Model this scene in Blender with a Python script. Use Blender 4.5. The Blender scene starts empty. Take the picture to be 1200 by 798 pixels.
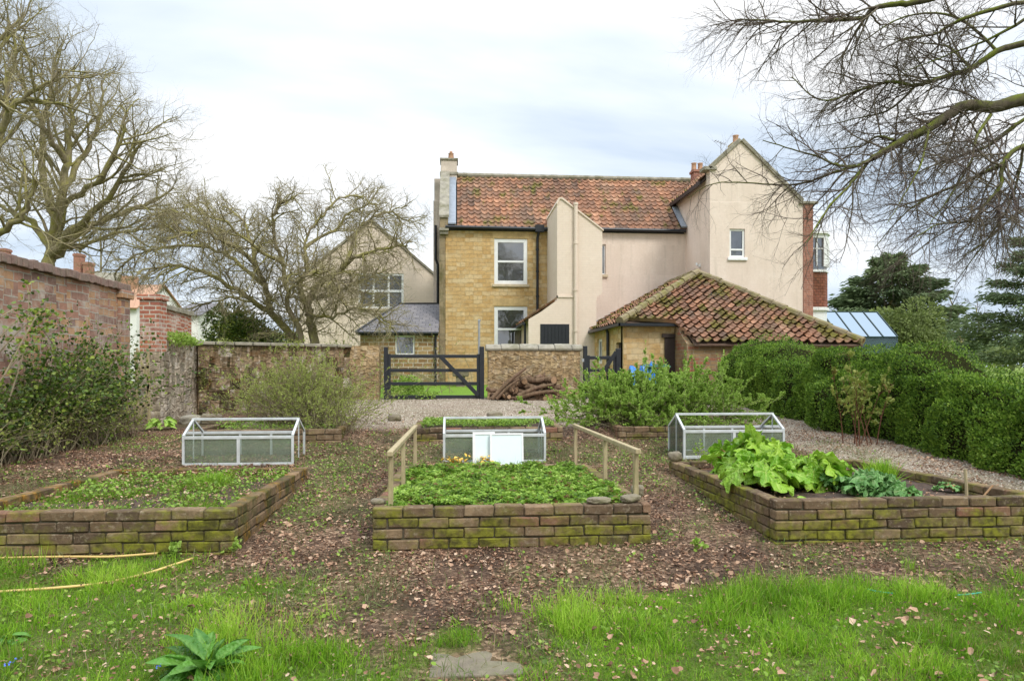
import bpy, math, random
import numpy as np
from math import radians, sin, cos, pi, sqrt, atan, floor
from mathutils import Vector, Matrix

SC = bpy.context.scene
COL = SC.collection
# ------------------------------------------------------------------ camera
EYE = 1.45
FPX, HPY, AYAW = 820.0, 430.0, math.atan(65/820)
cam_d = bpy.data.cameras.new('camera'); cam = bpy.data.objects.new('camera', cam_d); COL.objects.link(cam)
cam.location = (0, 0, EYE); cam.rotation_euler = (radians(90), 0, -AYAW)
cam_d.sensor_width = 36; cam_d.lens = FPX/1200*36; cam_d.shift_y = 31/1200
cam_d.clip_start = 0.05; cam_d.clip_end = 3000
SC.camera = cam
# ------------------------------------------------------------------ view, world, sun
vs = SC.view_settings
vs.view_transform = 'Standard'; vs.look = 'None'; vs.gamma = 1; vs.use_curve_mapping = False; vs.exposure = 0.67
SUN_EL, SUN_AZ = radians(50), radians(148)      # azimuth clockwise from +Y
W = bpy.data.worlds.new('World'); SC.world = W; W.use_nodes = True
wt = W.node_tree; wt.nodes.clear()
def wn(t, **k):
    n = wt.nodes.new(t)
    for a, b in k.items(): setattr(n, a, b)
    return n
wo = wn('ShaderNodeOutputWorld'); wb = wn('ShaderNodeBackground'); wb.inputs[1].default_value = 0.1
sk = wn('ShaderNodeTexSky', sky_type='NISHITA', sun_disc=False)
sk.sun_elevation = SUN_EL; sk.sun_rotation = SUN_AZ; sk.dust_density = 3; sk.air_density = 1
tc = wn('ShaderNodeTexCoord'); sp = wn('ShaderNodeSeparateXYZ'); wt.links.new(tc.outputs['Generated'], sp.inputs[0])
def wm(op, a, b=None):
    n = wn('ShaderNodeMath', operation=op)
    for i, v in enumerate((a, b)):
        if v is None: continue
        if isinstance(v, (int, float)): n.inputs[i].default_value = v
        else: wt.links.new(v, n.inputs[i])
    return n.outputs[0]
zz = wm('ADD', wm('MAXIMUM', sp.outputs[2], 0.0), 0.22)
cx_ = wn('ShaderNodeCombineXYZ')
wt.links.new(wm('DIVIDE', sp.outputs[0], zz), cx_.inputs[0]); wt.links.new(wm('DIVIDE', sp.outputs[1], zz), cx_.inputs[1])
mp = wn('ShaderNodeMapping'); mp.inputs['Location'].default_value = (2.3, 0.7, 0); mp.inputs['Scale'].default_value = (0.55, 1.0, 1); mp.inputs['Rotation'].default_value = (0, 0, 0.25)
wt.links.new(cx_.outputs[0], mp.inputs[0])
nz = wn('ShaderNodeTexNoise'); nz.inputs['Scale'].default_value = 0.9; nz.inputs['Detail'].default_value = 6; nz.inputs['Roughness'].default_value = 0.5; nz.inputs['Distortion'].default_value = 0.4
wt.links.new(mp.outputs[0], nz.inputs['Vector'])
rp = wn('ShaderNodeValToRGB')
rp.color_ramp.elements[0].position = 0.40; rp.color_ramp.elements[0].color = (0.49, 0.575, 0.685, 1)
rp.color_ramp.elements[1].position = 0.585; rp.color_ramp.elements[1].color = (0.84, 0.845, 0.85, 1)
e = rp.color_ramp.elements.new(0.49); e.color = (0.655, 0.72, 0.80, 1)
wt.links.new(nz.outputs['Fac'], rp.inputs[0])
sc_ = wn('ShaderNodeVectorMath', operation='SCALE'); sc_.inputs['Scale'].default_value = 9.2
wt.links.new(rp.outputs[0], sc_.inputs[0])
mx = wn('ShaderNodeMix', data_type='RGBA'); mx.inputs[0].default_value = 0.90
wt.links.new(sk.outputs[0], mx.inputs[6]); wt.links.new(sc_.outputs[0], mx.inputs[7])
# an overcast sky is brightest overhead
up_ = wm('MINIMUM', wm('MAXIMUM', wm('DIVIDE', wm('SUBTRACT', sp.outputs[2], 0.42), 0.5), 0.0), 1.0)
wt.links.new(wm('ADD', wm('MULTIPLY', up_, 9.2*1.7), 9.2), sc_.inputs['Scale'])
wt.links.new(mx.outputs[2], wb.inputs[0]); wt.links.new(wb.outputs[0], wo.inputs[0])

sun_d = bpy.data.lights.new('sun', 'SUN'); sun = bpy.data.objects.new('sun', sun_d); COL.objects.link(sun)
sun_d.energy = 1.5; sun_d.angle = radians(16); sun_d.color = (1, 0.965, 0.91)
sd = Vector((sin(SUN_AZ)*cos(SUN_EL), cos(SUN_AZ)*cos(SUN_EL), sin(SUN_EL)))
sun.rotation_euler = (-sd).to_track_quat('-Z', 'Y').to_euler(); sun.location = sd*60
SC.cycles.max_bounces = 6; SC.cycles.diffuse_bounces = 3; SC.cycles.transparent_max_bounces = 24
SC.cycles.caustics_reflective = False; SC.cycles.caustics_refractive = False

def R_(px, py):
    dx = px-600; dy = HPY-py
    return (FPX*sin(AYAW)+dx*cos(AYAW), FPX*cos(AYAW)-dx*sin(AYAW), dy)
def P(px, py, Y):
    """photo direction (1200x798) and a distance into the garden -> a real point"""
    a, b, c = R_(px, py)
    return Vector((a/b*Y, Y, EYE+c/b*Y))

# ------------------------------------------------------------------ numpy noise
def _h(ix, iy, s):
    v = np.sin(ix*127.1+iy*311.7+s*74.7)*43758.5453
    return v-np.floor(v)
def vnoise(x, y, s=0):
    x = np.asarray(x, float); y = np.asarray(y, float)
    ix = np.floor(x); iy = np.floor(y); fx = x-ix; fy = y-iy
    fx = fx*fx*(3-2*fx); fy = fy*fy*(3-2*fy)
    a = _h(ix, iy, s); b = _h(ix+1, iy, s); c = _h(ix, iy+1, s); d = _h(ix+1, iy+1, s)
    return (a*(1-fx)+b*fx)*(1-fy)+(c*(1-fx)+d*fx)*fy
def fbm(x, y, s=0, o=4):
    r = 0; a = 0.5; t = 0
    for i in range(o):
        r = r+a*vnoise(x*2**i, y*2**i, s+i*7); t += a; a *= .5
    return r/t
def n3(p, f, s=0):
    """cheap 3D noise, about -1..1"""
    r = np.random.RandomState(int(s)+5); v = 0
    for i in range(5):
        d = r.normal(size=3); d /= np.linalg.norm(d)
        v = v+np.sin(p@(d*f*(1+.35*i))+r.uniform(0, 6.28))
    return v/3.0
def sst(a, b, x):
    t = np.clip((np.asarray(x, float)-a)/(b-a), 0, 1); return t*t*(3-2*t)

# ------------------------------------------------------------------ tags and things
WOFF = {}
def tag(o, label=None, cat=None, group=None, kind=None):
    if label: o['label'] = label
    if cat: o['category'] = cat
    if group: o['group'] = group
    if kind: o['kind'] = kind
    return o
def thing(name, loc, label, cat, group=None):
    o = bpy.data.objects.new(name, None); COL.objects.link(o); o.empty_display_size = .2
    o.location = loc; WOFF[o] = Vector(loc); return tag(o, label, cat, group)
def copy_tree(o, loc=None, rz=None, parent=None, label=None):
    c = o.copy(); COL.objects.link(c)
    if parent: c.parent = parent
    if loc is not None: c.location = loc
    if rz is not None: c.rotation_euler = (0, 0, rz)
    if label: c['label'] = label
    for ch in list(o.children): copy_tree(ch, parent=c)
    return c

def finish(name, me, mats, parent, origin, matidx=None, smooth=False, uv=True, bevel=0):
    if not isinstance(mats, (list, tuple)): mats = [mats]
    for m in mats: me.materials.append(m)
    n = len(me.polygons)
    if matidx is not None: me.polygons.foreach_set('material_index', np.asarray(matidx, np.int32))
    me.polygons.foreach_set('use_smooth', np.full(n, bool(smooth)))
    if uv and n:
        nl = len(me.loops); vi = np.empty(nl, np.int32); me.loops.foreach_get('vertex_index', vi)
        co = np.empty(len(me.vertices)*3); me.vertices.foreach_get('co', co); co = co.reshape(-1, 3)
        no = np.empty(n*3); me.polygons.foreach_get('normal', no); no = no.reshape(-1, 3)
        lt = np.empty(n, np.int32); me.polygons.foreach_get('loop_total', lt)
        N = np.repeat(no, lt, 0); Pn = co[vi]
        T = np.stack([-N[:, 1], N[:, 0], 0*N[:, 0]], 1); L = np.linalg.norm(T, axis=1); flat = L < .25
        T = T/np.maximum(L, 1e-6)[:, None]; T[flat] = (1, 0, 0)
        B = np.cross(N, T); B[flat] = (0, 1, 0)
        U = np.stack([(Pn*T).sum(1), (Pn*B).sum(1)], 1)
        lay = me.uv_layers.new(name='UVMap'); lay.data.foreach_set('uv', U.ravel())
    off = Vector((0, 0, 0)); o = bpy.data.objects.new(name, me); COL.objects.link(o)
    if parent is not None:
        o.parent = parent; base = WOFF[parent]; WOFF[o] = base
    else:
        base = Vector(origin) if origin is not None else Vector((0, 0, 0)); o.location = base; WOFF[o] = base
    if base.length > 0: me.transform(Matrix.Translation(-base))
    if bevel:
        b = o.modifiers.new('bevel', 'BEVEL'); b.width = bevel; b.segments = 2; b.limit_method = 'ANGLE'; b.angle_limit = radians(40)
    return o

def mk(name, V, F, mats, parent=None, origin=None, var=None, smooth=False, uv=False, matidx=None):
    """mesh object from numpy: V (n,3), F list of (m,k) index arrays"""
    V = np.asarray(V, float); F = [np.asarray(f, np.int64) for f in F if len(f)]
    me = bpy.data.meshes.new(name)
    tot = sum(len(f) for f in F); nl = sum(f.size for f in F)
    me.vertices.add(len(V)); me.loops.add(nl); me.polygons.add(tot)
    me.vertices.foreach_set('co', V.ravel())
    me.loops.foreach_set('vertex_index', np.concatenate([f.ravel() for f in F]).astype(np.int32))
    lt = np.concatenate([np.full(len(f), f.shape[1]) for f in F]); ls = np.concatenate([[0], np.cumsum(lt)[:-1]])
    me.polygons.foreach_set('loop_start', ls.astype(np.int32))
    me.polygons.foreach_set('loop_total', lt.astype(np.int32))
    me.update(calc_edges=True)
    if var is not None:
        if not isinstance(var, dict): var = {'var': var}
        for k, a in var.items():
            at = me.attributes.new(k, 'FLOAT', 'POINT'); at.data.foreach_set('value', np.asarray(a, np.float32))
    return finish(name, me, mats, parent, origin, matidx, smooth, uv)

class MB:
    def __init__(s): s.v = []; s.f = []; s.mi = []; s.cur = 0
    def poly(s, pts):
        b = len(s.v); s.v += [tuple(p) for p in pts]; s.f.append(tuple(range(b, b+len(pts)))); s.mi.append(s.cur)
    def hexa(s, c):
        """8 corners: bottom 0-3 counter-clockwise, top 4-7"""
        b = len(s.v); s.v += [tuple(p) for p in c]
        for q in ((3, 2, 1, 0), (4, 5, 6, 7), (0, 1, 5, 4), (1, 2, 6, 5), (2, 3, 7, 6), (3, 0, 4, 7)):
            s.f.append(tuple(b+i for i in q)); s.mi.append(s.cur)
    def box(s, x0, x1, y0, y1, z0, z1):
        s.hexa([(x0, y0, z0), (x1, y0, z0), (x1, y1, z0), (x0, y1, z0), (x0, y0, z1), (x1, y0, z1), (x1, y1, z1), (x0, y1, z1)])
    def obox(s, c, M, hx, hy, hz):
        c = Vector(c)
        s.hexa([c+M@Vector((a*hx, b*hy, d*hz)) for d in (-1, 1) for a, b in ((-1, -1), (1, -1), (1, 1), (-1, 1))])
    def bar(s, a, b, w, h, up=(0, 0, 1)):
        a = Vector(a); b = Vector(b); d = (b-a); L = d.length; d.normalize(); u = Vector(up)
        x = d.cross(u).normalized(); u = x.cross(d).normalized()
        M = Matrix((x, d, u)).transposed(); s.obox((a+b)/2, M, w/2, L/2, h/2)
    def prism(s, pts, ax, a, b):
        """pts: 2D outline; ax 'y': (x,z) pulled from y=a to y=b; 'x': (y,z); 'z': (x,y)"""
        def q(p, t): return {'y': (p[0], t, p[1]), 'x': (t, p[0], p[1]), 'z': (p[0], p[1], t)}[ax]
        A = [q(p, a) for p in pts]; B = [q(p, b) for p in pts]; n = len(pts)
        s.poly(A); s.poly(B[::-1])
        for i in range(n): s.poly([A[i], B[i], B[(i+1) % n], A[(i+1) % n]])
    def tube(s, pts, rad, sides=8, cap=True):
        pts = [Vector(p) for p in pts]; n = len(pts)
        if not isinstance(rad, (list, tuple)): rad = [rad]*n
        ov = pts[-1]-pts[0]; ref = Vector((0, 0, 1)) if abs(ov.normalized().z) < .8 else Vector((1, 0, 0))
        b = len(s.v)
        for i in range(n):
            t = (pts[min(i+1, n-1)]-pts[max(i-1, 0)]).normalized(); x = t.cross(ref).normalized(); y = x.cross(t)
            for k in range(sides):
                a = 2*pi*k/sides; s.v.append(tuple(pts[i]+(x*cos(a)+y*sin(a))*rad[i]))
        for i in range(n-1):
            for k in range(sides):
                k2 = (k+1) % sides; s.f.append((b+i*sides+k, b+(i+1)*sides+k, b+(i+1)*sides+k2, b+i*sides+k2)); s.mi.append(s.cur)
        if cap:
            s.f.append(tuple(b+k for k in range(sides))); s.mi.append(s.cur)
            s.f.append(tuple(b+(n-1)*sides+k for k in range(sides-1, -1, -1))); s.mi.append(s.cur)
    def build(s, name, mats, parent=None, origin=None, bevel=0, smooth=False):
        me = bpy.data.meshes.new(name); me.from_pydata(s.v, [], s.f); me.update()
        import bmesh
        bm = bmesh.new(); bm.from_mesh(me)
        bmesh.ops.remove_doubles(bm, verts=bm.verts, dist=1e-5) if bevel else None
        bmesh.ops.recalc_face_normals(bm, faces=bm.faces); bm.to_mesh(me); bm.free()
        mi = s.mi if len(me.polygons) == len(s.mi) else None
        o = finish(name, me, mats, parent, origin, mi, smooth, True, bevel)
        return o

# ------------------------------------------------------------------ instancing of small templates into one mesh
def rot_from(d, roll):
    """matrices whose Y axis is d (n,3), rolled"""
    d = d/np.maximum(np.linalg.norm(d, axis=1), 1e-9)[:, None]
    ref = np.where(np.abs(d[:, 2:3]) > .9, np.array([[1., 0, 0]]), np.array([[0, 0, 1.]]))
    x = np.cross(d, ref); x /= np.linalg.norm(x, axis=1)[:, None]; z = np.cross(x, d)
    c = np.cos(roll)[:, None]; s = np.sin(roll)[:, None]
    X = x*c+z*s; Z = -x*s+z*c
    return np.stack([X, d, Z], 2)
def inst(T, faces, pos, R, S, var):
    T = np.asarray(T, float); n = len(pos); k = len(T)
    S = np.asarray(S, float)
    if S.ndim == 1: S = S[:, None]*np.ones((1, 3))
    V = np.einsum('nij,nkj->nki', R, T[None]*S[:, None, :])+pos[:, None, :]
    F = [(np.asarray(f)[None]+(np.arange(n)*k)[:, None, None]).reshape(-1, len(f[0])) for f in faces]
    return V.reshape(-1, 3), F, np.repeat(var, k)
def merge(parts):
    Vs = []; Fd = {}; va = []; b = 0
    for V, F, a in parts:
        Vs.append(V); va.append(a)
        for f in F: Fd.setdefault(f.shape[1], []).append(f+b)
        b += len(V)
    return np.concatenate(Vs), [np.concatenate(x) for x in Fd.values()], np.concatenate(va)
LEAF = (np.array([(0, 0, 0), (-.32, .45, .10), (0, 1, -.06), (.32, .45, .10)]), [[(0, 3, 2, 1)]])
LEAFW = (np.array([(0, 0, 0), (-.40, .30, .10), (-.30, .75, .05), (0, 1, -.12), (.30, .75, .05), (.40, .30, .10), (0, .5, 0)]),
         [[(0, 6, 2, 1), (6, 0, 5, 4)], [(6, 3, 2), (6, 4, 3)]])
_t = []; _f = []
for a_ in (-1.15, 0, 1.15):
    b_ = len(_t); c_, s_ = cos(a_), sin(a_)
    for p_ in ((0, .12, 0), (-.30, .55, .10), (0, 1, -.05), (.30, .55, .10)): _t.append((p_[0]*c_+p_[1]*s_, -p_[0]*s_+p_[1]*c_, p_[2]))
    _f.append((b_, b_+3, b_+2, b_+1))
TRI = (np.array(_t), [_f])
BLADE = (np.array([(-.5, 0, 0), (.5, 0, 0), (-.42, .5, .05), (.42, .5, .05), (-.25, .82, .22), (.25, .82, .22), (0, 1, .45)]),
         [[(0, 1, 3, 2), (2, 3, 5, 4)], [(4, 5, 6)]])
CHIP = (np.array([(-.5, -.3, .06), (0, -.5, 0), (.45, -.25, .1), (.5, .2, .05), (.05, .5, .0), (-.45, .3, .12), (0, 0, -.03)]),
        [[(0, 1, 6, 5), (1, 2, 3, 6), (6, 3, 4, 5)]])
_s = []
for d_ in ((1, 0, 0), (-1, 0, 0), (0, 1, 0), (0, -1, 0), (0, 0, 1), (0, 0, -1)): _s.append(d_)
PEB = (np.array(_s)*.5, [[(0, 2, 4), (2, 1, 4), (1, 3, 4), (3, 0, 4), (2, 0, 5), (1, 2, 5), (3, 1, 5), (0, 3, 5)]])

def tubes(items, sides, var=0.0):
    """items: list of (pts list, radii list) -> V,F,var"""
    g = {}
    for p, r in items: g.setdefault(len(p), []).append((p, r))
    parts = []
    for n, L in g.items():
        Pn = np.array([[tuple(q) for q in p] for p, r in L], float); Rn = np.array([r for p, r in L], float); m = len(L)
        T = np.empty_like(Pn); T[:, 1:-1] = Pn[:, 2:]-Pn[:, :-2]; T[:, 0] = Pn[:, 1]-Pn[:, 0]; T[:, -1] = Pn[:, -1]-Pn[:, -2]
        T /= np.maximum(np.linalg.norm(T, axis=2), 1e-9)[..., None]
        ov = Pn[:, -1]-Pn[:, 0]; ov /= np.maximum(np.linalg.norm(ov, axis=1), 1e-9)[:, None]
        ref = np.where(np.abs(ov[:, 2:3]) > .75, np.array([[1., 0, 0]]), np.array([[0, 0, 1.]]))[:, None, :]
        X = np.cross(T, ref); X /= np.maximum(np.linalg.norm(X, axis=2), 1e-6)[..., None]; Y = np.cross(X, T)
        a = np.arange(sides)*2*pi/sides
        V = Pn[:, :, None, :]+Rn[:, :, None, None]*(X[:, :, None, :]*np.cos(a)[None, None, :, None]+Y[:, :, None, :]*np.sin(a)[None, None, :, None])
        k = np.arange(sides); k2 = (k+1) % sides; i = np.arange(n-1)[:, None]
        q = np.stack([i*sides+k, i*sides+k2, (i+1)*sides+k2, (i+1)*sides+k], -1).reshape(-1, 4)
        F = (q[None]+(np.arange(m)*n*sides)[:, None, None]).reshape(-1, 4)
        parts.append((V.reshape(-1, 3), [F], np.full(m*n*sides, var)))
    return merge(parts)

def norm(v): return v/np.maximum(np.linalg.norm(v, axis=-1, keepdims=True), 1e-9)

# ------------------------------------------------------------------ branches
def grow(rng, p, d, L, r, lvl, C, out):
    n = C['seg'][lvl]; pts = [p.copy()]; q = p.copy(); dr = d.normalized(); w = C['wob'][lvl]; tr = C['trop'][lvl]; dirs = [dr.copy()]
    for i in range(n):
        dr = dr+Vector((rng.gauss(0, w), rng.gauss(0, w), rng.gauss(0, w)))+Vector((0, 0, tr)); dr.normalize()
        q = q+dr*(L/n); pts.append(q.copy()); dirs.append(dr.copy())
    r1 = r*C['taper'][lvl]
    rad = [r+(r1-r)*i/n for i in range(n+1)]
    out[lvl].append((pts, rad)); spawn(rng, pts, rad, dirs, L, lvl, C, out)
def spawn(rng, pts, rad, dirs, L, lvl, C, out, t0=None):
    if lvl+1 >= len(C['seg']): return
    n = len(pts)-1; k = C['kids'][lvl]; k = int(k*L+rng.random()) if C.get('perm') else k
    t0 = C['t0'][lvl] if t0 is None else t0
    for c in range(k):
        t = t0+(1-t0)*((c+rng.random())/k); x = t*n; i = min(int(x), n-1); f = x-i
        q = pts[i].lerp(pts[i+1], f); dr = dirs[i]; rr = rad[i]+(rad[i+1]-rad[i])*f
        ax = dr.cross(Vector((rng.gauss(0, 1), rng.gauss(0, 1), rng.gauss(0, 1)))).normalized()
        ang = radians(C['ang'][lvl]*rng.uniform(.6, 1.3)); cd = (Matrix.Rotation(ang, 3, ax)@dr)
        cl = C['len'][lvl]*rng.uniform(.55, 1.15)*(1-.45*(t-t0)/(1-t0+1e-6))
        if not C.get('abs'): cl *= L
        cr = min(rr*.75, C['rad'][lvl]*rng.uniform(.75, 1.2))
        grow(rng, q, cd, cl, cr, lvl+1, C, out)
def smoothline(pts, k=4):
    """Catmull-Rom through Vector points"""
    o = []; n = len(pts)
    for i in range(n-1):
        a = pts[max(i-1, 0)]; b = pts[i]; c = pts[i+1]; d = pts[min(i+2, n-1)]
        for j in range(k):
            t = j/k; o.append(.5*((2*b)+(c-a)*t+(2*a-5*b+4*c-d)*t*t+(3*b-a-3*c+d)*t**3))
    o.append(pts[-1].copy()); return o
# ------------------------------------------------------------------ materials
class MT:
    def __init__(s, name):
        s.m = bpy.data.materials.new(name); s.m.use_nodes = True; s.t = s.m.node_tree; s.t.nodes.clear()
        s.out = s.t.nodes.new('ShaderNodeOutputMaterial')
    def n(s, typ, ins=(), **kw):
        nd = s.t.nodes.new(typ)
        for k, v in kw.items(): setattr(nd, k, v)
        for k, v in dict(ins).items(): s.set(nd.inputs[k], v)
        return nd
    def set(s, sock, v):
        if isinstance(v, bpy.types.NodeSocket): s.t.links.new(v, sock)
        elif isinstance(v, (tuple, list)) and len(v) == 3 and sock.type == 'RGBA': sock.default_value = (*v, 1)
        else: sock.default_value = v
    def uv(s): return s.n('ShaderNodeTexCoord').outputs['UV']
    def ob(s): return s.n('ShaderNodeTexCoord').outputs['Object']
    def map(s, v, sc=(1, 1, 1), loc=(0, 0, 0), rot=(0, 0, 0)): return s.n('ShaderNodeMapping', {0: v, 'Scale': sc, 'Location': loc, 'Rotation': rot}).outputs[0]
    def noise(s, v, sc, det=4, ro=.55, dist=0): return s.n('ShaderNodeTexNoise', {'Vector': v, 'Scale': sc, 'Detail': det, 'Roughness': ro, 'Distortion': dist}).outputs['Fac']
    def noisec(s, v, sc, det=2): return s.n('ShaderNodeTexNoise', {'Vector': v, 'Scale': sc, 'Detail': det}).outputs['Color']
    def vor(s, v, sc, feat='F1', out='Color', rnd=1.0): 
        return s.n('ShaderNodeTexVoronoi', {'Vector': v, 'Scale': sc, 'Randomness': rnd}, feature=feat).outputs[out]
    def ramp(s, f, stops, interp='LINEAR'):
        nd = s.n('ShaderNodeValToRGB', {0: f}); cr = nd.color_ramp; cr.interpolation = interp
        while len(cr.elements) > 1: cr.elements.remove(cr.elements[-1])
        for i, (p, c) in enumerate(stops):
            if not isinstance(c, (tuple, list)): c = (c, c, c)
            e = cr.elements[0] if i == 0 else cr.elements.new(p)
            e.position = p; e.color = (*c, 1)
        return nd.outputs[0]
    def mix(s, f, a, b, bl='MIX'):
        nd = s.n('ShaderNodeMix', data_type='RGBA', blend_type=bl); s.set(nd.inputs[0], f); s.set(nd.inputs[6], a); s.set(nd.inputs[7], b); return nd.outputs[2]
    def ma(s, op, a, b=0.0, c=False): return s.n('ShaderNodeMath', {0: a, 1: b}, operation=op, use_clamp=c).outputs[0]
    def attr(s, nm='var'): return s.n('ShaderNodeAttribute', attribute_name=nm).outputs['Fac']
    def bump(s, h, d=.01, st=1.0, nrm=None):
        i = {'Height': h, 'Distance': d, 'Strength': st}
        if nrm is not None: i['Normal'] = nrm
        return s.n('ShaderNodeBump', i).outputs[0]
    def warp(s, v, sc, amt):
        c = s.n('ShaderNodeVectorMath', {0: s.noisec(v, sc), 1: (.5, .5, .5)}, operation='SUBTRACT').outputs[0]
        c = s.n('ShaderNodeVectorMath', {0: c, 'Scale': amt}, operation='SCALE').outputs[0]
        return s.n('ShaderNodeVectorMath', {0: v, 1: c}, operation='ADD').outputs[0]
    def geo_z(s): return s.n('ShaderNodeSeparateXYZ', {0: s.n('ShaderNodeNewGeometry').outputs['Position']}).outputs[2]
    def nrm_z(s): return s.n('ShaderNodeSeparateXYZ', {0: s.n('ShaderNodeNewGeometry').outputs['Normal']}).outputs[2]
    def pos(s): return s.n('ShaderNodeNewGeometry').outputs['Position']
    def bsdf(s, col, rough=.8, nrm=None, metal=0, spec=.3, **kw):
        i = {'Base Color': col, 'Roughness': rough, 'Metallic': metal, 'Specular IOR Level': spec}
        if nrm is not None: i['Normal'] = nrm
        i.update(kw); b = s.n('ShaderNodeBsdfPrincipled', i); s.t.links.new(b.outputs[0], s.out.inputs[0]); return s.m
    def leafy(s, col, tr=.35, rough=.55, spec=.25):
        b = s.n('ShaderNodeBsdfPrincipled', {'Base Color': col, 'Roughness': rough, 'Specular IOR Level': spec})
        t = s.n('ShaderNodeBsdfTranslucent', {'Color': s.mix(.5, col, (.5, .6, .05), 'MULTIPLY') if False else col})
        m = s.n('ShaderNodeMixShader', {0: tr, 1: b.outputs[0], 2: t.outputs[0]}); s.t.links.new(m.outputs[0], s.out.inputs[0]); return s.m

def brickm(name, c1, c2, mort, bw, bh, ms=.010, warp=.02, bumpd=.008, stain=(.5, .5, .5), stain_amt=.35, pale=None, moss=0, smooth=.1, vary=None, white=0, soft=False):
    M = MT(name); uv = M.uv(); v = M.warp(uv, 6, warp) if warp else uv
    br = M.n('ShaderNodeTexBrick', {'Vector': v, 'Color1': (*c1, 1), 'Color2': (*c2, 1), 'Mortar': (*mort, 1), 'Scale': 1.0, 'Mortar Size': ms, 'Mortar Smooth': smooth, 'Bias': 0.0, 'Brick Width': bw, 'Row Height': bh})
    br.offset = .5
    col = br.outputs[0]
    if vary:
        wn_ = M.n('ShaderNodeTexWhiteNoise', {'Vector': M.n('ShaderNodeVectorMath', {0: v, 1: (bw, bh, 1)}, operation='SNAP').outputs[0]}, noise_dimensions='2D')
        msk = M.ma('MULTIPLY', M.ma('GREATER_THAN', wn_.outputs['Value'], .72), M.ma('SUBTRACT', 1.0, br.outputs['Fac']))
        col = M.mix(M.ma('MULTIPLY', msk, .8), col, vary)
    n1 = M.noise(uv, .8, 6, .6); n2 = M.noise(uv, 9, 6, .65)
    col = M.mix(M.ramp(n1, [(.35, 0), (.7, stain_amt)]), col, stain, 'MULTIPLY')
    col = M.mix(.12 if soft else .55, col, M.ramp(n2, [(.25, .55), (.75, 1.35)]), 'MULTIPLY')
    if pale: col = M.mix(M.ramp(M.noise(uv, 1.7, 7, .7), [(.50, 0), (.66, pale[3])]), col, pale[:3])
    if moss: col = M.mix(M.ramp(M.noise(M.map(uv, (1.3, .35, 1)), 2.2, 7, .65), [(.50, 0), (.64, moss)]), col, (.075, .072, .012))
    h = M.ma('ADD', M.ma('MULTIPLY', M.ma('SUBTRACT', 1.0, br.outputs['Fac']), 1.0), M.ma('MULTIPLY', n2, .9))
    return M.bsdf(col, .9, M.bump(h, bumpd, .9), spec=.2)

MATS = {}
MATS['sandstone'] = brickm('sandstone', (.62, .42, .19), (.53, .335, .135), (.50, .36, .185), .31, .150, .007, .085, .014, (.66, .60, .52), .5, pale=(.62, .49, .29, .7), vary=(.66, .50, .28))
MATS['pier_stone'] = brickm('pier_stone', (.36, .28, .17), (.30, .23, .14), (.33, .27, .18), .4, .24, .010, .04, .012, (.5, .48, .42), .6, moss=.6)
MATS['coursed'] = brickm('coursed', (.40, .25, .11), (.27, .165, .08), (.66, .58, .46), .34, .145, .014, .035, .014, (.6, .55, .5), .5, vary=(.48, .34, .17))
MATS['oldbrick'] = brickm('oldbrick', (.42, .225, .155), (.25, .155, .125), (.43, .375, .31), .33, .125, .010, .04, .02, (.6, .56, .52), .6, pale=(.47, .41, .34, .8), vary=(.47, .28, .15))
MATS['redbrick'] = brickm('redbrick', (.42, .19, .13), (.31, .14, .10), (.38, .28, .21), .225, .075, .006, .008, .006, (.6, .5, .5), .5)
MATS['pillarbrick'] = brickm('pillarbrick', (.47, .17, .09), (.34, .13, .09), (.55, .47, .38), .23, .082, .012, .015, .010, (.6, .55, .5), .5, pale=(.60, .54, .46, .6))
MATS['outbrick'] = brickm('outbrick', (.36, .24, .12), (.26, .16, .09), (.33, .26, .17), .30, .10, .010, .04, .016, (.5, .46, .42), .6, vary=(.34, .13, .08), moss=.5)
MATS['tilehung'] = brickm('tilehung', (.36, .13, .09), (.27, .095, .07), (.08, .03, .02), .16, .10, .006, .0, .012, (.4, .5, .3), .8, smooth=.4)
MATS['cream_brick'] = brickm('cream_brick', (.745, .625, .51), (.735, .61, .495), (.69, .57, .455), .225, .078, .006, .006, .0022, (.84, .80, .74), .5, smooth=.7, soft=True)
M = MT('cream_render'); u = M.uv(); 
br = M.n('ShaderNodeTexBrick', {'Vector': M.warp(u, 5, .008), 'Scale': 1.0, 'Mortar Size': .005, 'Mortar Smooth': .8, 'Brick Width': .225, 'Row Height': .078})
c = M.mix(M.ramp(M.noise(M.map(u, (1, .35, 1)), .9, 6, .62), [(.40, 0), (.75, .75)]), (.775, .645, .545), (.62, .50, .40))
c = M.mix(M.ramp(M.noise(M.map(u, (5, .35, 1)), 1.0, 7, .7), [(.52, 0), (.70, .55)]), c, (.50, .42, .33)); c = M.mix(M.ramp(M.noise(u, 2.5, 8, .75), [(.52, 0), (.60, .35)]), c, (.80, .69, .59)); c = M.mix(M.ramp(M.noise(u, 14, 4), [(.3, 0), (.8, .3)]), c, (.52, .42, .33))
M.bsdf(c, .85, M.bump(M.ma('ADD', M.ma('SUBTRACT', 1, br.outputs['Fac']), M.noise(u, 30, 3)), .003, .7), spec=.2); MATS['cream'] = M.m

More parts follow.
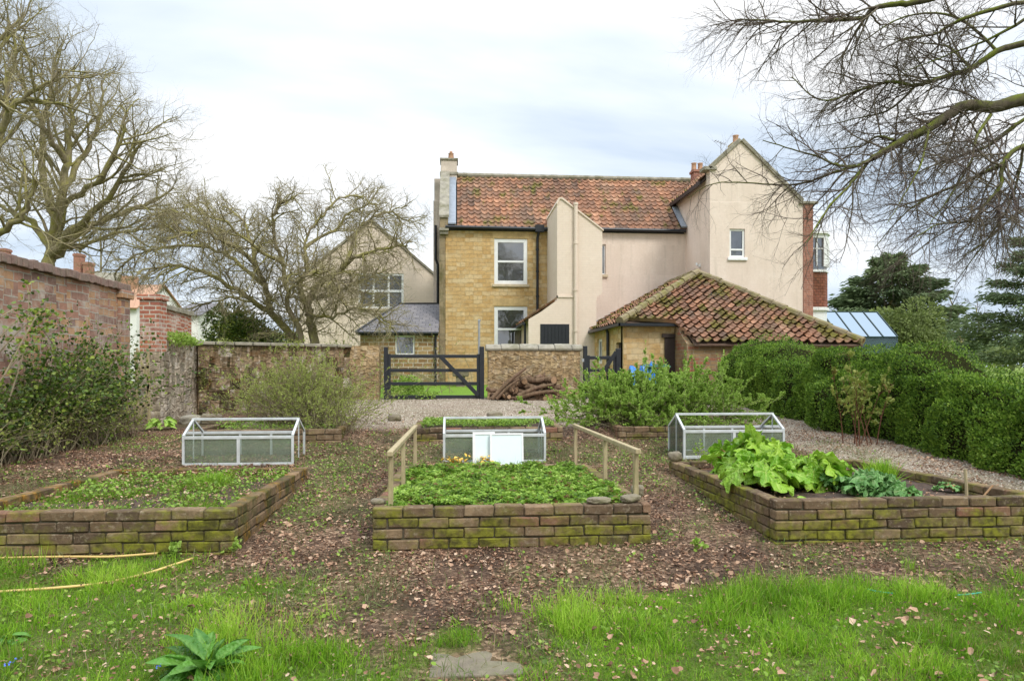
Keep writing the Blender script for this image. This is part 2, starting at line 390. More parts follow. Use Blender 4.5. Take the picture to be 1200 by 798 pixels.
def rubble(name, c, sc=3.2, moss=.6, pale=.5, dirt=0.0):
    M = MT(name); u = M.uv(); v = M.warp(M.map(M.warp(u, 1.6, .12), (1, 1.9, 1)), 9, .05)
    e = M.vor(v, sc, 'DISTANCE_TO_EDGE', 'Distance', .75); cc = M.vor(v, sc, 'F1', 'Color', .75)
    g = M.n('ShaderNodeSeparateColor', {0: cc}).outputs[0]
    col = M.ramp(g, [(.0, c[0]), (.35, c[1]), (.7, c[2]), (1, c[3])])
    n2 = M.noise(u, 8, 9, .75); n3_ = M.noise(u, 30, 6, .7)
    col = M.mix(M.ma('MULTIPLY', M.ramp(e, [(.0, 1), (.07, 0)]), M.ramp(M.noise(u, 3, 4), [(.35, .35), (.6, 1)])), col, c[4])
    col = M.mix(.9, col, M.ramp(n2, [(.30, .42), (.5, .95), (.72, 1.5)]), 'MULTIPLY'); col = M.mix(.6, col, M.ramp(n3_, [(.3, .6), (.7, 1.4)]), 'MULTIPLY')
    if pale: col = M.mix(M.ramp(M.noise(u, 2.1, 9, .75), [(.52, 0), (.60, pale)]), col, (.55, .49, .41))
    col = M.mix(M.ramp(M.noise(M.map(u, (1.6, .25, 1), (3, 1, 0)), 1.6, 8, .70), [(.45, 0), (.55, moss)]), col, M.ramp(M.noise(u, 4, 5), [(.38, (.10, .050, .016)), (.5, (.032, .024, .012)), (.62, (.050, .055, .010))]))
    h = M.ma('ADD', M.ramp(e, [(0, 0), (.16, .8)]), M.ma('MULTIPLY', n2, 1.3))
    M.bsdf(col, .95, M.bump(h, .03, .8), spec=.15); return M.m
MATS['rubble'] = rubble('rubble', ((.17, .11, .06), (.28, .20, .115), (.23, .155, .09), (.33, .245, .15), (.16, .12, .08)), 3.4, .92, .75)
MATS['rubble_tan'] = rubble('rubble_tan', ((.30, .20, .10), (.44, .31, .165), (.37, .25, .13), (.52, .39, .22), (.28, .21, .12)), 3.8, .35, .3)
MATS['rubble_pale'] = rubble('rubble_pale', ((.34, .27, .19), (.48, .40, .30), (.40, .32, .22), (.55, .47, .37), (.28, .22, .16)), 3.4, .55, .8)

M = MT('pantile'); a = M.attr(); p = M.pos()
c = M.ramp(a, [(0, (.135, .080, .055)), (.22, (.205, .108, .068)), (.5, (.29, .142, .082)), (.78, (.38, .182, .100)), (1, (.50, .275, .165))])
c = M.mix(.7, c, M.ramp(M.noise(p, 7, 6, .65), [(.3, .6), (.7, 1.3)]), 'MULTIPLY')
c = M.mix(M.ramp(M.noise(p, 1.4, 6, .65), [(.42, 0), (.66, .62)]), c, (.165, .125, .090))
c = M.mix(M.attr('moss'), c, M.ramp(M.noise(p, 9, 5), [(.35, (.050, .046, .014)), (.6, (.17, .15, .020))]))
M.bsdf(c, .85, M.bump(M.noise(p, 40, 4), .006, .6), spec=.25); MATS['pantile'] = M.m
M = MT('slate'); u = M.uv(); br = M.n('ShaderNodeTexBrick', {'Vector': u, 'Color1': (.205, .185, .18, 1), 'Color2': (.135, .125, .13, 1), 'Mortar': (.02, .02, .02, 1), 'Scale': 1, 'Mortar Size': .006, 'Brick Width': .24, 'Row Height': .17}); br.offset = .5
c = M.mix(M.ramp(M.noise(u, 4, 6, .7), [(.5, 0), (.7, .4)]), br.outputs[0], (.23, .20, .18))
M.bsdf(c, .6, M.bump(M.ma('SUBTRACT', 1, br.outputs['Fac']), .012, 1), spec=.4); MATS['slate'] = M.m

def plain(name, col, rough=.6, metal=0, spec=.4, var=.25, sc=6, bump=.002, dirt=None):
    M = MT(name); p = M.ob(); n = M.noise(p, sc, 6, .6)
    c = M.mix(var, col, M.ramp(n, [(.25, .4), (.75, 1.5)]), 'MULTIPLY')
    if dirt: c = M.mix(M.ramp(M.noise(p, sc*.6, 7, .7), [(.45, 0), (.7, dirt[3])]), c, dirt[:3])
    return M.bsdf(c, rough, M.bump(M.noise(p, sc*8, 3), bump, .6), metal, spec)
MATS['white'] = plain('white_paint', (.80, .80, .78), .35, var=.08, dirt=(.5, .47, .4, .25))
MATS['whitewash'] = plain('whitewash', (.78, .76, .72), .8, var=.12)
MATS['black'] = plain('black_paint', (.018, .020, .024), .45, var=.4, sc=9)
MATS['lead'] = plain('lead', (.26, .29, .33), .5, var=.3, spec=.5)
MATS['coping'] = plain('coping_stone', (.30, .27, .21), .95, var=.6, sc=5, bump=.012, dirt=(.10, .095, .03, .75))
MATS['mosscop'] = plain('mossy_hip_tile', (.24, .19, .11), .95, var=.6, sc=4, bump=.015, dirt=(.15, .14, .015, .95))
MATS['coping_brick'] = plain('coping_brick', (.24, .155, .125), .95, var=.7, sc=9, bump=.015, dirt=(.19, .16, .12, .8))
MATS['sill'] = plain('sill_stone', (.55, .45, .31), .9, var=.35)
MATS['terracotta'] = plain('terracotta', (.46, .26, .16), .8, var=.5, sc=12)
MATS['yellowpot'] = plain('yellow_pot', (.42, .31, .10), .8, var=.6, sc=12)
MATS['chimney'] = plain('chimney_render', (.62, .52, .43), .9, var=.3, dirt=(.28, .24, .18, .6), sc=3)
MATS['alu'] = plain('greenhouse_frame', (.56, .58, .57), .45, var=.3, spec=.5, dirt=(.34, .35, .28, .5))
MATS['greymetal'] = plain('grey_metal', (.33, .34, .34), .5, metal=.3)
MATS['greenframe'] = plain('green_frame', (.02, .045, .04), .4)
MATS['polycarb'] = plain('white_panel', (.72, .84, .82), .35, var=.08, sc=3)
MATS['slab'] = plain('slab', (.20, .165, .115), .95, var=.6, sc=14, bump=.008, dirt=(.10, .11, .04, .6))
MATS['stone'] = plain('stone', (.24, .20, .14), .95, var=.6, sc=12, bump=.01, dirt=(.08, .09, .02, .7))
MATS['hose'] = plain('hose', (.62, .43, .15), .5, var=.35, sc=8)
MATS['bluebag'] = plain('blue_plastic', (.03, .19, .55), .35, var=.2)
MATS['bin'] = plain('green_plastic', (.02, .10, .06), .4)
MATS['tealcord'] = plain('teal_cord', (.03, .30, .19), .5)
M = MT('wood'); p = M.ob(); n = M.noise(M.map(p, (14, 14, 1.5)), 3, 6, .7)
c = M.ramp(n, [(.3, (.27, .21, .12)), (.55, (.42, .34, .20)), (.75, (.52, .44, .29))]); c = M.mix(M.ramp(M.noise(p, 5, 6, .7), [(.5, 0), (.68, .55)]), c, (.20, .21, .07))
M.bsdf(c, .85, M.bump(n, .004, .8), spec=.2); MATS['wood'] = M.m
def bark(name, c0, c1, mossc, ma_, sc=10):
    M = MT(name); p = M.pos(); n = M.noise(M.map(p, (1, 1, .35)), sc, 7, .7)
    c = M.ramp(n, [(.3, c0), (.7, c1)]); f = M.ma('ADD', M.noise(p, 2.2, 5, .6), M.ma('MULTIPLY', M.nrm_z(), .13))
    c = M.mix(M.ramp(f, [(.42, 0), (.62, ma_)]), c, mossc)
    return M.bsdf(c, .95, M.bump(n, .02, .8), spec=.1)
MATS['bark_moss'] = bark('bark_moss', (.15, .12, .08), (.33, .275, .18), (.27, .25, .06), .8)
MATS['bark_over'] = bark('bark_over', (.055, .04, .035), (.14, .115, .075), (.13, .15, .022), .95)
MATS['twig_over'] = bark('twig_over', (.085, .062, .058), (.17, .13, .11), (.14, .14, .05), .3)
MATS['twig'] = bark('twig', (.20, .165, .115), (.36, .30, .21), (.29, .26, .09), .6)
MATS['stem'] = bark('stem', (.17, .135, .085), (.34, .28, .185), (.17, .16, .06), .3)
MATS['stem_red'] = bark('stem_red', (.09, .035, .025), (.20, .09, .06), (.12, .10, .03), .2)
MATS['log'] = bark('log', (.075, .042, .030), (.25, .16, .105), (.10, .085, .035), .3, 14)
MATS['logend'] = plain('cut_wood', (.34, .21, .12), .9, var=.6, sc=20)
def leaf(name, cols, tr=.35, rough=.5, spec=.3):
    M = MT(name); n = len(cols); c = M.ramp(M.attr(), [(i/(n-1), q) for i, q in enumerate(cols)])
    return M.leafy(c, tr, rough, spec)
MATS['grass'] = leaf('grass', [(.36, .27, .12), (.26, .29, .06), (.10, .22, .012), (.17, .34, .018), (.27, .48, .03), (.42, .60, .07)], .5)
MATS['grassdull'] = leaf('weed_grass', [(.36, .28, .17), (.24, .23, .11), (.13, .19, .05), (.17, .26, .05)], .35)
MATS['weed'] = leaf('weed', [(.09, .15, .02), (.16, .27, .03), (.25, .39, .045), (.38, .48, .10)], .35)
MATS['straw'] = leaf('strawberry_leaf', [(.26, .11, .05), (.05, .10, .012), (.11, .21, .020), (.19, .33, .030), (.30, .46, .06), (.42, .56, .12)], .35)
MATS['litter'] = leaf('litter_leaf', [(.055, .033, .020), (.13, .070, .040), (.23, .125, .075), (.38, .225, .14), (.54, .35, .225), (.66, .50, .36)], .15, .7, .2)
MATS['deadstem'] = leaf('dead_stem', [(.06, .025, .02), (.15, .07, .05), (.30, .20, .12), (.42, .33, .2)], .05, .8, .15)
MATS['hedge'] = leaf('hedge_leaf', [(.032, .07, .010), (.078, .155, .018), (.15, .265, .030), (.25, .39, .045), (.38, .50, .09)], .35, .5)
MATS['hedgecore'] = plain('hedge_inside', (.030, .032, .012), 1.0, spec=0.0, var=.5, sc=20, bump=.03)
MATS['shrubleaf'] = leaf('shrub_leaf', [(.13, .20, .030), (.25, .38, .060), (.38, .54, .10), (.50, .66, .18)], .45)
MATS['sparse'] = leaf('young_leaf', [(.20, .22, .055), (.32, .37, .085), (.45, .50, .14)], .4)
MATS['climber'] = leaf('climber_leaf', [(.025, .05, .010), (.06, .11, .016), (.15, .23, .03), (.36, .42, .07)], .3, .45, .35)
MATS['ivy'] = leaf('ivy_leaf', [(.025, .05, .012), (.06, .11, .02), (.13, .19, .03), (.26, .28, .04)], .2, .4, .4)
MATS['conifer'] = leaf('conifer_leaf', [(.075, .11, .05), (.14, .19, .085), (.22, .27, .12)], .15, .7)
MATS['olive'] = leaf('olive_leaf', [(.11, .14, .045), (.19, .235, .07), (.27, .32, .10)], .25, .7)
MATS['sapling'] = leaf('sapling_leaf', [(.30, .13, .06), (.20, .25, .05), (.33, .38, .08), (.42, .42, .12)], .35)
def bigleaf(name, c0, c1, vein):
    M = MT(name); p = M.ob(); n = M.noise(p, 14, 4, .6); a = M.attr()
    c = M.mix(a, c0, c1); c = M.mix(M.ramp(n, [(.4, 0), (.7, .5)]), c, tuple(x*.75 for x in c0)); c = M.mix(M.attr('rib'), c, vein)
    v = M.vor(p, 60, 'SMOOTH_F1', 'Distance'); nb = M.bump(M.ma('ADD', v, M.noise(p, 30, 3)), .012, .9)
    b = M.n('ShaderNodeBsdfPrincipled', {'Base Color': c, 'Roughness': .42, 'Specular IOR Level': .35, 'Normal': nb}); t = M.n('ShaderNodeBsdfTranslucent', {'Color': c, 'Normal': nb})
    m = M.n('ShaderNodeMixShader', {0: .28, 1: b.outputs[0], 2: t.outputs[0]}); M.t.links.new(m.outputs[0], M.out.inputs[0]); return M.m
MATS['rhubarb'] = bigleaf('rhubarb_leaf', (.16, .36, .018), (.36, .56, .05), (.48, .62, .14))
MATS['kale'] = bigleaf('blue_leaf', (.11, .26, .06), (.20, .40, .11), (.38, .50, .22))
MATS['broad'] = bigleaf('broad_leaf', (.045, .16, .016), (.13, .32, .035), (.16, .32, .06))
MATS['rstalk'] = plain('red_stalk', (.30, .16, .06), .45, var=.3)
MATS['daff'] = plain('yellow_petal', (.80, .50, .08), .6, var=.2)
MATS['blueflower'] = plain('blue_petal', (.08, .14, .60), .6)

M = MT('glass'); g = M.n('ShaderNodeBsdfGlossy', {'Color': (1, 1, 1, 1), 'Roughness': .03}); t = M.n('ShaderNodeBsdfTransparent', {'Color': (.90, .94, .92, 1)})
d = M.n('ShaderNodeBsdfDiffuse', {'Color': (.36, .42, .32, 1)})
t2 = M.n('ShaderNodeMixShader', {0: M.ma('ADD', .10, M.ma('MULTIPLY', M.noise(M.pos(), 6, 5), .30)), 1: t.outputs[0], 2: d.outputs[0]})
fr = M.n('ShaderNodeFresnel', {'IOR': 1.5}); m = M.n('ShaderNodeMixShader', {0: fr.outputs[0], 1: t2.outputs[0], 2: g.outputs[0]})
M.t.links.new(m.outputs[0], M.out.inputs[0]); MATS['glass'] = M.m
M = MT('window_glass'); p = M.pos()
M.bsdf(M.ramp(M.noise(M.map(p, (1, 1, .6)), 1.1, 3), [(.4, (.012, .014, .017)), (.65, (.06, .065, .07))]), .03, M.bump(M.noise(p, 1.5, 2), .02, .2), spec=1.0, IOR=1.95); MATS['winglass'] = M.m
M = MT('leaded_glass'); u = M.uv(); br = M.n('ShaderNodeTexBrick', {'Vector': u, 'Color1': (.05, .055, .065, 1), 'Color2': (.10, .11, .12, 1), 'Mortar': (.015, .015, .015, 1), 'Scale': 1, 'Mortar Size': .008, 'Brick Width': .125, 'Row Height': .125}); br.offset = 0
M.bsdf(br.outputs[0], .1, M.bump(M.noise(M.pos(), 5, 2), .02, .5), spec=1.0, IOR=1.7); MATS['leaded'] = M.m
MATS['sandlintel'] = plain('lintel_stone', (.55, .385, .18), .9, var=.5, sc=5, bump=.004)
M = MT('greenhouse_glass'); g = M.n('ShaderNodeBsdfGlossy', {'Color': (.27, .33, .38, 1), 'Roughness': .06}); t = M.n('ShaderNodeBsdfTransparent', {'Color': (.50, .62, .68, 1)}); fr = M.n('ShaderNodeFresnel', {'IOR': 1.2}); df = M.n('ShaderNodeBsdfDiffuse', {'Color': (.30, .38, .42, 1)}); t = M.n('ShaderNodeMixShader', {0: .22, 1: t.outputs[0], 2: df.outputs[0]}); m = M.n('ShaderNodeMixShader', {0: fr.outputs[0], 1: t.outputs[0], 2: g.outputs[0]}); M.t.links.new(m.outputs[0], M.out.inputs[0]); MATS['ghglass'] = M.m
MATS['dark'] = plain('dark_interior', (.012, .012, .012), .9)
MATS['browndoor'] = plain('brown_door', (.035, .022, .016), .6)
MATS['soil'] = plain('soil', (.075, .050, .036), .97, var=.8, sc=16, bump=.03, dirt=(.16, .095, .065, .7))
# bed bricks: each brick has its own 'var'
M = MT('bed_brick'); p = M.pos(); a = M.attr()
c = M.ramp(a, [(0, (.080, .056, .036)), (.3, (.135, .090, .054)), (.6, (.185, .125, .072)), (.85, (.225, .158, .092)), (1, (.20, .095, .062))])
c = M.mix(.8, c, M.ramp(M.noise(p, 16, 7, .7), [(.25, .5), (.75, 1.5)]), 'MULTIPLY')
c = M.mix(M.ramp(M.noise(p, 26, 6, .7), [(.54, 0), (.66, .6)]), c, (.33, .27, .19))
c = M.mix(M.ramp(M.ma('ADD', M.noise(M.map(p, (1, 1, 1.6)), 3.2, 7, .68), M.ma('MULTIPLY', M.ma('SUBTRACT', .27, M.geo_z()), .40)), [(.42, 0), (.60, .94)]), c, M.ramp(M.noise(p, 18, 5), [(.36, (.075, .070, .018)), (.60, (.20, .20, .022))]))
M.bsdf(c, .95, M.bump(M.noise(p, 55, 6, .7), .008, .9), spec=.15); MATS['bedbrick'] = M.m
M = MT('bed_brick_lichen'); p = M.pos(); a = M.attr()
c = M.ramp(a, [(0, (.085, .058, .036)), (.4, (.15, .10, .06)), (.7, (.21, .14, .08)), (1, (.26, .17, .10))])
c = M.mix(.8, c, M.ramp(M.noise(p, 16, 7, .7), [(.25, .5), (.75, 1.5)]), 'MULTIPLY')
c = M.mix(M.ramp(M.noise(p, 5, 7, .7), [(.46, 0), (.60, .85)]), c, M.ramp(M.noise(p, 22, 5), [(.4, (.075, .06, .014)), (.62, (.33, .17, .025))]))
c = M.mix(M.ramp(M.noise(M.map(p, (1, 1, 1), (4, 2, 1)), 3, 7, .7), [(.48, 0), (.62, .8)]), c, (.06, .065, .016))
M.bsdf(c, .95, M.bump(M.noise(p, 55, 6, .7), .008, .9), spec=.15); MATS['lichenbrick'] = M.m
MATS['bedmortar'] = plain('bed_mortar', (.10, .082, .056), .97, var=.7, sc=20, bump=.006, dirt=(.07, .075, .02, .7))
# ground: litter, grass and gravel weights per vertex
M = MT('ground'); p = M.pos(); vc = M.n('ShaderNodeSeparateColor', {0: M.vor(p, 42)}).outputs[0]; vc2 = M.n('ShaderNodeSeparateColor', {0: M.vor(p, 85)}).outputs[0]
lit = M.ramp(vc, [(.0, (.060, .038, .024)), (.45, (.14, .082, .050)), (.75, (.24, .15, .095)), (1, (.42, .28, .18))])
lit = M.mix(M.ramp(M.noise(p, 1.6, 6, .65), [(.42, 0), (.62, .8)]), lit, (.050, .032, .022))
gv = M.ramp(vc2, [(0, (.22, .17, .12)), (.4, (.34, .27, .20)), (.8, (.45, .37, .28)), (1, (.58, .51, .42))])
gv = M.mix(M.ramp(M.noise(p, .8, 6, .6), [(.42, 0), (.7, .55)]), gv, (.20, .145, .10))
gr = M.ramp(M.noise(p, 24, 5, .7), [(.3, (.075, .085, .020)), (.7, (.12, .21, .022))])
lw = M.ramp(M.noise(M.map(p, (1, .3, 1)), 30, 5, .7), [(.3, (.13, .25, .03)), (.7, (.25, .40, .05))])
c = M.mix(M.attr('gravel'), lit, gv); c = M.mix(M.attr('grass'), c, gr); c = M.mix(M.attr('lawn'), c, lw)
h = M.ma('ADD', M.ma('MULTIPLY', M.vor(p, 60, 'F1', 'Distance'), -1.0), M.noise(p, 20, 6, .7))
M.bsdf(c, .95, M.bump(h, .02, .9), spec=.15); MATS['ground'] = M.m
MATS['pebble'] = leaf('pebble', [(.16, .12, .085), (.29, .225, .165), (.42, .345, .265), (.60, .54, .45)], 0, .8, .2)
# ================================================================== TERRAIN
def gh(x, y):
    x = np.asarray(x, float); y = np.asarray(y, float)
    c = np.interp(y, [-60, 1, 4.5, 5.2, 8, 9.0, 9.7, 10.6, 12, 17.8, 25, 60, 400], [-.5, -.04, .05, .10, .27, .30, .40, .57, .60, .63, .80, .95, 1.2])
    l = np.interp(y, [-60, 1, 4.5, 5.2, 8, 12, 15.5, 18, 20, 25, 400], [-.5, -.02, .05, .10, .29, .31, .37, .50, .6, .75, 1.2])
    w = sst(-4.6, -3.0, x); z = l*(1-w)+c*w
    r = np.interp(y, [-60, 1, 4.5, 7, 10, 17, 25, 400], [-.5, -.04, .05, .20, .36, .60, .8, 1.2]); w = sst(4.3, 5.0, x)
    z = z*(1-w)+r*w
    return z+.035*(fbm(x*.9, y*.9, 3)-.5)+.018*(fbm(x*4, y*4, 9)-.5)
BEDS = [(-3.62, -1.60, 5.20, 7.75), (-.62, 1.47, 5.20, 7.85), (2.42, 4.65, 5.16, 7.85)]
BACK = [(-3.6, -1.58, 9.75, 12.0), (-.60, 1.5, 9.8, 11.0), (2.3, 4.5, 9.8, 12.0)]
def inbed(x, y, m=0.0, beds=None):
    r = np.zeros(np.shape(x), bool)
    for a, b, c, d in (beds or BEDS+BACK): r |= (x > a-m) & (x < b+m) & (y > c-m) & (y < d+m)
    return r
def grassw(x, y):
    e = np.interp(x, [-6, -1.9, -1.3, -.9, -.5, -.1, .15, .6, 1.5, 3, 6], [5.15, 5.10, 4.75, 4.25, 3.75, 3.7, 3.85, 4.12, 4.18, 4.28, 4.35])
    n = (fbm(x*2.2, y*2.2, 21)-.5)*.9+(fbm(x*9, y*9, 22)-.5)*.4
    g = sst(.22, -.22, y-e+n)
    hole = sst(.50, .64, fbm(x*2.4+5, y*2.4, 31))*np.interp(x, [-2.2, -1, .2, .8], [.25, .85, .9, .15])
    return np.clip(g*(1-hole), 0, 1)
def weedw(x, y):
    """low green growth among the litter"""
    n = fbm(x*1.6, y*1.6, 41)
    base = sst(.44, .62, n)*.75
    nearfr = sst(8.0, 8.4, y)*sst(9.9, 9.4, y)*sst(-2.4, -1.4, x)*sst(5, 3.6, x)*.75
    lft = sst(-3.6, -4.0, x)*sst(5.4, 5.9, y)*sst(8.2, 7.6, y)*.7
    lp = sst(-1.75, -1.5, x)*sst(-.70, -1.15, x)*sst(5.4, 6.4, y)*sst(9.8, 9.0, y)*.9
    return np.clip(np.maximum.reduce([base*.7, nearfr, lft*sst(.4, .55, n), lp]), 0, 1)
def gravelw(x, y):
    a = sst(10.2, 10.9, y+(fbm(x*1.5, y*1.5, 51)-.5)*1.2)*sst(-3.9, -2.6, x)*sst(18.6, 18.2, y)
    b = sst(4.55, 4.8, x)*sst(7.0, 6.2, x-(y > 17)*3)*sst(4.6, 5.0, y)*sst(19, 18.4, y)
    return np.clip(np.maximum(a, b), 0, 1)
def lawnw(x, y): return sst(18.25, 18.5, y)*sst(-9, -8, x)*sst(4.6, 4.2, x)
xs = np.concatenate([[-600, -250, -100, -50, -30, -20, -14, -11], np.arange(-9, 10.01, .075), [11, 13, 16, 20, 30, 50, 100, 250, 600]])
ys = np.concatenate([[-400, -120, -40, -15, -6, -2, 0, 1], np.arange(1.6, 13, .075), np.arange(13, 30, .3), [32, 36, 42, 50, 70, 110, 200, 400, 900]])
X, Y = np.meshgrid(xs, ys); Z = gh(X, Y)
V = np.stack([X.ravel(), Y.ravel(), Z.ravel()], 1); nx = len(xs); i, j = np.meshgrid(np.arange(nx-1), np.arange(len(ys)-1)); b = (j*nx+i).ravel()
far = (np.abs(V[:, 0]) > 12) | (V[:, 1] > 30) | (V[:, 1] < -2)
gw = np.maximum(grassw(V[:, 0], V[:, 1]), weedw(V[:, 0], V[:, 1])*.28)
gw[V[:, 1] < 2] = 1
ground = mk('ground', V, [np.stack([b, b+1, b+nx+1, b+nx], 1)], MATS['ground'], var={'grass': gw, 'gravel': gravelw(V[:, 0], V[:, 1]), 'lawn': np.maximum(lawnw(V[:, 0], V[:, 1]), far*.6)}, smooth=True)
tag(ground, kind='structure')

# ================================================================== PANTILES
def pantiles(name, O, U, Vd, rows, ulo, uhi, parent, tw=.25, th=.31, jit=.012, moss=0.0, seed=1, lift=.03, amp=.032, mosstop=0.0, shade=0.0):
    """one roof slope of real pantiles; ulo/uhi(v) bound the slope; U along the eave, Vd up the slope"""
    O = np.array(O, float); U = norm(np.array(U, float)); Vd = norm(np.array(Vd, float)); N = np.cross(U, Vd)
    if N[2] < 0: N = -N
    r = np.random.RandomState(seed); k = 9; t = np.linspace(0, 1, k)
    prof = amp*np.cos(2*pi*t)+amp*.25*np.cos(4*pi*t)
    I = []; J = []
    for j in range(rows):
        vc = (j+.5)*th
        for i in range(int(floor(ulo(vc)/tw))-1, int(math.ceil(uhi(vc)/tw))+1):
            if (i+1)*tw > ulo(vc) and i*tw < uhi(vc): I.append(i); J.append(j)
    I = np.array(I); J = np.array(J); n = len(I)
    du = r.uniform(-jit, jit, n)*.6; dv = r.uniform(-jit, jit, n)*1.6; dl = r.uniform(0, jit, n); sk = r.uniform(-jit, jit, n)
    rowsv = []
    for (vo, zo) in ((0, lift-.024), (0, lift), (th*1.06, 0)):
        u = (I[:, None]+t[None])*tw+du[:, None]
        v = J[:, None]*th+vo+dv[:, None]*(1 if vo == 0 else 0)+0*u+sk[:, None]*(t[None]-.5)
        lo = np.vectorize(ulo)(np.clip(v, 0, rows*th)); hi = np.vectorize(uhi)(np.clip(v, 0, rows*th))
        u = np.clip(u, lo, np.maximum(hi, lo)); v = np.minimum(v, rows*th)
        z = prof[None]+zo+dl[:, None]*(vo == 0)
        rowsv.append(O+u[..., None]*U+v[..., None]*Vd+z[..., None]*N)
    Vv = np.stack(rowsv, 1).reshape(n, 3*k, 3)
    q = []
    for a in range(2):
        for c in range(k-1): q.append((a*k+c, a*k+c+1, (a+1)*k+c+1, (a+1)*k+c))
    F = (np.array(q)[None]+(np.arange(n)*3*k)[:, None, None]).reshape(-1, 4)
    Vf = Vv.reshape(-1, 3)
    cl = fbm(I*.35, J*.35, seed+3); va = np.clip(.52+(r.rand(n)-.5)*.62+(cl-.5)*.9-shade, 0, 1)
    mv = fbm(Vf[:, 0]*2.2+Vf[:, 1], Vf[:, 2]*3.1+Vf[:, 1]*2, seed+9, 5)
    vv = (Vf-O)@Vd/(rows*th)
    ms = sst(.50, .60, mv+moss-.12+mosstop*sst(.80, 1.0, vv))*.9
    V2 = Vf; o = mk(name, V2, [F], MATS['pantile'], parent, var={'var': np.repeat(va, 3*k), 'moss': ms}, smooth=False)
    return o
def underslab(name, pts, mat, parent, dz=.05, th=.05):
    m = MB(); A = [Vector(p)-Vector((0, 0, dz)) for p in pts]; B = [p-Vector((0, 0, th)) for p in A]
    m.poly(A); m.poly(B[::-1]); n = len(A)
    for i in range(n): m.poly([A[i], B[i], B[(i+1) % n], A[(i+1) % n]])
    return m.build(name, mat, parent)

# wall facing -Y with rectangular openings
def wall_y(m, x0, x1, z0, z1, y, th, holes=()):
    xs_ = sorted({x0, x1, *[h[0] for h in holes], *[h[1] for h in holes]}); zs_ = sorted({z0, z1, *[h[2] for h in holes], *[h[3] for h in holes]})
    for a, b in zip(xs_[:-1], xs_[1:]):
        for c, d in zip(zs_[:-1], zs_[1:]):
            mx_, mz_ = (a+b)/2, (c+d)/2
            if any(h[0] < mx_ < h[1] and h[2] < mz_ < h[3] for h in holes): continue
            m.poly([(a, y, c), (b, y, c), (b, y, d), (a, y, d)])
            m.poly([(a, y+th, c), (a, y+th, d), (b, y+th, d), (b, y+th, c)])
    for h in holes:
        a, b, c, d = h
        m.poly([(a, y, c), (a, y, d), (a, y+th, d), (a, y+th, c)]); m.poly([(b, y, c), (b, y+th, c), (b, y+th, d), (b, y, d)])
        m.poly([(a, y, c), (a, y+th, c), (b, y+th, c), (b, y, c)]); m.poly([(a, y, d), (b, y, d), (b, y+th, d), (a, y+th, d)])
    m.poly([(x0, y, z0), (x0, y, z1), (x0, y+th, z1), (x0, y+th, z0)]); m.poly([(x1, y, z0), (x1, y+th, z0), (x1, y+th, z1), (x1, y, z1)])
    m.poly([(x0, y, z1), (x1, y, z1), (x1, y+th, z1), (x0, y+th, z1)])
def window_y(parent, x0, x1, z0, z1, y, fw=.07, cols=1, rowz=(), recess=.09, glass='winglass', sash=False, sill=True, sillm='sill', mat='white', bar=.045, interior=True):
    """window in a wall facing -Y; y is the wall face"""
    m = MB(); yf = y+recess
    m.box(x0, x0+fw, yf, yf+.07, z0, z1); m.box(x1-fw, x1, yf, yf+.07, z0, z1)
    m.box(x0+fw, x1-fw, yf, yf+.07, z0, z0+fw); m.box(x0+fw, x1-fw, yf, yf+.07, z1-fw, z1)
    for i in range(1, cols):
        xc = x0+(x1-x0)*i/cols; m.box(xc-bar/2, xc+bar/2, yf+.004, yf+.066, z0+fw, z1-fw)
    for rz in rowz:
        zc = z0+(z1-z0)*rz; m.box(x0+fw, x1-fw, yf-.006, yf+.060, zc-bar*.6, zc+bar*.6)
    w = m.build('window', MATS[mat], parent, bevel=.004)
    g = MB(); g.box(x0+fw*.5, x1-fw*.5, yf+.035, yf+.043, z0+fw*.5, z1-fw*.5); g.build('pane', MATS[glass], w)
    if sill:
        s = MB(); s.box(x0-.07, x1+.07, y-.06, y+recess, z0-.10, z0-.002); s.build('sill', MATS[sillm], w, bevel=.008)
    return w

# ================================================================== MAIN HOUSE
GZ = .45
HY = 25.5
house = thing('house', (4, 26, .8), 'large stone and cream rendered house with red pantiled roof and white sash windows', 'house')
m = MB(); UW = (1.37, 2.585, 4.47, 6.13); LW = (1.37, 2.585, 2.0, 3.66)
wall_y(m, -.40, 3.35, GZ, 6.62, HY, .4, (UW, LW)); m.build('stone_wall', MATS['sandstone'], house)
m = MB(); SW = (5.05, 5.50, 4.86, 5.98); wall_y(m, 3.352, 8.6, GZ, 6.62, HY+.01, .4, (SW,)); m.build('rendered_wall', MATS['cream'], house)
window_y(house, *UW, HY, .135, 1, (.5,), recess=.025, bar=.06); window_y(house, *LW, HY, .135, 1, (.5,), recess=.025, bar=.06); window_y(house, *SW, HY, .05)
# lintel stones
m = MB()
for (a, b, c, d) in (UW, LW):
    m = MB()
    for k in range(7):
        x = a-.06+k*(b-a+.12)/7; m.box(x+.001, x+(b-a+.12)/7-.001, HY-.008, HY+.05, d+.02, d+.30)
    m.build('lintel', MATS['sandlintel'], house, bevel=.006)
# gable ends, back
RY, RZ = 28.3, 9.13
m = MB(); m.prism([(HY, GZ), (HY, 6.62), (RY, RZ-.05), (31.1, 6.62), (31.1, GZ)], 'x', -.62, -.42)
m.box(-.62, 8.5, 31.1, 31.3, GZ, 6.6)
m.build('gable_wall', MATS['pier_stone'], house)
m = MB(); m.box(-.62, -.41, HY-.02, HY+.5, GZ, 6.45); m.build('quoin_pier', MATS['pier_stone'], house)
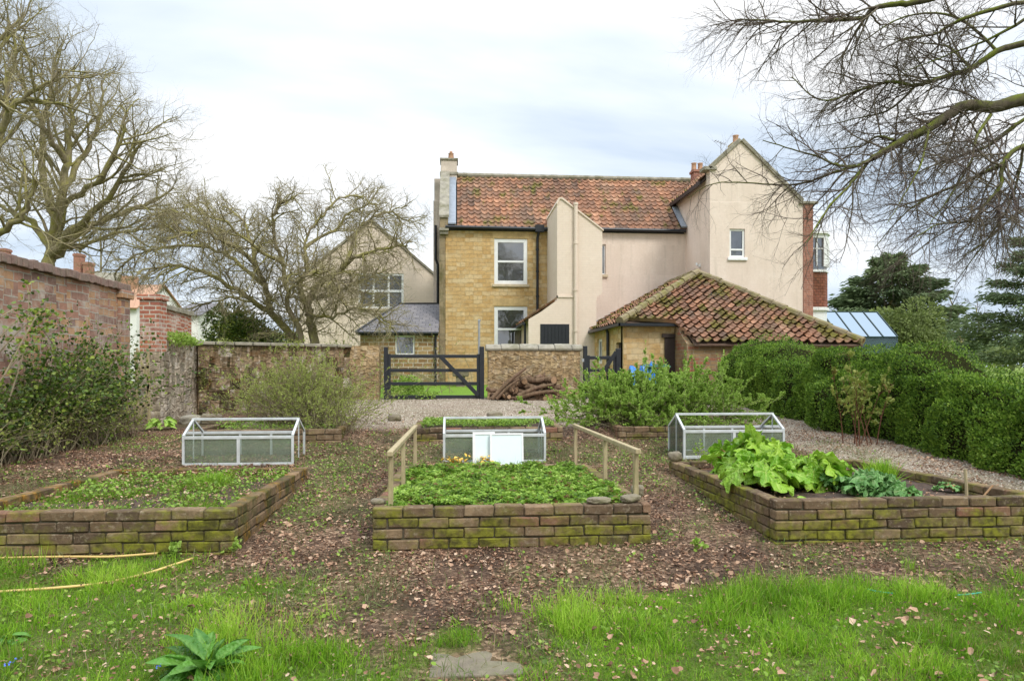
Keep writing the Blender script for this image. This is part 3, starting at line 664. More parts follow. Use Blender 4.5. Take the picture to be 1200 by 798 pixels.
# gable parapet with coping and kneeler
m = MB(); dy, dz = RY-HY, RZ-6.62
m.prism([(HY-.10, 6.44), (HY-.10, 6.86), (RY, RZ+.32), (RY, RZ-.05)], 'x', -.60, -.30); m.build('parapet', MATS['pier_stone'], house)
m = MB(); m.prism([(HY-.16, 6.84), (HY-.16, 6.92), (RY, RZ+.40), (RY, RZ+.30)], 'x', -.63, -.27); m.build('parapet_coping', MATS['coping'], house)
m = MB(); m.box(-.62, -.28, HY-.20, HY-.02, 6.36, 6.46); m.box(-.60, -.30, HY-.14, HY-.02, 6.24, 6.36); m.build('kneeler', MATS['coping'], house, bevel=.01)
# roof
sl = sqrt(dy*dy+dz*dz); th_ = .30; rows = int(round((sl+.16)/th_)); th_ = (sl+.14)/rows
O = (-.30, HY-.12, 6.62-.10); Vd = (0, dy, dz)
roof = pantiles('roof', O, (1, 0, 0), Vd, rows, lambda v: 0.32, lambda v: 8.9+v*.40, house, .245, th_, .010, -.02, 5, mosstop=.05)
Vdn = norm(np.array(Vd)); 
m = MB(); m.prism([(HY-.05, 6.56), (RY, RZ-.08), (31.3, 6.50), (31.3, 6.40), (RY, RZ-.20), (HY-.05, 6.44)], 'x', -.30, 11.5); m.build('roof_deck', MATS['dark'], roof)
m = MB(); m.prism([(RY+.02, RZ-.06), (31.35, 6.52), (31.35, 6.46), (RY+.02, RZ-.12)], 'x', -.29, 11.4); m.build('rear_slope', MATS['pantile'], roof)
m = MB()
for k in range(22): m.tube([(-.2+k*.45, RY, RZ+.045+.006*(k % 2)), (.26+k*.45, RY, RZ+.04)], .105, 8)
m.build('ridge_tiles', MATS['coping'], roof)
m = MB(); m.prism([(HY-.14, 6.66), (RY, RZ+.17), (RY, RZ+.12), (HY-.14, 6.61)], 'x', -.30, -.02); m.build('lead_flashing', MATS['lead'], roof)
# valley at the wing
m = MB()
a = P(803, 267, HY-.05); b2 = P(786, 232, 26.6)
m.bar(Vector((8.40, HY-.2, 6.62)), Vector((8.40, 26.45, 7.62)), .20, .06); m.build('valley_lead', MATS['lead'], roof)
# chimney on the left gable
m = MB(); m.box(-.62, .02, RY-.32, RY+.42, RZ-.4, RZ+.55); ch = m.build('chimney', MATS['chimney'], house, bevel=.02)
m = MB(); m.box(-.66, .06, RY-.36, RY+.46, RZ-.02, RZ+.08); m.build('chimney_band', MATS['coping'], ch, bevel=.01); m = MB(); m.box(-.66, .06, RY-.36, RY+.46, RZ+.55, RZ+.63); m.build('chimney_cap', MATS['coping'], ch, bevel=.01)
m = MB(); m.tube([(-.22, RY, RZ+.62), (-.22, RY, RZ+.68), (-.22, RY, RZ+.88), (-.22, RY, RZ+.90)], [.13, .12, .10, .12], 12); m.tube([(-.22, RY, RZ+.90), (-.22, RY, RZ+.99)], .06, 10); m.build('chimney_pot', MATS['terracotta'], ch, smooth=True)
# projecting stack on the left gable (seen as a narrow strip) with its downpipe
m = MB(); m.box(-.95, -.625, 29.0, 30.2, GZ, 8.3); m.box(-.92, -.628, 29.15, 30.0, 8.3, 9.25); m.box(-.78, -.624, 27.2, 27.6, GZ, 7.6)
m.build('gable_stack', MATS['chimney'], house, bevel=.01)
m = MB(); m.tube([(-.72, 27.1, 3.8), (-.72, 27.1, 5.4), (-.80, 27.1, 5.6), (-.80, 27.1, 6.9)], .05, 8); m.build('drainpipe', MATS['black'], house)
# gutters and downpipes
m = MB(); m.tube([(-.40, HY-.17, 6.50), (3.34, HY-.17, 6.47)], .062, 8); m.box(-.38, 3.32, HY-.03, HY-.003, 6.40, 6.56)
m.tube([(4.84, HY-.17, 6.50), (8.46, HY-.17, 6.48)], .062, 8); m.box(4.84, 8.45, HY-.03, HY-.003, 6.40, 6.56); m.build('gutter', MATS['black'], house)
m = MB(); m.tube([(3.0, HY-.17, 6.5), (2.98, HY-.12, 6.3), (2.95, HY-.07, 6.15), (2.95, HY-.07, 3.3)], .048, 8); m.box(2.86, 3.18, HY-.24, HY-.04, 6.36, 6.62)
for z in (5.7, 4.9, 4.0): m.tube([(2.95, HY-.07, z), (2.95, HY-.07, z+.07)], .062, 8)
m.build('drainpipe', MATS['black'], house)
# the tall painted projection in front (a half gable) and its low side part
m = MB(); PY = 22.9
m.prism([(3.31, 3.95), (3.31, 6.83), (3.40, 7.0), (3.46, 7.0), (4.82, 5.98), (4.82, 3.9), (4.62, 3.75), (4.62, GZ), (2.36, GZ), (2.36, 3.02), (2.75, 3.25), (3.31, 3.66)], 'y', PY, HY-.02)
m.build('painted_projection', MATS['cream_brick'], house)
m = MB(); m.prism([(3.28, 6.84), (3.36, 7.03), (3.48, 7.04), (4.86, 6.0), (4.86, 5.95), (3.46, 6.985), (3.40, 6.985), (3.315, 6.80)], 'y', PY-.04, HY+.2); m.build('projection_coping', MATS['cream_brick'], house)
m = MB(); m.box(3.28, 3.86, PY-.03, PY+.04, 3.74, 3.80); m.box(3.275, 3.33, PY-.03, PY+2, 3.74, 3.80); m.build('string_course', MATS['cream_brick'], house)
m = MB(); m.tube([(3.92, PY-.07, GZ), (3.92, PY-.07, 6.85)], .062, 10)
for z in (2.6, 3.95, 5.5, 6.78): m.tube([(3.92, PY-.07, z), (3.92, PY-.07, z+.08)], .078, 10)
m.build('drainpipe', MATS['cream_brick'], house, smooth=False)
m = MB(); m.box(2.75, 3.71, PY-.015, PY+.0, 1.2, 2.86)
for k in range(8): m.box(2.77+k*.117, 2.77+k*.117+.105, PY-.03, PY-.015, 1.2, 2.80)
d = m.build('door', MATS['black'], house)
sl2 = lambda x: 3.02+(x-2.36)*.66
pr = pantiles('side_roof', (2.2, HY, 2.95), (0, -1, 0), (.835, 0, .55), 4, lambda v: .05, lambda v: 2.62, house, .24, .31, .012, .05, 8)
m = MB(); m.tube([(2.2, PY+.02, 2.88), (2.2, HY, 2.90)], .05, 8); m.tube([(2.27, PY+.25, 2.9), (2.27, PY+.25, .8)], .04, 8); m.build('gutter', MATS['black'], house)
# right wing: gable towards the garden
WX0, WX1, WY = 8.52, 12.10, 23.0
WZl, WZp, WZr = 8.10, 9.08, 7.02
WW = (9.2, 9.74, 5.15, 6.12)
m = MB(); wall_y(m, WX0, 11.78, GZ, 7.02, WY, .35, (WW,))
m.prism([(WX0, 7.02), (WX0, WZl), (9.59, WZp), (11.66, 7.12), (11.78, 7.02)], 'y', WY, WY+.35)
m.poly([(WX0, WY+.35, GZ), (WX0, WY+.35, 7.6), (WX0, 31, 7.6), (WX0, 31, GZ)]); m.poly([(WX0, WY+.35, 7.6), (WX0, WY+.35, 7.85), (WX0, 31, 7.85), (WX0, 31, 7.6)])
m.poly([(WX1, WY+.3, GZ), (WX1, WY+.3, 7.0), (WX1, 31, 7.0), (WX1, 31, GZ)]); m.poly([(WX0, 31, GZ), (WX1, 31, GZ), (WX1, 31, 7), (WX0, 31, 7.8)])
m.build('wing_wall', MATS['cream'], house)
window_y(house, *WW, WY, .07, 1, (.28,), recess=.05, sillm='white')
m = MB(); m.box(11.782, WX1+.02, WY-.03, WY+.5, GZ, 7.0); m.build('brick_pier', MATS['redbrick'], house)
m = MB()
def cop(a, b, w=.12):
    d_ = Vector((b[0]-a[0], 0, b[1]-a[1])).normalized(); n_ = Vector((-d_.z, 0, d_.x))
    p0 = Vector((a[0], 0, a[1])); p1 = Vector((b[0], 0, b[1]))
    m.prism([((p0).x, p0.z), ((p1).x, p1.z), ((p1+n_*w).x, (p1+n_*w).z), ((p0+n_*w).x, (p0+n_*w).z)], 'y', WY-.07, WY+.40)
cop((WX0+.0, WZl), (9.60, WZp+.01)); cop((9.58, WZp+.01), (11.72, 7.06))
m.box(WX0-.22, WX0+.22, WY-.07, WY+.4, WZl-.02, WZl+.10); m.box(11.62, 12.28, WY-.09, WY+.45, 7.0, 7.09)
m.build('gable_coping', MATS['coping'], house, bevel=.01)
# wing roof: left slope and right slope behind the gable
wr = pantiles('wing_roof', (WX0-.22, WY+.40, 7.80), (0, 1, 0), (1.0, 0, .92), 5, lambda v: 0, lambda v: 7.4, house, .245, .33, .010, -.03, 12)
m = MB(); m.prism([(WX0-.18, 7.80), (9.59, 9.02), (12.3, 6.80), (12.3, 6.70), (9.59, 8.90), (WX0-.18, 7.70)], 'y', WY+.36, 31); m.build('roof_deck', MATS['browndoor'], wr)
m = MB(); m.prism([(9.6, 9.06), (12.35, 6.84), (12.35, 6.80), (9.6, 9.00)], 'y', WY+.37, 31); m.build('right_slope', MATS['pantile'], wr)
m = MB(); m.box(WX0-.26, WX0-.22, WY+.3, 31, 7.66, 7.80); m.build('fascia', MATS['browndoor'], wr)
def stack(x, y, z0, z1, w, mat, pots, potm):
    m = MB(); m.box(x-w, x+w, y-w, y+w, z0, z1); m.box(x-w-.04, x+w+.04, y-w-.04, y+w+.04, z1-.10, z1); c_ = m.build('chimney', MATS[mat], house, bevel=.01)
    for dx_ in pots:
        m = MB(); m.tube([(x+dx_, y, z1), (x+dx_, y, z1+.06), (x+dx_, y, z1+.26), (x+dx_, y, z1+.30)], [.12, .10, .09, .115], 10); m.build('chimney_pot', MATS[potm], c_, smooth=True)
stack(9.55, 27.2, 8.7, 9.25, .20, 'redbrick', (-.13, .13), 'terracotta')
stack(9.72, 23.75, 8.8, 9.22, .17, 'yellowpot', (0.0,), 'terracotta')
m = MB(); m.tube([(9.25, 23.9, 8.6), (9.25, 23.9, 9.35)], .014, 5); m.tube([(8.95, 23.7, 9.32), (9.45, 24.0, 9.28)], .010, 5)
for k in range(5): m.tube([(8.98+k*.11, 23.72+k*.066-.12, 9.31), (8.98+k*.11, 23.72+k*.066+.12, 9.31)], .007, 4)
m.build('aerial', MATS['greymetal'], house)
m = MB(); m.box(WX0-.08, WX0-.003, 23.9, 24.0, 4.95, 5.05); m.tube([(WX0-.12, 23.95, 5.0), (WX0-.12, 23.95, 5.10)], .04, 8); m.build('wall_lamp', MATS['white'], house)
# two storey bay on the right flank
by0, by1, bx = 23.75, 26.0, 13.25
def bayp(o=0): return [(WX1, by0-o), (12.95+o*.5, by0-o), (bx+o, by0+.35), (bx+o, by1-.35), (12.95, by1+o), (WX1, by1+o)]
m = MB(); m.prism(bayp(), 'z', 3.55, 4.80); b_ = m.build('bay', MATS['tilehung'], house)
m = MB(); m.prism(bayp(.05), 'z', 4.80, 4.88); m.prism(bayp(.04), 'z', 6.0, 6.14); m.prism(bayp(.12), 'z', 6.14, 6.22); m.prism(bayp(-.02), 'z', .6, 3.55); m.prism(bayp(.06), 'z', 3.45, 3.56); m.prism(bayp(-.03), 'z', 4.88, 5.05)
bp = bayp()
for p_ in bp[1:5]: m.box(p_[0]-.05, p_[0]+.05, p_[1]-.05, p_[1]+.05, 5.0, 6.02)
for (p_, q_) in zip(bp[:-1], bp[1:]):
    for f_ in (.33, .66): m.box(p_[0]+(q_[0]-p_[0])*f_-.02, p_[0]+(q_[0]-p_[0])*f_+.02, p_[1]+(q_[1]-p_[1])*f_-.02, p_[1]+(q_[1]-p_[1])*f_+.02, 5.0, 6.02)
    m.bar((p_[0], p_[1], 5.62), (q_[0], q_[1], 5.62), .04, .03)
m.build('bay_frame', MATS['white'], b_)
m = MB(); m.prism([(a*1.0-(.03 if i in (2, 3) else 0), c+(.03 if i == 1 else 0)) for i, (a, c) in enumerate(bp)], 'z', 4.9, 6.0); m.build('bay_glass', MATS['winglass'], b_)
m = MB(); q = bayp(.08); top = (12.2, (by0+by1)/2, 6.42)
for i in range(5): m.poly([(q[i][0], q[i][1], 6.22), (q[i+1][0], q[i+1][1], 6.22), top])
m.build('bay_roof', MATS['lead'], b_)

# ================================================================== SLATE SHED
sh = thing('outhouse', (-1.9, 26, .8), 'low stone outhouse with grey slate roof and small white window beside the gate', 'outhouse')
m = MB(); HW = P(463, 393, 24.9); HW2 = P(486, 416, 24.9); hw = (HW.x, HW2.x, HW2.z, HW.z)
wall_y(m, -3.37, -.625, GZ, 2.72, 24.9, .3, (hw,)); m.box(-3.37, -3.07, 25.2, 28.5, GZ, 2.72); m.build('stone_wall', MATS['coursed'], sh)
window_y(sh, *hw, 24.9, .06, 1, (), recess=.04, sill=False)
m = MB(); e0 = (-3.5, 24.75, 2.68); e1 = (-.625, 24.75, 2.68); r0 = (-2.2, 26.9, 3.86); r1 = (-.625, 26.9, 3.88); e2 = (-3.5, 29.0, 2.68)
def slab_(m, pts, t=.06):
    A = [Vector(p) for p in pts]; nrm = (A[1]-A[0]).cross(A[2]-A[0]).normalized(); nrm = nrm if nrm.z > 0 else -nrm; B = [p-nrm*t for p in A]; n = len(A)
    m.poly(A); m.poly(B[::-1])
    for i in range(n): m.poly([A[i], B[i], B[(i+1) % n], A[(i+1) % n]])
slab_(m, [e0, e1, r1, r0]); slab_(m, [e2, e0, r0]); slab_(m, [r0, r1, (-.625, 29, 2.68), e2]); rf = m.build('roof', MATS['slate'], sh)
m = MB(); m.bar(e0, r0, .10, .04); m.bar(r0, r1, .12, .05); m.build('ridge_lead', MATS['black'], rf)
m = MB(); m.box(-.86, -.626, 24.77, 26.8, 2.70, 2.74); m.build('flashing', MATS['lead'], rf) if False else None
m = MB(); m.tube([(-3.5, 24.72, 2.64), (-.64, 24.72, 2.64)], .05, 8); m.box(-3.45, -.64, 24.80, 24.89, 2.56, 2.68); m.tube([(-.74, 24.82, 2.6), (-.74, 24.82, .8)], .042, 8); m.build('gutter', MATS['black'], sh)

# ================================================================== CREAM BARN BEHIND
bn = thing('cream_building', (-3.8, 33, .8), 'tall cream gabled building behind the twisted tree with a six pane window', 'building')
m = MB(); a = P(420, 320, 32); b = P(473, 362, 32); BW = (a.x, b.x, b.z, a.z)
zt_ = BW[3]+.12; xl_ = -7.0+3.16*(zt_-5.38)/2.6; xr_ = -.77-3.07*(zt_-5.38)/2.6
wall_y(m, -7.0, -.45, GZ, 5.38, 32, .4, ((BW[0], BW[1], BW[2], 5.38),)); wall_y(m, xl_, xr_, 5.38, zt_, 32, .4, ((BW[0], BW[1], 5.38, BW[3]),))
m.prism([(-7.0, 5.38), (xl_, zt_), (xl_, 5.38)], 'y', 32, 32.4); m.prism([(xr_, zt_), (-.77, 5.38), (xr_, 5.38)], 'y', 32, 32.4); m.prism([(xl_, zt_), (-3.84, 7.98), (xr_, zt_)], 'y', 32, 32.4)
m.box(-7, -6.7, 32.4, 42, GZ, 5.3); m.box(-.75, -.45, 32.4, 42, GZ, 5.3); m.build('gable_wall', MATS['cream_brick'], bn)
window_y(bn, *BW, 32, .10, 3, (.5,), glass='leaded', recess=.03, bar=.09)
m = MB()
for (p_, q_) in (((-7.1, 5.33), (-3.84, 8.02)), ((-3.84, 8.02), (-.70, 5.36))): m.prism([p_, q_, (q_[0], q_[1]+.12), (p_[0], p_[1]+.12)], 'y', 31.93, 42)
m.box(-.78, -.42, 31.93, 42, 5.36, 5.44); m.build('roof', MATS['coping'], bn)

# ================================================================== PANTILED OUTBUILDING
ob = thing('outbuilding', (7.3, 20, .6), 'low stone outbuilding with mossy hipped pantile roof behind the shrubs', 'outbuilding')
EX0, EY0, EZ0 = 4.42, 18.7, 2.66; AP = (7.72, 22.0, 4.46); sy = (AP[2]-EZ0)/(AP[1]-EY0); sx = (AP[2]-EZ0)/(AP[0]-EX0)
EY1 = 17.65; EZ1 = EZ0-(EY0-EY1)*sy; ERX = AP[0]+(AP[2]-EZ1)/.80
m = MB()
m.box(EX0+.14, 5.98, EY0+.16, EY0+.46, GZ, EZ0+.0)            # left part of the front wall
m.build('front_wall', MATS['outbrick'] if False else MATS['sandstone'], ob)
m = MB(); dw = [(18.98, 19.75), (21.7, 22.45)]
ya = EY0+.16
for (a, b, z0_, z1_) in ((ya+.30, 18.98, GZ, EZ0), (18.98, 19.75, 2.14, EZ0), (19.75, 21.7, GZ, EZ0), (21.7, 22.45, GZ, 1.55), (21.7, 22.45, 2.35, EZ0), (22.45, 25.3, GZ, EZ0)): m.box(EX0+.14, EX0+.44, a, b, z0_, z1_)
m.build('side_wall', MATS['sandstone'], ob)
m = MB(); m.box(EX0+.22, EX0+.27, 18.98, 19.75, GZ, 2.14); m.build('door', MATS['browndoor'], ob)
m = MB(); m.box(EX0+.19, EX0+.25, 21.7, 21.80, 1.55, 2.35); m.box(EX0+.19, EX0+.25, 22.35, 22.45, 1.55, 2.35); m.box(EX0+.19, EX0+.25, 21.8, 22.35, 2.26, 2.35); m.box(EX0+.19, EX0+.25, 21.8, 22.35, 1.55, 1.64); m.box(EX0+.20, EX0+.24, 22.05, 22.10, 1.64, 2.26)
w_ = m.build('window', MATS['white'], ob); m = MB(); m.box(EX0+.215, EX0+.225, 21.75, 22.40, 1.6, 2.3); m.build('pane', MATS['winglass'], w_)
m = MB(); m.box(EX0+.10, EX0+.139, 23.6, 24.2, GZ, 2.5); m.build('side_door', MATS['white'], ob)
pa = P(803, 396, 18.2); pb = P(816, 428, 18.2)
m = MB(); wall_y(m, 6.12, ERX-.15, GZ, EZ1-.02, EY1+.14, .3); m.build('low_front_wall', MATS['outbrick'], ob)
m = MB()      # return wall with its raking top, and the dark doorway
m.hexa([(5.98, EY1+.16, GZ), (6.12, EY1+.16, GZ), (6.12, EY0+.5, GZ), (5.98, EY0+.5, GZ), (5.98, EY1+.16, EZ1-.04), (6.12, EY1+.16, EZ1-.04), (6.12, EY0+.5, EZ0+.18), (5.98, EY0+.5, EZ0+.18)])
m.build('return_wall', MATS['outbrick'], ob)
m = MB(); m.box(5.70, 5.978, EY0+.10, EY0+.159, 1.2, 2.26); m.box(5.62, 5.978, EY0+.06, EY0+.159, 2.26, 2.36); m.build('dark_doorway', MATS['browndoor'], ob)
# front slope: O at the low eave
L1 = sqrt((AP[1]-EY1)**2+(AP[2]-EZ1)**2); rows = 18; th1 = L1/rows; vk = sqrt((EY0-EY1)**2+(EZ0-EZ1)**2)
def flo(v):
    y = EY1+(AP[1]-EY1)*v/L1
    if v < vk-.02: return 5.90+.0*(1-v/vk)+.25*(1-v/vk)
    return EX0+(AP[0]-EX0)*(y-EY0)/(AP[1]-EY0)
def fhi(v): return ERX+(AP[0]-ERX)*v/L1
r_ = pantiles('roof', (0, EY1, EZ1), (1, 0, 0), (0, AP[1]-EY1, AP[2]-EZ1), rows, flo, fhi, ob, .235, th1, .022, .115, 21, amp=.042, lift=.055, mosstop=.22, shade=.0)
L2 = sqrt((AP[0]-EX0)**2+(AP[2]-EZ0)**2); r2 = 13
pantiles('side_slope', (EX0, 25.45, EZ0), (0, -1, 0), (AP[0]-EX0, 0, AP[2]-EZ0), r2, lambda v: 0, lambda v: 25.45-(EY0+(AP[1]-EY0)*v/L2), ob, .235, L2/r2, .02, .11, 23, amp=.036, lift=.045)
m = MB(); A_ = Vector(AP); D_ = Vector((0, 0, .07))
slab_(m, [Vector((5.9, EY0-.5, EZ0-.5*sy))-D_, Vector((6.2, EY1, EZ1))-D_, Vector((ERX, EY1, EZ1))-D_, A_-D_, Vector((EX0, EY0, EZ0))-D_, Vector((5.9, EY0, EZ0))-D_], .05) if False else None
slab_(m, [Vector((6.15, EY1, EZ1))-D_, Vector((ERX, EY1, EZ1))-D_, A_-D_, Vector((6.15, EY0+(AP[1]-EY0)*(6.15-EX0)/(AP[0]-EX0), EZ0+(AP[2]-EZ0)*(6.15-EX0)/(AP[0]-EX0)))-D_], .04)
slab_(m, [Vector((EX0, EY0, EZ0))-D_, Vector((6.15, EY0, EZ0))-D_, Vector((6.15, EY0+(AP[1]-EY0)*(6.15-EX0)/(AP[0]-EX0), EZ0+(AP[2]-EZ0)*(6.15-EX0)/(AP[0]-EX0)))-D_], .04)
slab_(m, [Vector((EX0, 25.4, EZ0))-D_, Vector((EX0, EY0, EZ0))-D_, A_-D_, Vector((AP[0], 25.4, AP[2]))-D_], .04)
slab_(m, [Vector((ERX, EY1, EZ1))-D_, Vector((ERX, 25.4, EZ1))-D_, Vector((AP[0], 25.4, AP[2]))-D_, A_-D_], .04)
m.build('roof_deck', MATS['pantile'], r_)
def hip(a, b, n, r, mat):
    m = MB(); a = Vector(a); b = Vector(b); rr = random.Random(4)
    for k in range(n):
        p0 = a.lerp(b, k/n); p1 = a.lerp(b, (k+1.12)/n); j = Vector((rr.uniform(-.015, .015), rr.uniform(-.015, .015), rr.uniform(0, .02)))
        m.tube([p0+Vector((0, 0, .03))+j, p1+Vector((0, 0, .02))+j], [r*1.08, r*.95], 8)
    return m.build('hip_tiles', MATS['mosscop'], r_, smooth=False)
hip((EX0, EY0, EZ0), AP, 13, .115, 'coping'); hip((ERX, EY1, EZ1), AP, 12, .105, 'coping'); hip(AP, (AP[0], 25.3, AP[2]), 9, .11, 'coping')
m = MB(); m.box(EX0-.05, 6.0, EY0-.09, EY0-.01, EZ0-.10, EZ0-.02); m.box(EX0-.08, EX0-.01, EY0-.09, 25.3, EZ0-.10, EZ0-.02); m.tube([(EX0+.05, 20.6, EZ0-.1), (EX0+.08, 20.6, EZ0-.2), (EX0+.08, 20.6, .7)], .045, 8)
m.build('gutter', MATS['black'], ob)
m = MB(); zt = lambda x: EZ0+(x-EX0)*sx
m.hexa([(EX0+.2, 25.36, zt(EX0+.2)), (8.5, 25.36, zt(AP[0])), (8.5, 25.49, zt(AP[0])), (EX0+.2, 25.49, zt(EX0+.2)), (EX0+.2, 25.36, zt(EX0+.2)+.16), (8.5, 25.36, zt(AP[0])+.16), (8.5, 25.49, zt(AP[0])+.16), (EX0+.2, 25.49, zt(EX0+.2)+.16)])
m.build('lead_flashing', MATS['lead'], r_)
m = MB(); pp = P(838, 347, 20.55)
m.obox(pp+Vector((0, 0, .02)), Matrix.Rotation(math.atan(sy), 3, 'X'), .17, .14, .012); m.obox(pp+Vector((-.12, -.22, -.08)), Matrix.Rotation(math.atan(sy), 3, 'X')@Matrix.Rotation(.4, 3, 'Z'), .10, .12, .012)
m.build('roof_patch', MATS['polycarb'], r_)

# ================================================================== GARDEN WALLS
def rough_wall(name, pts, z0, z1, th, mat, parent, origin=None, step=.22, amp=.03, seed=0, ztopf=None):
    """wall along a plan polyline; both faces and top as a displaced grid"""
    pl = [Vector((p[0], p[1], 0)) for p in pts]; samples = []
    for a, b in zip(pl[:-1], pl[1:]):
        n = max(1, int((b-a).length/step)); d = (b-a).normalized(); nn = Vector((-d.y, d.x, 0))
        for i in range(n+(b is pl[-1])): samples.append((a.lerp(b, i/n), nn))
    nz_ = max(2, int((z1-z0)/step)); prof = [(-1, k/nz_) for k in range(nz_+1)]+[(1, 1-k/nz_) for k in range(nz_+1)]
    V = []; 
    for (p, nn) in samples:
        zt_ = ztopf(p.x, p.y) if ztopf else z1
        for s_, f in prof: V.append((p.x+nn.x*s_*th/2, p.y+nn.y*s_*th/2, z0+(zt_-z0)*f))
    V = np.array(V); V += .6*amp*np.stack([n3(V, 3, seed), n3(V, 3, seed+1), .5*n3(V, 2, seed+2)], 1)
    k = len(prof); ns = len(samples); i, j = np.meshgrid(np.arange(ns-1), np.arange(k-1)); b = (i*k+j).ravel()
    F = [np.stack([b, b+1, b+k+1, b+k], 1)]; ends = np.array([list(range(k))[::-1], [(ns-1)*k+q for q in range(k)]])
    o = mk(name, V, F+[ends], MATS[mat], parent, origin, uv=True)
    return o
LX = -5.9
w1 = thing('brick_garden_wall', (LX-.15, 8, .2), 'tall weathered brick garden wall with brick coping along the left side', 'wall')
rough_wall('brick_face', [(LX-.17, 2.0), (LX-.17, 13.0)], 0, 2.80, .34, 'oldbrick', w1, amp=.02, step=.3)
rr = random.Random(3); m = MB(); y = 2.0
while y < 13.05:
    w = rr.uniform(.10, .13); m.obox((LX-.17+rr.uniform(-.012, .012), y+w/2, 2.865+rr.uniform(-.012, .012)), Matrix.Rotation(rr.uniform(-.04, .04), 3, 'X'), .235, w/2-.004, .062); y += w
m.build('coping', MATS['coping_brick'], w1, bevel=.01)
m = MB(); m.box(LX-.36, LX+.055, 12.74, 13.08, .2, 2.66); m.box(LX-.40, LX+.10, 12.70, 13.14, 2.66, 2.80); m.build('end_pier', MATS['oldbrick'], w1, bevel=.01)
m = MB(); m.box(LX-.3, LX+.09, 4.0, 12.6, 0.1, 1.1); m.build('plinth', MATS['rubble_pale'], w1) if False else None
pl = thing('brick_pillar', (-5.87, 14.1, .3), 'square orange brick pillar standing between the two left walls', 'pillar')
m = MB(); m.box(-6.05, -5.69, 13.92, 14.28, 1.75, 2.74); m.build('shaft', MATS['pillarbrick'], pl)
m = MB(); m.box(-6.09, -5.65, 13.88, 14.32, 2.74, 2.84); m.build('cap', MATS['pillarbrick'], pl, bevel=.01)
m = MB(); m.box(-6.10, -5.66, 13.90, 14.32, .2, 1.75); m.build('stone_base', MATS['rubble_pale'], pl)
w2 = thing('rendered_brick_wall', (-5.95, 15, .4), 'short flaking brick wall with stone coping behind the orange pillar', 'wall')
rough_wall('brick_face', [(-6.0, 14.30), (-6.0, 16.1)], 1.8, 2.62, .24, 'pillarbrick', w2)
m = MB()
for k in range(5): m.box(-6.17, -5.83, 14.33+k*.36, 14.33+k*.36+.35, 2.62-.01*k, 2.72-.01*k)
m.build('coping', MATS['coping'], w2, bevel=.01)
w3 = thing('rubble_wall', (-5.8, 15, .3), 'pale lichened rubble wall below the short brick wall on the left', 'wall')
rough_wall('stone_face', [(-5.92, 14.34), (-5.9, 16.1)], .2, 1.98, .40, 'rubble_pale', w3, amp=.06, seed=4)
w4 = thing('mossy_stone_wall', (-4.2, 17, .4), 'long mossy rubble stone wall with flat coping below the twisted tree', 'wall')
rough_wall('stone_face', [(-5.75, 16.0), (-2.72, 17.85)], .2, 1.93, .42, 'rubble', w4, amp=.05, seed=6)
m = MB(); a = Vector((-5.78, 15.95, 1.975)); b = Vector((-2.70, 17.83, 1.97)); n = 9
for k in range(n): m.bar(a.lerp(b, k/n+.003), a.lerp(b, (k+1)/n-.003), .50+.02*(k % 2), .075)
m.build('coping', MATS['coping'], w4, bevel=.015)
w5 = thing('stone_gate_pier', (-2.3, 17.9, .5), 'squat rubble stone pier left of the wide black gate', 'pier')
rough_wall('stone_face', [(-2.72, 17.9), (-1.93, 17.9)], .2, 1.97, .46, 'rubble_tan', w5, amp=.05, seed=8, step=.15)
w6 = thing('stone_wall_between_gates', (1.95, 17.95, .6), 'tan rubble wall with rounded top between the two black gates', 'wall')
rough_wall('stone_face', [(.80, 18.0), (3.17, 18.0)], .3, 1.90, .42, 'rubble_tan', w6, amp=.05, seed=10, step=.15)
m = MB(); rr = random.Random(9); x = .74
while x < 3.2:
    w = rr.uniform(.3, .5); w = min(w, 3.24-x); m.prism([(17.77, 1.86), (17.75, 1.92), (17.82, 2.00+rr.uniform(-.01, .02)), (18.0, 2.04+rr.uniform(-.01, .02)), (18.18, 2.0), (18.25, 1.92), (18.23, 1.86)], 'x', x+.003, x+w-.003); x += w+.001
m.build('coping', MATS['coping'], w6, bevel=.02)

# ================================================================== BEYOND THE LEFT WALL
fh = thing('far_cottage', (-15, 34, .5), 'distant white cottage with orange tiled roof seen past the brick pillar', 'cottage')
a = P(120, 352, 34); b = P(160, 352, 34); m = MB(); m.box(a.x-5, b.x+.0, 34, 40, .4, a.z-.3); m.prism([(34, a.z-.3), (37, a.z+.95), (40, a.z-.3)], 'x', b.x-.5, b.x); m.build('wall', MATS['whitewash'], fh)
m = MB(); slab_(m, [(a.x-5.1, 33.8, a.z-.35), (b.x+.1, 33.8, a.z-.35), (b.x+.1, 37, a.z+1.1), (a.x-5.1, 37, a.z+1.1)]); slab_(m, [(a.x-5.1, 40.2, a.z-.35), (a.x-5.1, 37, a.z+1.1), (b.x+.1, 37, a.z+1.1), (b.x+.1, 40.2, a.z-.35)]); m.build('roof', MATS['terracotta'], fh)
m = MB(); c_ = P(152, 330, 36.5); m.box(c_.x-.3, c_.x+.3, 36.2, 36.8, 3.5, c_.z+.25); ck = m.build('chimney', MATS['terracotta'], fh)
fh2 = thing('far_house', (-24, 46, .5), 'distant house with brick chimneys showing above the tall brick wall', 'house')
a = P(84, 312, 46); b = P(128, 330, 46); m = MB(); m.box(a.x-8, b.x, 46, 54, .4, b.z-1); m.build('wall', MATS['whitewash'], fh2)
m = MB(); slab_(m, [(a.x-8, 45.8, b.z-1), (b.x, 45.8, b.z-1), (b.x-1.2, 50, a.z+.1), (a.x-8, 50, a.z+.6)]); slab_(m, [(a.x-8, 54.2, b.z-1), (a.x-8, 50, a.z+.6), (b.x-1.2, 50, a.z+.1), (b.x, 54.2, b.z-1)]); m.build('roof', MATS['coping'], fh2)
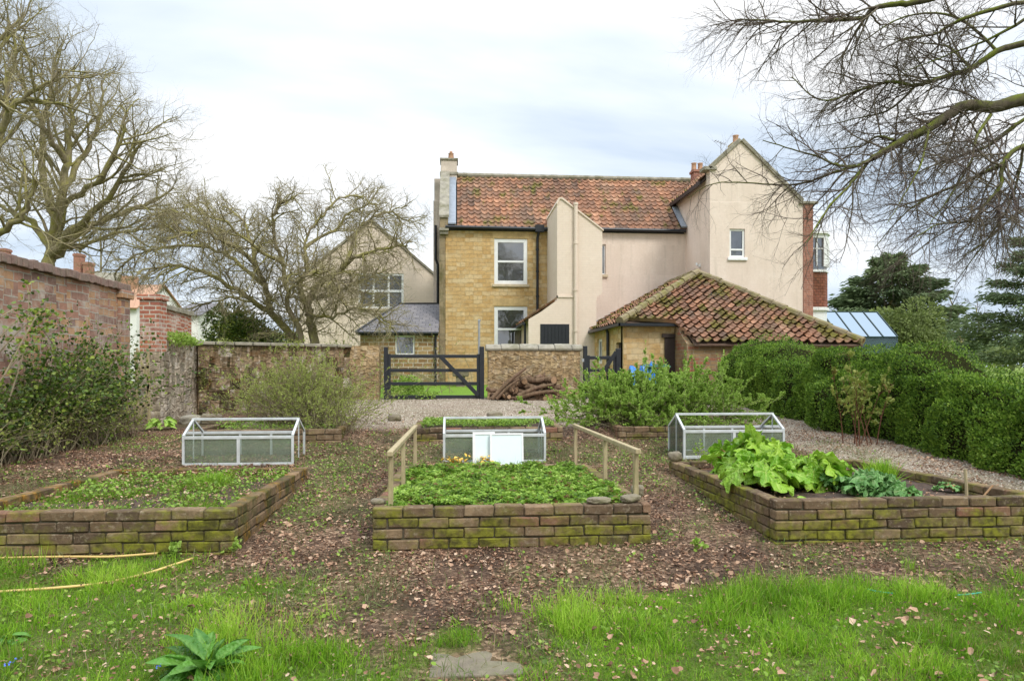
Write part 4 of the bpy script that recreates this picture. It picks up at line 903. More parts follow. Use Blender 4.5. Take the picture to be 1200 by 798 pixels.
for px, pt in ((93, 296), (104, 306), (6, 290)):
    c_ = P(px, pt, 48); m = MB(); m.box(c_.x-.22, c_.x+.22, 47.7, 48.3, a.z-3, c_.z-.1); m.box(c_.x-.26, c_.x+.26, 47.66, 48.34, c_.z-.28, c_.z-.14); m.build('chimney', MATS['redbrick'], fh2)
fh3 = thing('far_white_house', (-13, 40, .5), 'distant white house glimpsed left of the dark bush', 'house')
a = P(212, 362, 40); b = P(232, 362, 40); m = MB(); m.box(a.x-.3, b.x, 40, 46, .4, a.z-.3); m.prism([(40, a.z-.3), (43, a.z+.55), (46, a.z-.3)], 'x', b.x-.4, b.x-.01); m.build('wall', MATS['whitewash'], fh3)
m = MB(); slab_(m, [(a.x-.5, 39.8, a.z-.35), (b.x+.2, 39.8, a.z-.35), (b.x+.2, 43, a.z+.6), (a.x-.5, 43, a.z+.6)]); slab_(m, [(a.x-.5, 46.2, a.z-.35), (a.x-.5, 43, a.z+.6), (b.x+.2, 43, a.z+.6), (b.x+.2, 46.2, a.z-.35)]); m.build('roof', MATS['slate'], fh3)
# ================================================================== GREENHOUSE
gz_ = .8; ga = P(985, 366, 26); gb = P(1026, 366, 27); gx0 = P(985, 400, 26).x-.6; gx1 = P(1052, 400, 25).x; zr = P(1020, 366, 26.3).z; ze = P(1052, 395, 25).z
gh_ = thing('greenhouse', ((gx0+gx1)/2, 26.2, gz_), 'black framed glass greenhouse beyond the hedge', 'greenhouse')
y0, y1, yr = 25.0, 27.6, 26.3; m = MB(); xm = gx1
for x in np.linspace(gx0, gx1, 5):
    m.bar((x, y0, gz_), (x, y0, ze), .035, .035); m.bar((x, y1, gz_), (x, y1, ze), .035, .035); m.bar((x, y0, ze+.015), (x-.0, yr, zr+.015), .035, .04); m.bar((x, y1, ze), (x, yr, zr), .035, .035)
for (y, z) in ((y0, ze), (y1, ze), (yr, zr), (y0, gz_+.03), (y0, (gz_+ze)/2)): m.bar((gx0, y, z), (gx1, y, z), .045, .045)
for x in (gx0, gx1): m.bar((x, y0, ze), (x, y1, ze), .035, .035); m.bar((x, yr, gz_), (x, yr, zr), .03, .03)
m.build('frame', MATS['greenframe'], gh_)
for q in ([(gx0, y0, ze), (gx1, y0, ze), (gx1, yr, zr), (gx0, yr, zr)], [(gx0, yr, zr), (gx1, yr, zr), (gx1, y1, ze), (gx0, y1, ze)], [(gx0, y0, gz_), (gx1, y0, gz_), (gx1, y0, ze), (gx0, y0, ze)], [(gx1, y0, gz_), (gx1, y1, gz_), (gx1, y1, ze), (gx1, yr, zr), (gx1, y0, ze)], [(gx0, y0, gz_), (gx0, y1, gz_), (gx0, y1, ze), (gx0, yr, zr), (gx0, y0, ze)]):
    m = MB(); A = [Vector(p) for p in q]; nn = (A[1]-A[0]).cross(A[2]-A[0]).normalized()*.008; m.poly(A); m.poly([p+nn for p in A[::-1]])
    for i_ in range(len(A)): m.poly([A[i_], A[i_]+nn, A[(i_+1) % len(A)]+nn, A[(i_+1) % len(A)]])
    m.build('pane', MATS['ghglass'], gh_)
# ================================================================== GATES
def gate(name, x0, x1, y, z0, zp0, zp1, bars, diag, label, lean=0):
    g = thing(name, ((x0+x1)/2, y, z0), label, 'gate')
    m = MB(); m.box(x0, x0+.10, y-.05, y+.05, z0-.2, zp0); m.build('post', MATS['black'], g, bevel=.008)
    m = MB(); m.box(x1-.12, x1, y-.06, y+.06, z0-.2, zp1); m.build('post', MATS['black'], g, bevel=.008)
    for z in bars:
        m = MB(); m.bar((x0+.10, y, z), (x1-.12, y, z+.0), .035, .085); m.build('bar', MATS['black'], g, bevel=.006)
    m = MB(); m.bar((diag[0], y-.035, diag[1]), (diag[2], y-.035, diag[3]), .034, .10); m.build('brace', MATS['black'], g, bevel=.006)
    m = MB(); m.box(x0+.102, x0+.17, y-.022, y+.022, bars[-1]-.05, bars[0]+.06); m.box(x1-.19, x1-.122, y-.022, y+.022, bars[-1]-.05, bars[0]+.06); m.build('stile', MATS['black'], g, bevel=.005)
    return g
zz_ = lambda py, Y=17.8: EYE+(HPY-py)/825*Y
ga1 = gate('field_gate', -1.82, .70, 17.8, .62, zz_(407), zz_(406), [zz_(417.5), zz_(434), zz_(449.5), zz_(465)], (-.40, zz_(418), .56, zz_(464)), 'wide black four bar wooden gate in the gap left of the log pile')
ga2 = gate('garden_gate', 3.25, 4.22, 17.8, .62, zz_(405), zz_(408), [zz_(419), zz_(434), zz_(449), zz_(463)], (3.50, zz_(455), 4.10, zz_(412)), 'small black wooden gate between the stone wall and the outbuilding')
m = MB(); m.box(3.20, 3.255, 17.70, 17.74, zz_(424), zz_(420)); m.build('latch', MATS['greymetal'], ga2)
m = MB(); p0 = P(561.5, 403, 18.4); m.tube([(p0.x, 18.4, .5), (p0.x, 18.4, zz_(376, 18.4))], .028, 8); m.tube([(p0.x, 18.4, zz_(376, 18.4)), (p0.x+.01, 18.4, zz_(374, 18.4))], [.04, .03], 8); tag(m.build('metal_post', MATS['greymetal'], origin=(p0.x, 18.4, .5)), 'thin grey metal post sticking up behind the wide black gate', 'post')
# trough at the house foot, timbers leaning on the outhouse
tr = thing('stone_trough', (.12, 24.2, .85), 'grey stone trough on a block by the house wall', 'trough')
m = MB(); m.box(-.14, .42, 24.0, 24.4, 1.12, 1.36); m.build('basin', MATS['slab'], tr, bevel=.03)
m = MB(); m.box(-.02, .30, 24.05, 24.35, .7, 1.12); m.build('block', MATS['stone'], tr, bevel=.02)
for (a, b, lb) in ((P(462, 437, 24.3), P(496, 447, 24.0), 'lower weathered timber lying against the outhouse wall'), (P(480, 434, 24.5), P(508, 447, 24.1), 'upper weathered timber lying against the outhouse wall')):
    m = MB(); m.bar(a, b, .05, .12); tag(m.build('timber', MATS['wood'], origin=a), lb, 'timber')

# ================================================================== RAISED BRICK BEDS
def brickset(cs, dims, yaws, seed=0, ch=.007):
    """chamfered bricks: centres (n,3), half dims (n,3), yaw (n)"""
    n = len(cs); r = np.random.RandomState(seed); sg = np.array([(a, b, c) for c in (-1, 1) for b in (-1, 1) for a in (-1, 1)], float)
    H = np.array(dims)[:, None, None, :]; K = np.array([(1, 1, 0), (1, 0, 1), (0, 1, 1)], float)   # vertex on z, y, x face
    Vv = sg[None, :, None, :]*(H-ch*K[None, None]); Vv = np.broadcast_to(Vv, (n, 8, 3, 3)).copy()
    Vv += r.normal(0, .0028, (n, 8, 1, 3))
    Vv = Vv.reshape(n, 24, 3); c = np.cos(yaws)[:, None]; s = np.sin(yaws)[:, None]
    X = Vv[..., 0]*c-Vv[..., 1]*s; Y = Vv[..., 0]*s+Vv[..., 1]*c; Vv = np.stack([X, Y, Vv[..., 2]], -1)+np.array(cs)[:, None]
    ix = lambda k, f: k*3+f; F4 = []; F3 = []
    F4 += [[ix(k, 0) for k in (0, 2, 3, 1)], [ix(k, 0) for k in (4, 5, 7, 6)], [ix(k, 1) for k in (0, 1, 5, 4)], [ix(k, 1) for k in (2, 6, 7, 3)], [ix(k, 2) for k in (0, 4, 6, 2)], [ix(k, 2) for k in (1, 3, 7, 5)]]
    for a in range(8):
        for bit, fa in ((1, (0, 1)), (2, (0, 2)), (4, (1, 2))):
            b = a | bit
            if b != a: F4.append([ix(a, fa[0]), ix(a, fa[1]), ix(b, fa[1]), ix(b, fa[0])])
        F3.append([ix(a, 0), ix(a, 1), ix(a, 2)])
    o = (np.arange(n)*24)[:, None, None]
    return Vv.reshape(-1, 3), [(np.array(F4)[None]+o).reshape(-1, 4), (np.array(F3)[None]+o).reshape(-1, 3)], np.repeat(r.rand(n), 24)
def bed_side(a, b, ztop, n, th=.105, bl=.225, bh=.078, seed=0, sag=0.0, missing=()):
    """a course of bricks from plan point a to b; ztop a function of fraction"""
    r = np.random.RandomState(seed); a = np.array(a); b = np.array(b); L = np.linalg.norm(b-a); d = (b-a)/L; yaw = math.atan2(d[1], d[0]); C = []; D = []; A = []
    for k in range(n):
        s = -bl/2*(k % 2)
        while s < L-.02:
            s0 = max(s, 0)+.0038; s1 = min(s+bl, L)-.0038
            if s1-s0 > .03:
                f = (s0+s1)/2/L
                if not (k == 0 and any(abs((s0+s1)/2-q) < .11 for q in missing)):
                    p = a+d*(s0+s1)/2; C.append((p[0]+r.normal(0, .003)*d[1], p[1]+r.normal(0, .003)*d[0], ztop(f)-(k+.5)*bh+r.normal(0, .002))); D.append(((s1-s0)/2, th/2+r.normal(0, .001), bh/2-.0038)); A.append(yaw+r.normal(0, .008))
            s += bl
    return brickset(C, D, np.array(A), seed)
def raised_bed(x0, x1, y0, y1, zf, zb, n, label, mats, seed, soil_dz=.075, soilfn=None, missing=(), nsoil=70, sides=(1, 1, 1, 1), slope=None):
    t = thing('raised_bed', ((x0+x1)/2, (y0+y1)/2, float(gh((x0+x1)/2, y0))), label, 'raised bed', 'raised brick beds')
    h = .0525; ft = lambda y: zf+(zb-zf)*(y-y0)/(y1-y0)
    parts = {'m': []}
    F = [((x0, y0+h), (x1, y0+h), lambda f: zf), ((x1-h, y0+2*h+.008), (x1-h, y1-2*h-.008), lambda f: zf+(zb-zf)*f), ((x0, y1-h), (x1, y1-h), lambda f: zb), ((x0+h, y0+2*h+.008), (x0+h, y1-2*h-.008), lambda f: zf+(zb-zf)*f)]
    nm = ('front_wall', 'right_wall', 'back_wall', 'left_wall')
    for i, (a, b, zf_) in enumerate(F):
        if not sides[i]: continue
        Vv, Fa, va = bed_side(a, b, zf_, n, seed=seed+i, missing=missing if i == 0 else ())
        o = mk(nm[i], Vv, Fa, MATS[mats[i]], t, var=va)
        m = MB(); e = .017; lo = lambda z: z-n*.078-.05
        if i in (0, 2): m.box(a[0]+e, b[0]-e, a[1]-h+e, a[1]+h-e, lo(zf_(0)), zf_(0)-e)
        else:
            m.hexa([(a[0]-h+e, a[1], lo(zf)), (a[0]+h-e, a[1], lo(zf)), (b[0]+h-e, b[1], lo(zb)), (b[0]-h+e, b[1], lo(zb)), (a[0]-h+e, a[1], zf-e), (a[0]+h-e, a[1], zf-e), (b[0]+h-e, b[1], zb-e), (b[0]-h+e, b[1], zb-e)])
        m.build('mortar', MATS['bedmortar'], o)
    xs = np.linspace(x0+.10, x1-.10, nsoil); ys = np.linspace(y0+.10, y1-.10, nsoil); X, Y = np.meshgrid(xs, ys)
    Z = ft(Y)-soil_dz+.05*(fbm(X*3, Y*3, seed)-.5)+.03*(fbm(X*14, Y*14, seed+1)-.5)
    if soilfn is not None: Z = Z+soilfn(X, Y)
    i, j = np.meshgrid(np.arange(nsoil-1), np.arange(nsoil-1)); b = (j*nsoil+i).ravel()
    mk('soil', np.stack([X.ravel(), Y.ravel(), Z.ravel()], 1), [np.stack([b, b+1, b+nsoil+1, b+nsoil], 1)], MATS['soil'], t, smooth=True)
    return t
bedL = raised_bed(*BEDS[0], .425, .37, 5, 'mossy brown brick raised bed with patchy grass, front left', ('bedbrick', 'lichenbrick', 'lichenbrick', 'lichenbrick'), 11, .09)
bedM = raised_bed(*BEDS[1], .415, .36, 5, 'brick raised bed full of strawberry plants with a wooden rail on each side', ('bedbrick', 'bedbrick', 'bedbrick', 'bedbrick'), 31, .05)
bedR = raised_bed(*BEDS[2], .435, .38, 5, 'brick raised bed with rhubarb, front right', ('bedbrick', 'bedbrick', 'bedbrick', 'bedbrick'), 51, .095)
bkL = raised_bed(*BACK[0], .60, .60, 5, 'brown brick raised bed under the twiggy shrub behind the left cold frame', ('bedbrick', 'lichenbrick', 'bedbrick', 'bedbrick'), 71, .06, nsoil=40)
bkM = raised_bed(*BACK[1], .60, .62, 5, 'low brick bed of green weeds behind the middle cold frame', ('bedbrick', 'bedbrick', 'bedbrick', 'bedbrick'), 91, .03, nsoil=40)
bkR = raised_bed(*BACK[2], .60, .60, 5, 'brick raised bed under the leafy green shrub behind the right cold frame', ('bedbrick', 'bedbrick', 'bedbrick', 'bedbrick'), 111, .06, nsoil=40)
# loose stones
def stone(x, y, z, sx_, sy_, sz_, mat, label, seed, yaw=0, name='stone', group=None, box=False):
    import bmesh
    bm = bmesh.new()
    if box: bmesh.ops.create_cube(bm, size=2); bmesh.ops.subdivide_edges(bm, edges=bm.edges, cuts=3, use_grid_fill=True)
    else: bmesh.ops.create_icosphere(bm, subdivisions=4, radius=1)
    vs = np.array([v.co[:] for v in bm.verts])
    if box: vs = vs/np.maximum(1, (np.abs(vs)**8).sum(1)**(1/8))[:, None]*1.0
    else: vs = np.sign(vs)*np.abs(vs)**.75
    vs = vs+.13*np.stack([n3(vs, 2.2, seed), n3(vs, 2.2, seed+1), n3(vs, 2.2, seed+2)], 1)+.05*n3(vs, 7, seed+3)[:, None]*vs+.025*n3(vs, 17, seed+4)[:, None]*vs
    vs *= (sx_/2, sy_/2, sz_/2); c, s = cos(yaw), sin(yaw)
    vs = np.stack([vs[:, 0]*c-vs[:, 1]*s+x, vs[:, 0]*s+vs[:, 1]*c+y, vs[:, 2]+z], 1)
    F = [[v.index for v in f.verts] for f in bm.faces]; bm.free()
    n = len(F[0]); return tag(mk(name, vs, [np.array(F)], MATS[mat], None, (x, y, z-sz_/2), smooth=not box), label, 'stone', group)
stone(1.08, 5.27, .435, .17, .10, .05, 'stone', 'flat brown stone on the front wall of the strawberry bed', 3)
stone(1.33, 5.29, .44, .16, .10, .06, 'stone', 'pale wedge stone at the right corner of the strawberry bed', 5, .3)
stone(1.43, 5.45, .47, .09, .10, .10, 'stone', 'small mossy stone behind the pale corner stone', 7)
stone(-.60, 5.42, .42, .11, .09, .05, 'stone', 'stone at the left front corner of the strawberry bed', 9)
stone(2.47, 7.75, .44, .16, .14, .11, 'stone', 'round pale stone on the back corner of the rhubarb bed', 12)
stone(-3.60, 5.32, .45, .12, .16, .07, 'stone', 'pale stone on the left front corner of the grassy bed', 14)
stone(-4.75, 14.0, .44, .36, .22, .20, 'stone', 'squared mossy stone block on the litter near the left wall', 16, .1, box=True)
stone(-5.15, 14.1, .40, .42, .3, .22, 'coping', 'low mossy boulder beside the squared stone block', 18)
stone(-.98, 11.3, .64, .22, .18, .14, 'stone', 'brown stone at the left edge of the gravel', 22)
stone(.62, 11.4, .66, .25, .2, .13, 'stone', 'pointed stone in the middle of the gravel edge', 24)
sl_ = P(563, 774, 3.42)
m = MB(); m.box(sl_.x-.245, sl_.x+.20, 3.26, 3.60, -.04, .018); so = m.build('paving_slab', MATS['slab'], origin=(sl_.x, 3.42, 0), bevel=.008); tag(so, 'single square stone slab set in the grass at the bottom of the view', 'slab')

# ================================================================== HANDRAILS
def rail(x0, x1, label):
    t = thing('handrail', (x0, 6.7, .3), label, 'handrail', 'wooden handrails')
    ps = [(5.36, .36, .80), (6.5, .33, .775), (8.15, .30, .755)]
    fx = lambda y: x0+(x1-x0)*(y-5.36)/(8.15-5.36)
    for (y, a, b) in ps:
        m = MB(); m.box(fx(y)-.018, fx(y)+.018, y-.024, y+.024, a-.25, b-.02); m.build('post', MATS['wood'], t, bevel=.004)
    m = MB(); m.bar((fx(5.28), 5.28, .80), (fx(8.25), 8.25, .755), .045, .038); m.build('rail', MATS['wood'], t, bevel=.006)
    return t
rl = P(458, 560, 5.36).x; rr_ = P(745, 560, 5.36).x; rl2 = P(486.5, 520, 8.15).x; rr2 = P(674.5, 520, 8.15).x
rail(rl, rl2, 'weathered wooden handrail along the left side of the strawberry bed')
rail(rr_, rr2, 'weathered wooden handrail along the right side of the strawberry bed')
# ================================================================== COLD FRAMES
def cold_frame(x0, x1, y0, y1, z0, zb, label, glassroof):
    t = thing('cold_frame', ((x0+x1)/2, (y0+y1)/2, z0), label, 'cold frame', 'cold frames')
    he, hr = .34, .51; ym = (y0+y1)/2; w = .028
    m = MB()
    for x in (x0+w/2, x1-w/2):
        for y in (y0+w/2, y1-w/2): m.box(x-w/2, x+w/2, y-w/2, y+w/2, z0-.05, z0+he)
        m.bar((x, y0+.01, z0+he), (x, ym, z0+hr), w, w*.9); m.bar((x, y1-.01, z0+he), (x, ym, z0+hr), w, w*.9)
        m.box(x-w*.3, x+w*.3, ym-w*.3, ym+w*.3, z0-.05, z0+hr)
    for (y) in (y0+w/2, y1-w/2):
        m.box(x0+w, x1-w, y-w*.45, y+w*.45, z0+he-.036, z0+he-.001); m.box(x0+w, x1-w, y-w*.4, y+w*.4, z0-.02, z0+.02)
    m.box(x0, x1, ym-w*.45, ym+w*.45, z0+hr-.006, z0+hr+.022)
    L = x1-x0
    for f in (.335, .66)[:2] if L > 1.2 else (.5,):
        m.box(x0+L*f+.035*(f < .5)*1, x0+L*f+.03+.035*(f < .5), y1-w*.9, y1-w*.1, z0, z0+he-.036)
    for f in (.5,): m.box(x0+L*f-.018, x0+L*f+.018, y0+.003, y0+w*.8, z0, z0+he-.036) if glassroof != 2 else None
    m.build('frame', MATS['alu'], t, bevel=.003)
    def pane(a, b):
        m = MB(); m.box(a[0], b[0], a[1], b[1], a[2], b[2]); m.build('pane', MATS['glass'], t)
    e = .004
    for q in range(2):
        a = x0+w+(L-2*w)*q/2; b = x0+w+(L-2*w)*(q+1)/2
        pane((a, y0+.016, z0), (b, y0+.016+e, z0+he-.04)); pane((a, y1-.016-e, z0), (b, y1-.016, z0+he-.04))
    for x in (x0+w/2, x1-w/2):
        m = MB(); m.prism([(y0+w, z0), (y0+w, z0+he), (ym, z0+hr-.02), (y1-w, z0+he), (y1-w, z0)], 'x', x-.002, x+.002); m.build('pane', MATS['glass'], t)
    return t
fb = .29
cfL = cold_frame(P(213, 541, 8.55).x, P(342, 541, 8.55).x+.02, 8.55, 9.2, fb, 0, 'long empty cold frame behind the grassy left bed', 1)
cfM = cold_frame(P(519, 539, 8.55).x, P(640, 539, 8.55).x, 8.55, 9.2, fb, 0, 'cold frame with pale panels leaning on it, middle of the three', 2)
cfR = cold_frame(P(801, 535, 8.55).x, P(920, 535, 8.55).x, 8.55, 9.2, fb+.03, 0, 'cold frame partly hidden by the rhubarb leaves', 1)
def panel(x0, x1, y0, z0, z1, lean, label, mat, fw=.03):
    t = thing('glazed_panel', ((x0+x1)/2, y0, z0), label, 'panel'); a = Matrix.Rotation(lean, 3, 'X'); c = Vector((0, y0, z0)); h = (z1-z0)/cos(lean)
    m = MB(); e1 = .012
    def bx_(xa, xb, za, zb, d=.012):
        o = c+a@Vector((0, 0, (za+zb)/2)); m.obox((( xa+xb)/2, o.y, o.z), a, (xb-xa)/2, d, (zb-za)/2)
    bx_(x0, x0+fw, 0, h); bx_(x1-fw, x1, 0, h); bx_(x0+fw, x1-fw, h-fw, h); bx_(x0+fw, x1-fw, 0, fw); m.build('frame', MATS['white'], t, bevel=.002)
    m = MB(); bx_(x0+fw, x1-fw, fw, h-fw, .004); m.build('sheet', MATS[mat], t)
xa = P(554, 540, 8.4).x; xb = P(580, 540, 8.4).x; xc = P(613, 540, 8.3).x
panel(xa, xb, 8.40, .27, .665, -.12, 'narrow pale panel leaning on the middle cold frame, left of the two', 'polycarb')
panel(xb-.06, xc+.01, 8.34, .27, .655, -.16, 'wide pale greenish panel leaning on the middle cold frame, right of the two', 'polycarb', .022)
# ================================================================== LOG PILE
rr = random.Random(77); proto = None
def log_mesh(L, r, seed):
    q = random.Random(seed); n = 7; pts = []; rad = []
    for i in range(n+1): f = i/n-.5; pts.append(Vector((L*f, q.uniform(-.03, .03)+.05*sin(f*5+seed), q.uniform(-.02, .02)))); rad.append(r*(1-.25*(f+.5))*q.uniform(.88, 1.12))
    m = MB(); m.tube(pts, rad, 9, cap=False)
    n0 = len(m.f)
    for (p, d, rd) in ((pts[0], -1, rad[0]), (pts[-1], 1, rad[-1])):
        m.cur = 1; m.tube([p-Vector((d*.004, 0, 0)), p+Vector((d*.006, 0, 0))], rd*.98, 9); m.cur = 0
    if q.random() < .6:
        p = pts[3]; m.tube([p, p+Vector((.08, .05*q.choice((-1, 1)), .10)), p+Vector((.20, .07, .16))], [r*.5, r*.4, r*.3], 6)
    return m
LOGS = []
for k in range(46):
    row = k//12; xx = 1.0+(k % 12)*.135+row*.07+rr.uniform(-.05, .05)
    env = .80*math.exp(-((xx-1.85)/.50)**2)+.12; zc = .67+row*.155
    if xx > 2.72 or zc > .66+env: continue
    L = rr.uniform(.30, .62); r_l = rr.uniform(.050, .088)
    o = log_mesh(L, r_l, k).build('log', [MATS['log'], MATS['logend']], origin=None)
    o.location = (xx, 17.42+rr.uniform(-.20, .10)+row*.06, zc); o.rotation_euler = (rr.uniform(-.2, .2), rr.uniform(-.5, .3), rr.uniform(-.8, .8)+(pi/2 if rr.random() < .3 else 0)); LOGS.append((row, xx, o))
ORD = ['first', 'second', 'third', 'fourth', 'fifth', 'sixth', 'seventh', 'eighth', 'ninth', 'tenth', 'eleventh', 'twelfth', 'thirteenth']
for row in range(4):
    Lr = sorted([(x, o) for r_, x, o in LOGS if r_ == row], key=lambda q: q[0])
    for i, (x, o) in enumerate(Lr): tag(o, 'log in the %s layer of the heap by the stone wall, %s from the left' % (('bottom', 'second', 'third', 'top')[row], ORD[i]), 'log', 'logs in the heap')
for k, (a, b, r0) in enumerate((((.86, 17.20, .66), (1.72, 17.35, 1.42), .055), ((.98, 17.15, .66), (1.55, 17.2, 1.15), .04), ((1.5, 17.10, .74), (2.40, 17.15, 1.02), .06), ((1.45, 17.08, .69), (2.65, 17.12, .86), .055))):
    a = Vector(a); b = Vector(b); md = (a+b)/2+Vector((0, 0, .05)); m = MB(); m.tube(smoothline([a, md, b], 4), [r0*(1-.05*i) for i in range(9)], 8)
    tag(m.build('log', MATS['log'], origin=a), ('long bent branch leaning up the left side of the log heap', 'short crooked branch below the long leaning one in the log heap', 'thick curved branch crossing the front of the log heap', 'lowest long branch at the right of the log heap')[k], 'log', 'logs in the heap')
# ================================================================== HOSE, CORDS, STICKS
def hose(name, pts, r, mat, label, cat):
    v = [Vector((x, y, float(gh(x, y))+z)) for x, y, z in pts]; v = smoothline(v, 6); m = MB(); m.tube(v, r, 8); return tag(m.build(name, MATS[mat], origin=v[0], smooth=True), label, cat)
def G(px, py, dz=0.03):
    Y = 5.0
    for _ in range(30):
        p = P(px, py, Y); z = float(gh(p.x, Y))+dz; a, b, c = R_(px, py); Y = (z-EYE)/c*b
    return (P(px, py, Y).x, Y, dz)
hose('garden_hose', [G(-60, 697), G(0, 693), G(60, 689), G(120, 683), G(170, 672), G(205, 661), G(226, 654)], .0085, 'hose', 'yellow hose lying in the grass, nearer strand in front of the left bed', 'hose')
hose('garden_hose', [G(-60, 656), G(20, 653), G(80, 652), G(130, 652), G(185, 648)], .0085, 'hose', 'yellow hose lying along the foot of the left bed, farther strand', 'hose')
hose('green_string', [G(1016, 690), G(1030, 693), G(1046, 695)], .005, 'tealcord', 'green cord on the soil below the rhubarb bed, leftmost piece', 'cord')
hose('green_string', [G(1122, 697), G(1136, 696), G(1150, 694)], .005, 'tealcord', 'green cord on the soil at the lower right', 'cord')
m = MB(); a = P(1133, 592, 5.6); m.tube([(a.x, 5.6, .30), (a.x-.004, 5.6, .45), (a.x-.006, 5.61, .585)], [.014, .013, .012], 7); tag(m.build('stake', MATS['wood'], origin=(a.x, 5.6, .3)), 'short brown wooden stake standing in the rhubarb bed', 'stake')
m = MB(); a = P(1147, 592, 5.5); m.tube([(a.x, 5.5, .33), (a.x+.14, 5.52, .46)], .008, 6); tag(m.build('red_stem', MATS['rstalk'], origin=(a.x, 5.5, .33)), 'thin reddish stick slanting beside the wooden stake', 'stick')
# wooden trellis leaning at the end of the tall brick wall
tl = thing('wooden_trellis', (-5.55, 13.4, .3), 'weathered wooden lattice frame leaning beside the gap in the left wall', 'trellis')
q = lambda px, py: P(px, py, 13.3)
for nm_, a, b, w_ in (('upright', q(159, 412), q(162, 494), .05), ('upright', q(173, 408), q(175, 492), .045), ('slat', q(158, 432), q(175, 430), .045), ('slat', q(158, 455), q(175, 452), .045), ('slat', q(159, 478), q(176, 474), .045), ('brace', q(160, 408), q(174, 448), .04), ('brace', q(175, 450), q(162, 498), .04)):
    m = MB(); m.bar(a, b+Vector((0, .0, 0)), .03 if nm_ != 'slat' else .03, w_, up=(1, 0, 0) if nm_ != 'slat' else (0, 0, 1)); m.build(nm_, MATS['wood'], tl)
# bin and sacks in front of the outbuilding
bn_ = thing('green_bin', (5.3, 18.2, .62), 'dark green plastic bin with its lid showing over the shrub', 'bin')
m = MB(); m.hexa([(4.98, 17.95, .62), (5.5, 17.95, .62), (5.5, 18.4, .62), (4.98, 18.4, .62), (4.94, 17.9, 1.42), (5.54, 17.9, 1.42), (5.54, 18.45, 1.42), (4.94, 18.45, 1.42)]); m.build('body', MATS['bin'], bn_, bevel=.03)
m = MB(); m.prism([(17.86, 1.43), (17.86, 1.47), (18.2, 1.53), (18.5, 1.48), (18.5, 1.43)], 'x', 4.90, 5.58); m.build('lid', MATS['bin'], bn_, bevel=.015)
for k, (px, w_) in enumerate(((741, .32), (754, .26), (764, .2))):
    a = P(px, 432, 18.0); o = stone(a.x, 18.0, 1.02+.02*k, w_, .3, .90, 'bluebag', ('largest blue plastic sack behind the green shrub', 'middle blue plastic sack behind the green shrub', 'smallest blue plastic sack next to the green bin')[k], 40+k*3, name='plastic_sack'); o['category'] = 'sack'
# ================================================================== SCATTER HELPERS
RS = np.random.RandomState(2024)
def sample_area(n, x0, x1, y0, y1, wf, rs=RS):
    x = rs.uniform(x0, x1, n); y = rs.uniform(y0, y1, n); k = rs.rand(n) < wf(x, y); return x[k], y[k]
def blades(x, y, z, h, w, lean, var, rs=RS, bend=1.0):
    n = len(x); az = rs.uniform(0, 2*pi, n); le = np.abs(rs.normal(0, lean, n)).clip(0, 1.35)
    d = np.stack([np.cos(az)*np.sin(le), np.sin(az)*np.sin(le), np.cos(le)], 1)
    R = rot_from(d, rs.uniform(0, 2*pi, n)); S = np.stack([w, h, h*rs.uniform(.3, 1.3, n)*bend], 1)
    return inst(BLADE[0], BLADE[1], np.stack([x, y, z], 1), R, S, var)
def flat_leaves(T, x, y, z, s, tilt, var, rs=RS):
    n = len(x); az = rs.uniform(0, 2*pi, n); el = rs.normal(tilt, .35, n)
    d = np.stack([np.cos(az)*np.cos(el), np.sin(az)*np.cos(el), np.sin(el)], 1)
    R = rot_from(d, rs.normal(0, .35, n)); return inst(T[0], T[1], np.stack([x, y, z], 1), R, s, var)
vis = lambda x, y: (np.abs(x-.08*y) < .80*y+.9)      # inside the view with a margin
CURL = (np.array([(-.45, -.25, .28), (-.15, -.5, .05), (.3, -.42, .12), (.55, -.05, .35), (.35, .35, .15), (-.05, .55, .02), (-.4, .3, .22), (0, 0, -.05)]), [[(0, 1, 7), (1, 2, 7), (2, 3, 7), (3, 4, 7), (4, 5, 7), (5, 6, 7), (6, 0, 7)]])
# ------------------------------------------------------------------ lawn grass in front
w = lambda x, y: grassw(x, y)*vis(x, y)*(.50+.50*sst(.30, .55, fbm(x*5, y*5, 61)))*~inbed(x, y, .02)*~((np.abs(x-sl_.x+.01) < .20) & (y < 3.56) & (y > 3.22))
x, y = sample_area(330000, -5.2, 5.2, 2.2, 5.6, w)
tuft = fbm(x*3.2, y*3.2, 63); n = len(x)
hh = (.025+.10*sst(.42, .74, tuft)**1.2)*RS.uniform(.55, 1.35, n); mixc = fbm(x*1.7, y*1.7, 65)
va = np.clip(.60+(mixc-.5)*1.0+(tuft-.5)*.7+RS.normal(0, .16, n), 0, 1); dry = RS.rand(n) < .07; va[dry] = RS.uniform(0, .2, dry.sum())
o = mk('lawn_grass', *[q for q in blades(x, y, gh(x, y)-.004, hh, RS.uniform(.0028, .0055, n), .55, va)][:2], MATS['grass'], var=None) if False else None
Vv, Ff, aa = blades(x, y, gh(x, y)-.004, hh, RS.uniform(.0028, .0055, n), .55, va)
tag(mk('lawn_grass', Vv, Ff, MATS['grass'], var=aa), 'bright green spring grass across the bottom of the view', 'grass', kind='stuff')
print('grass', n)
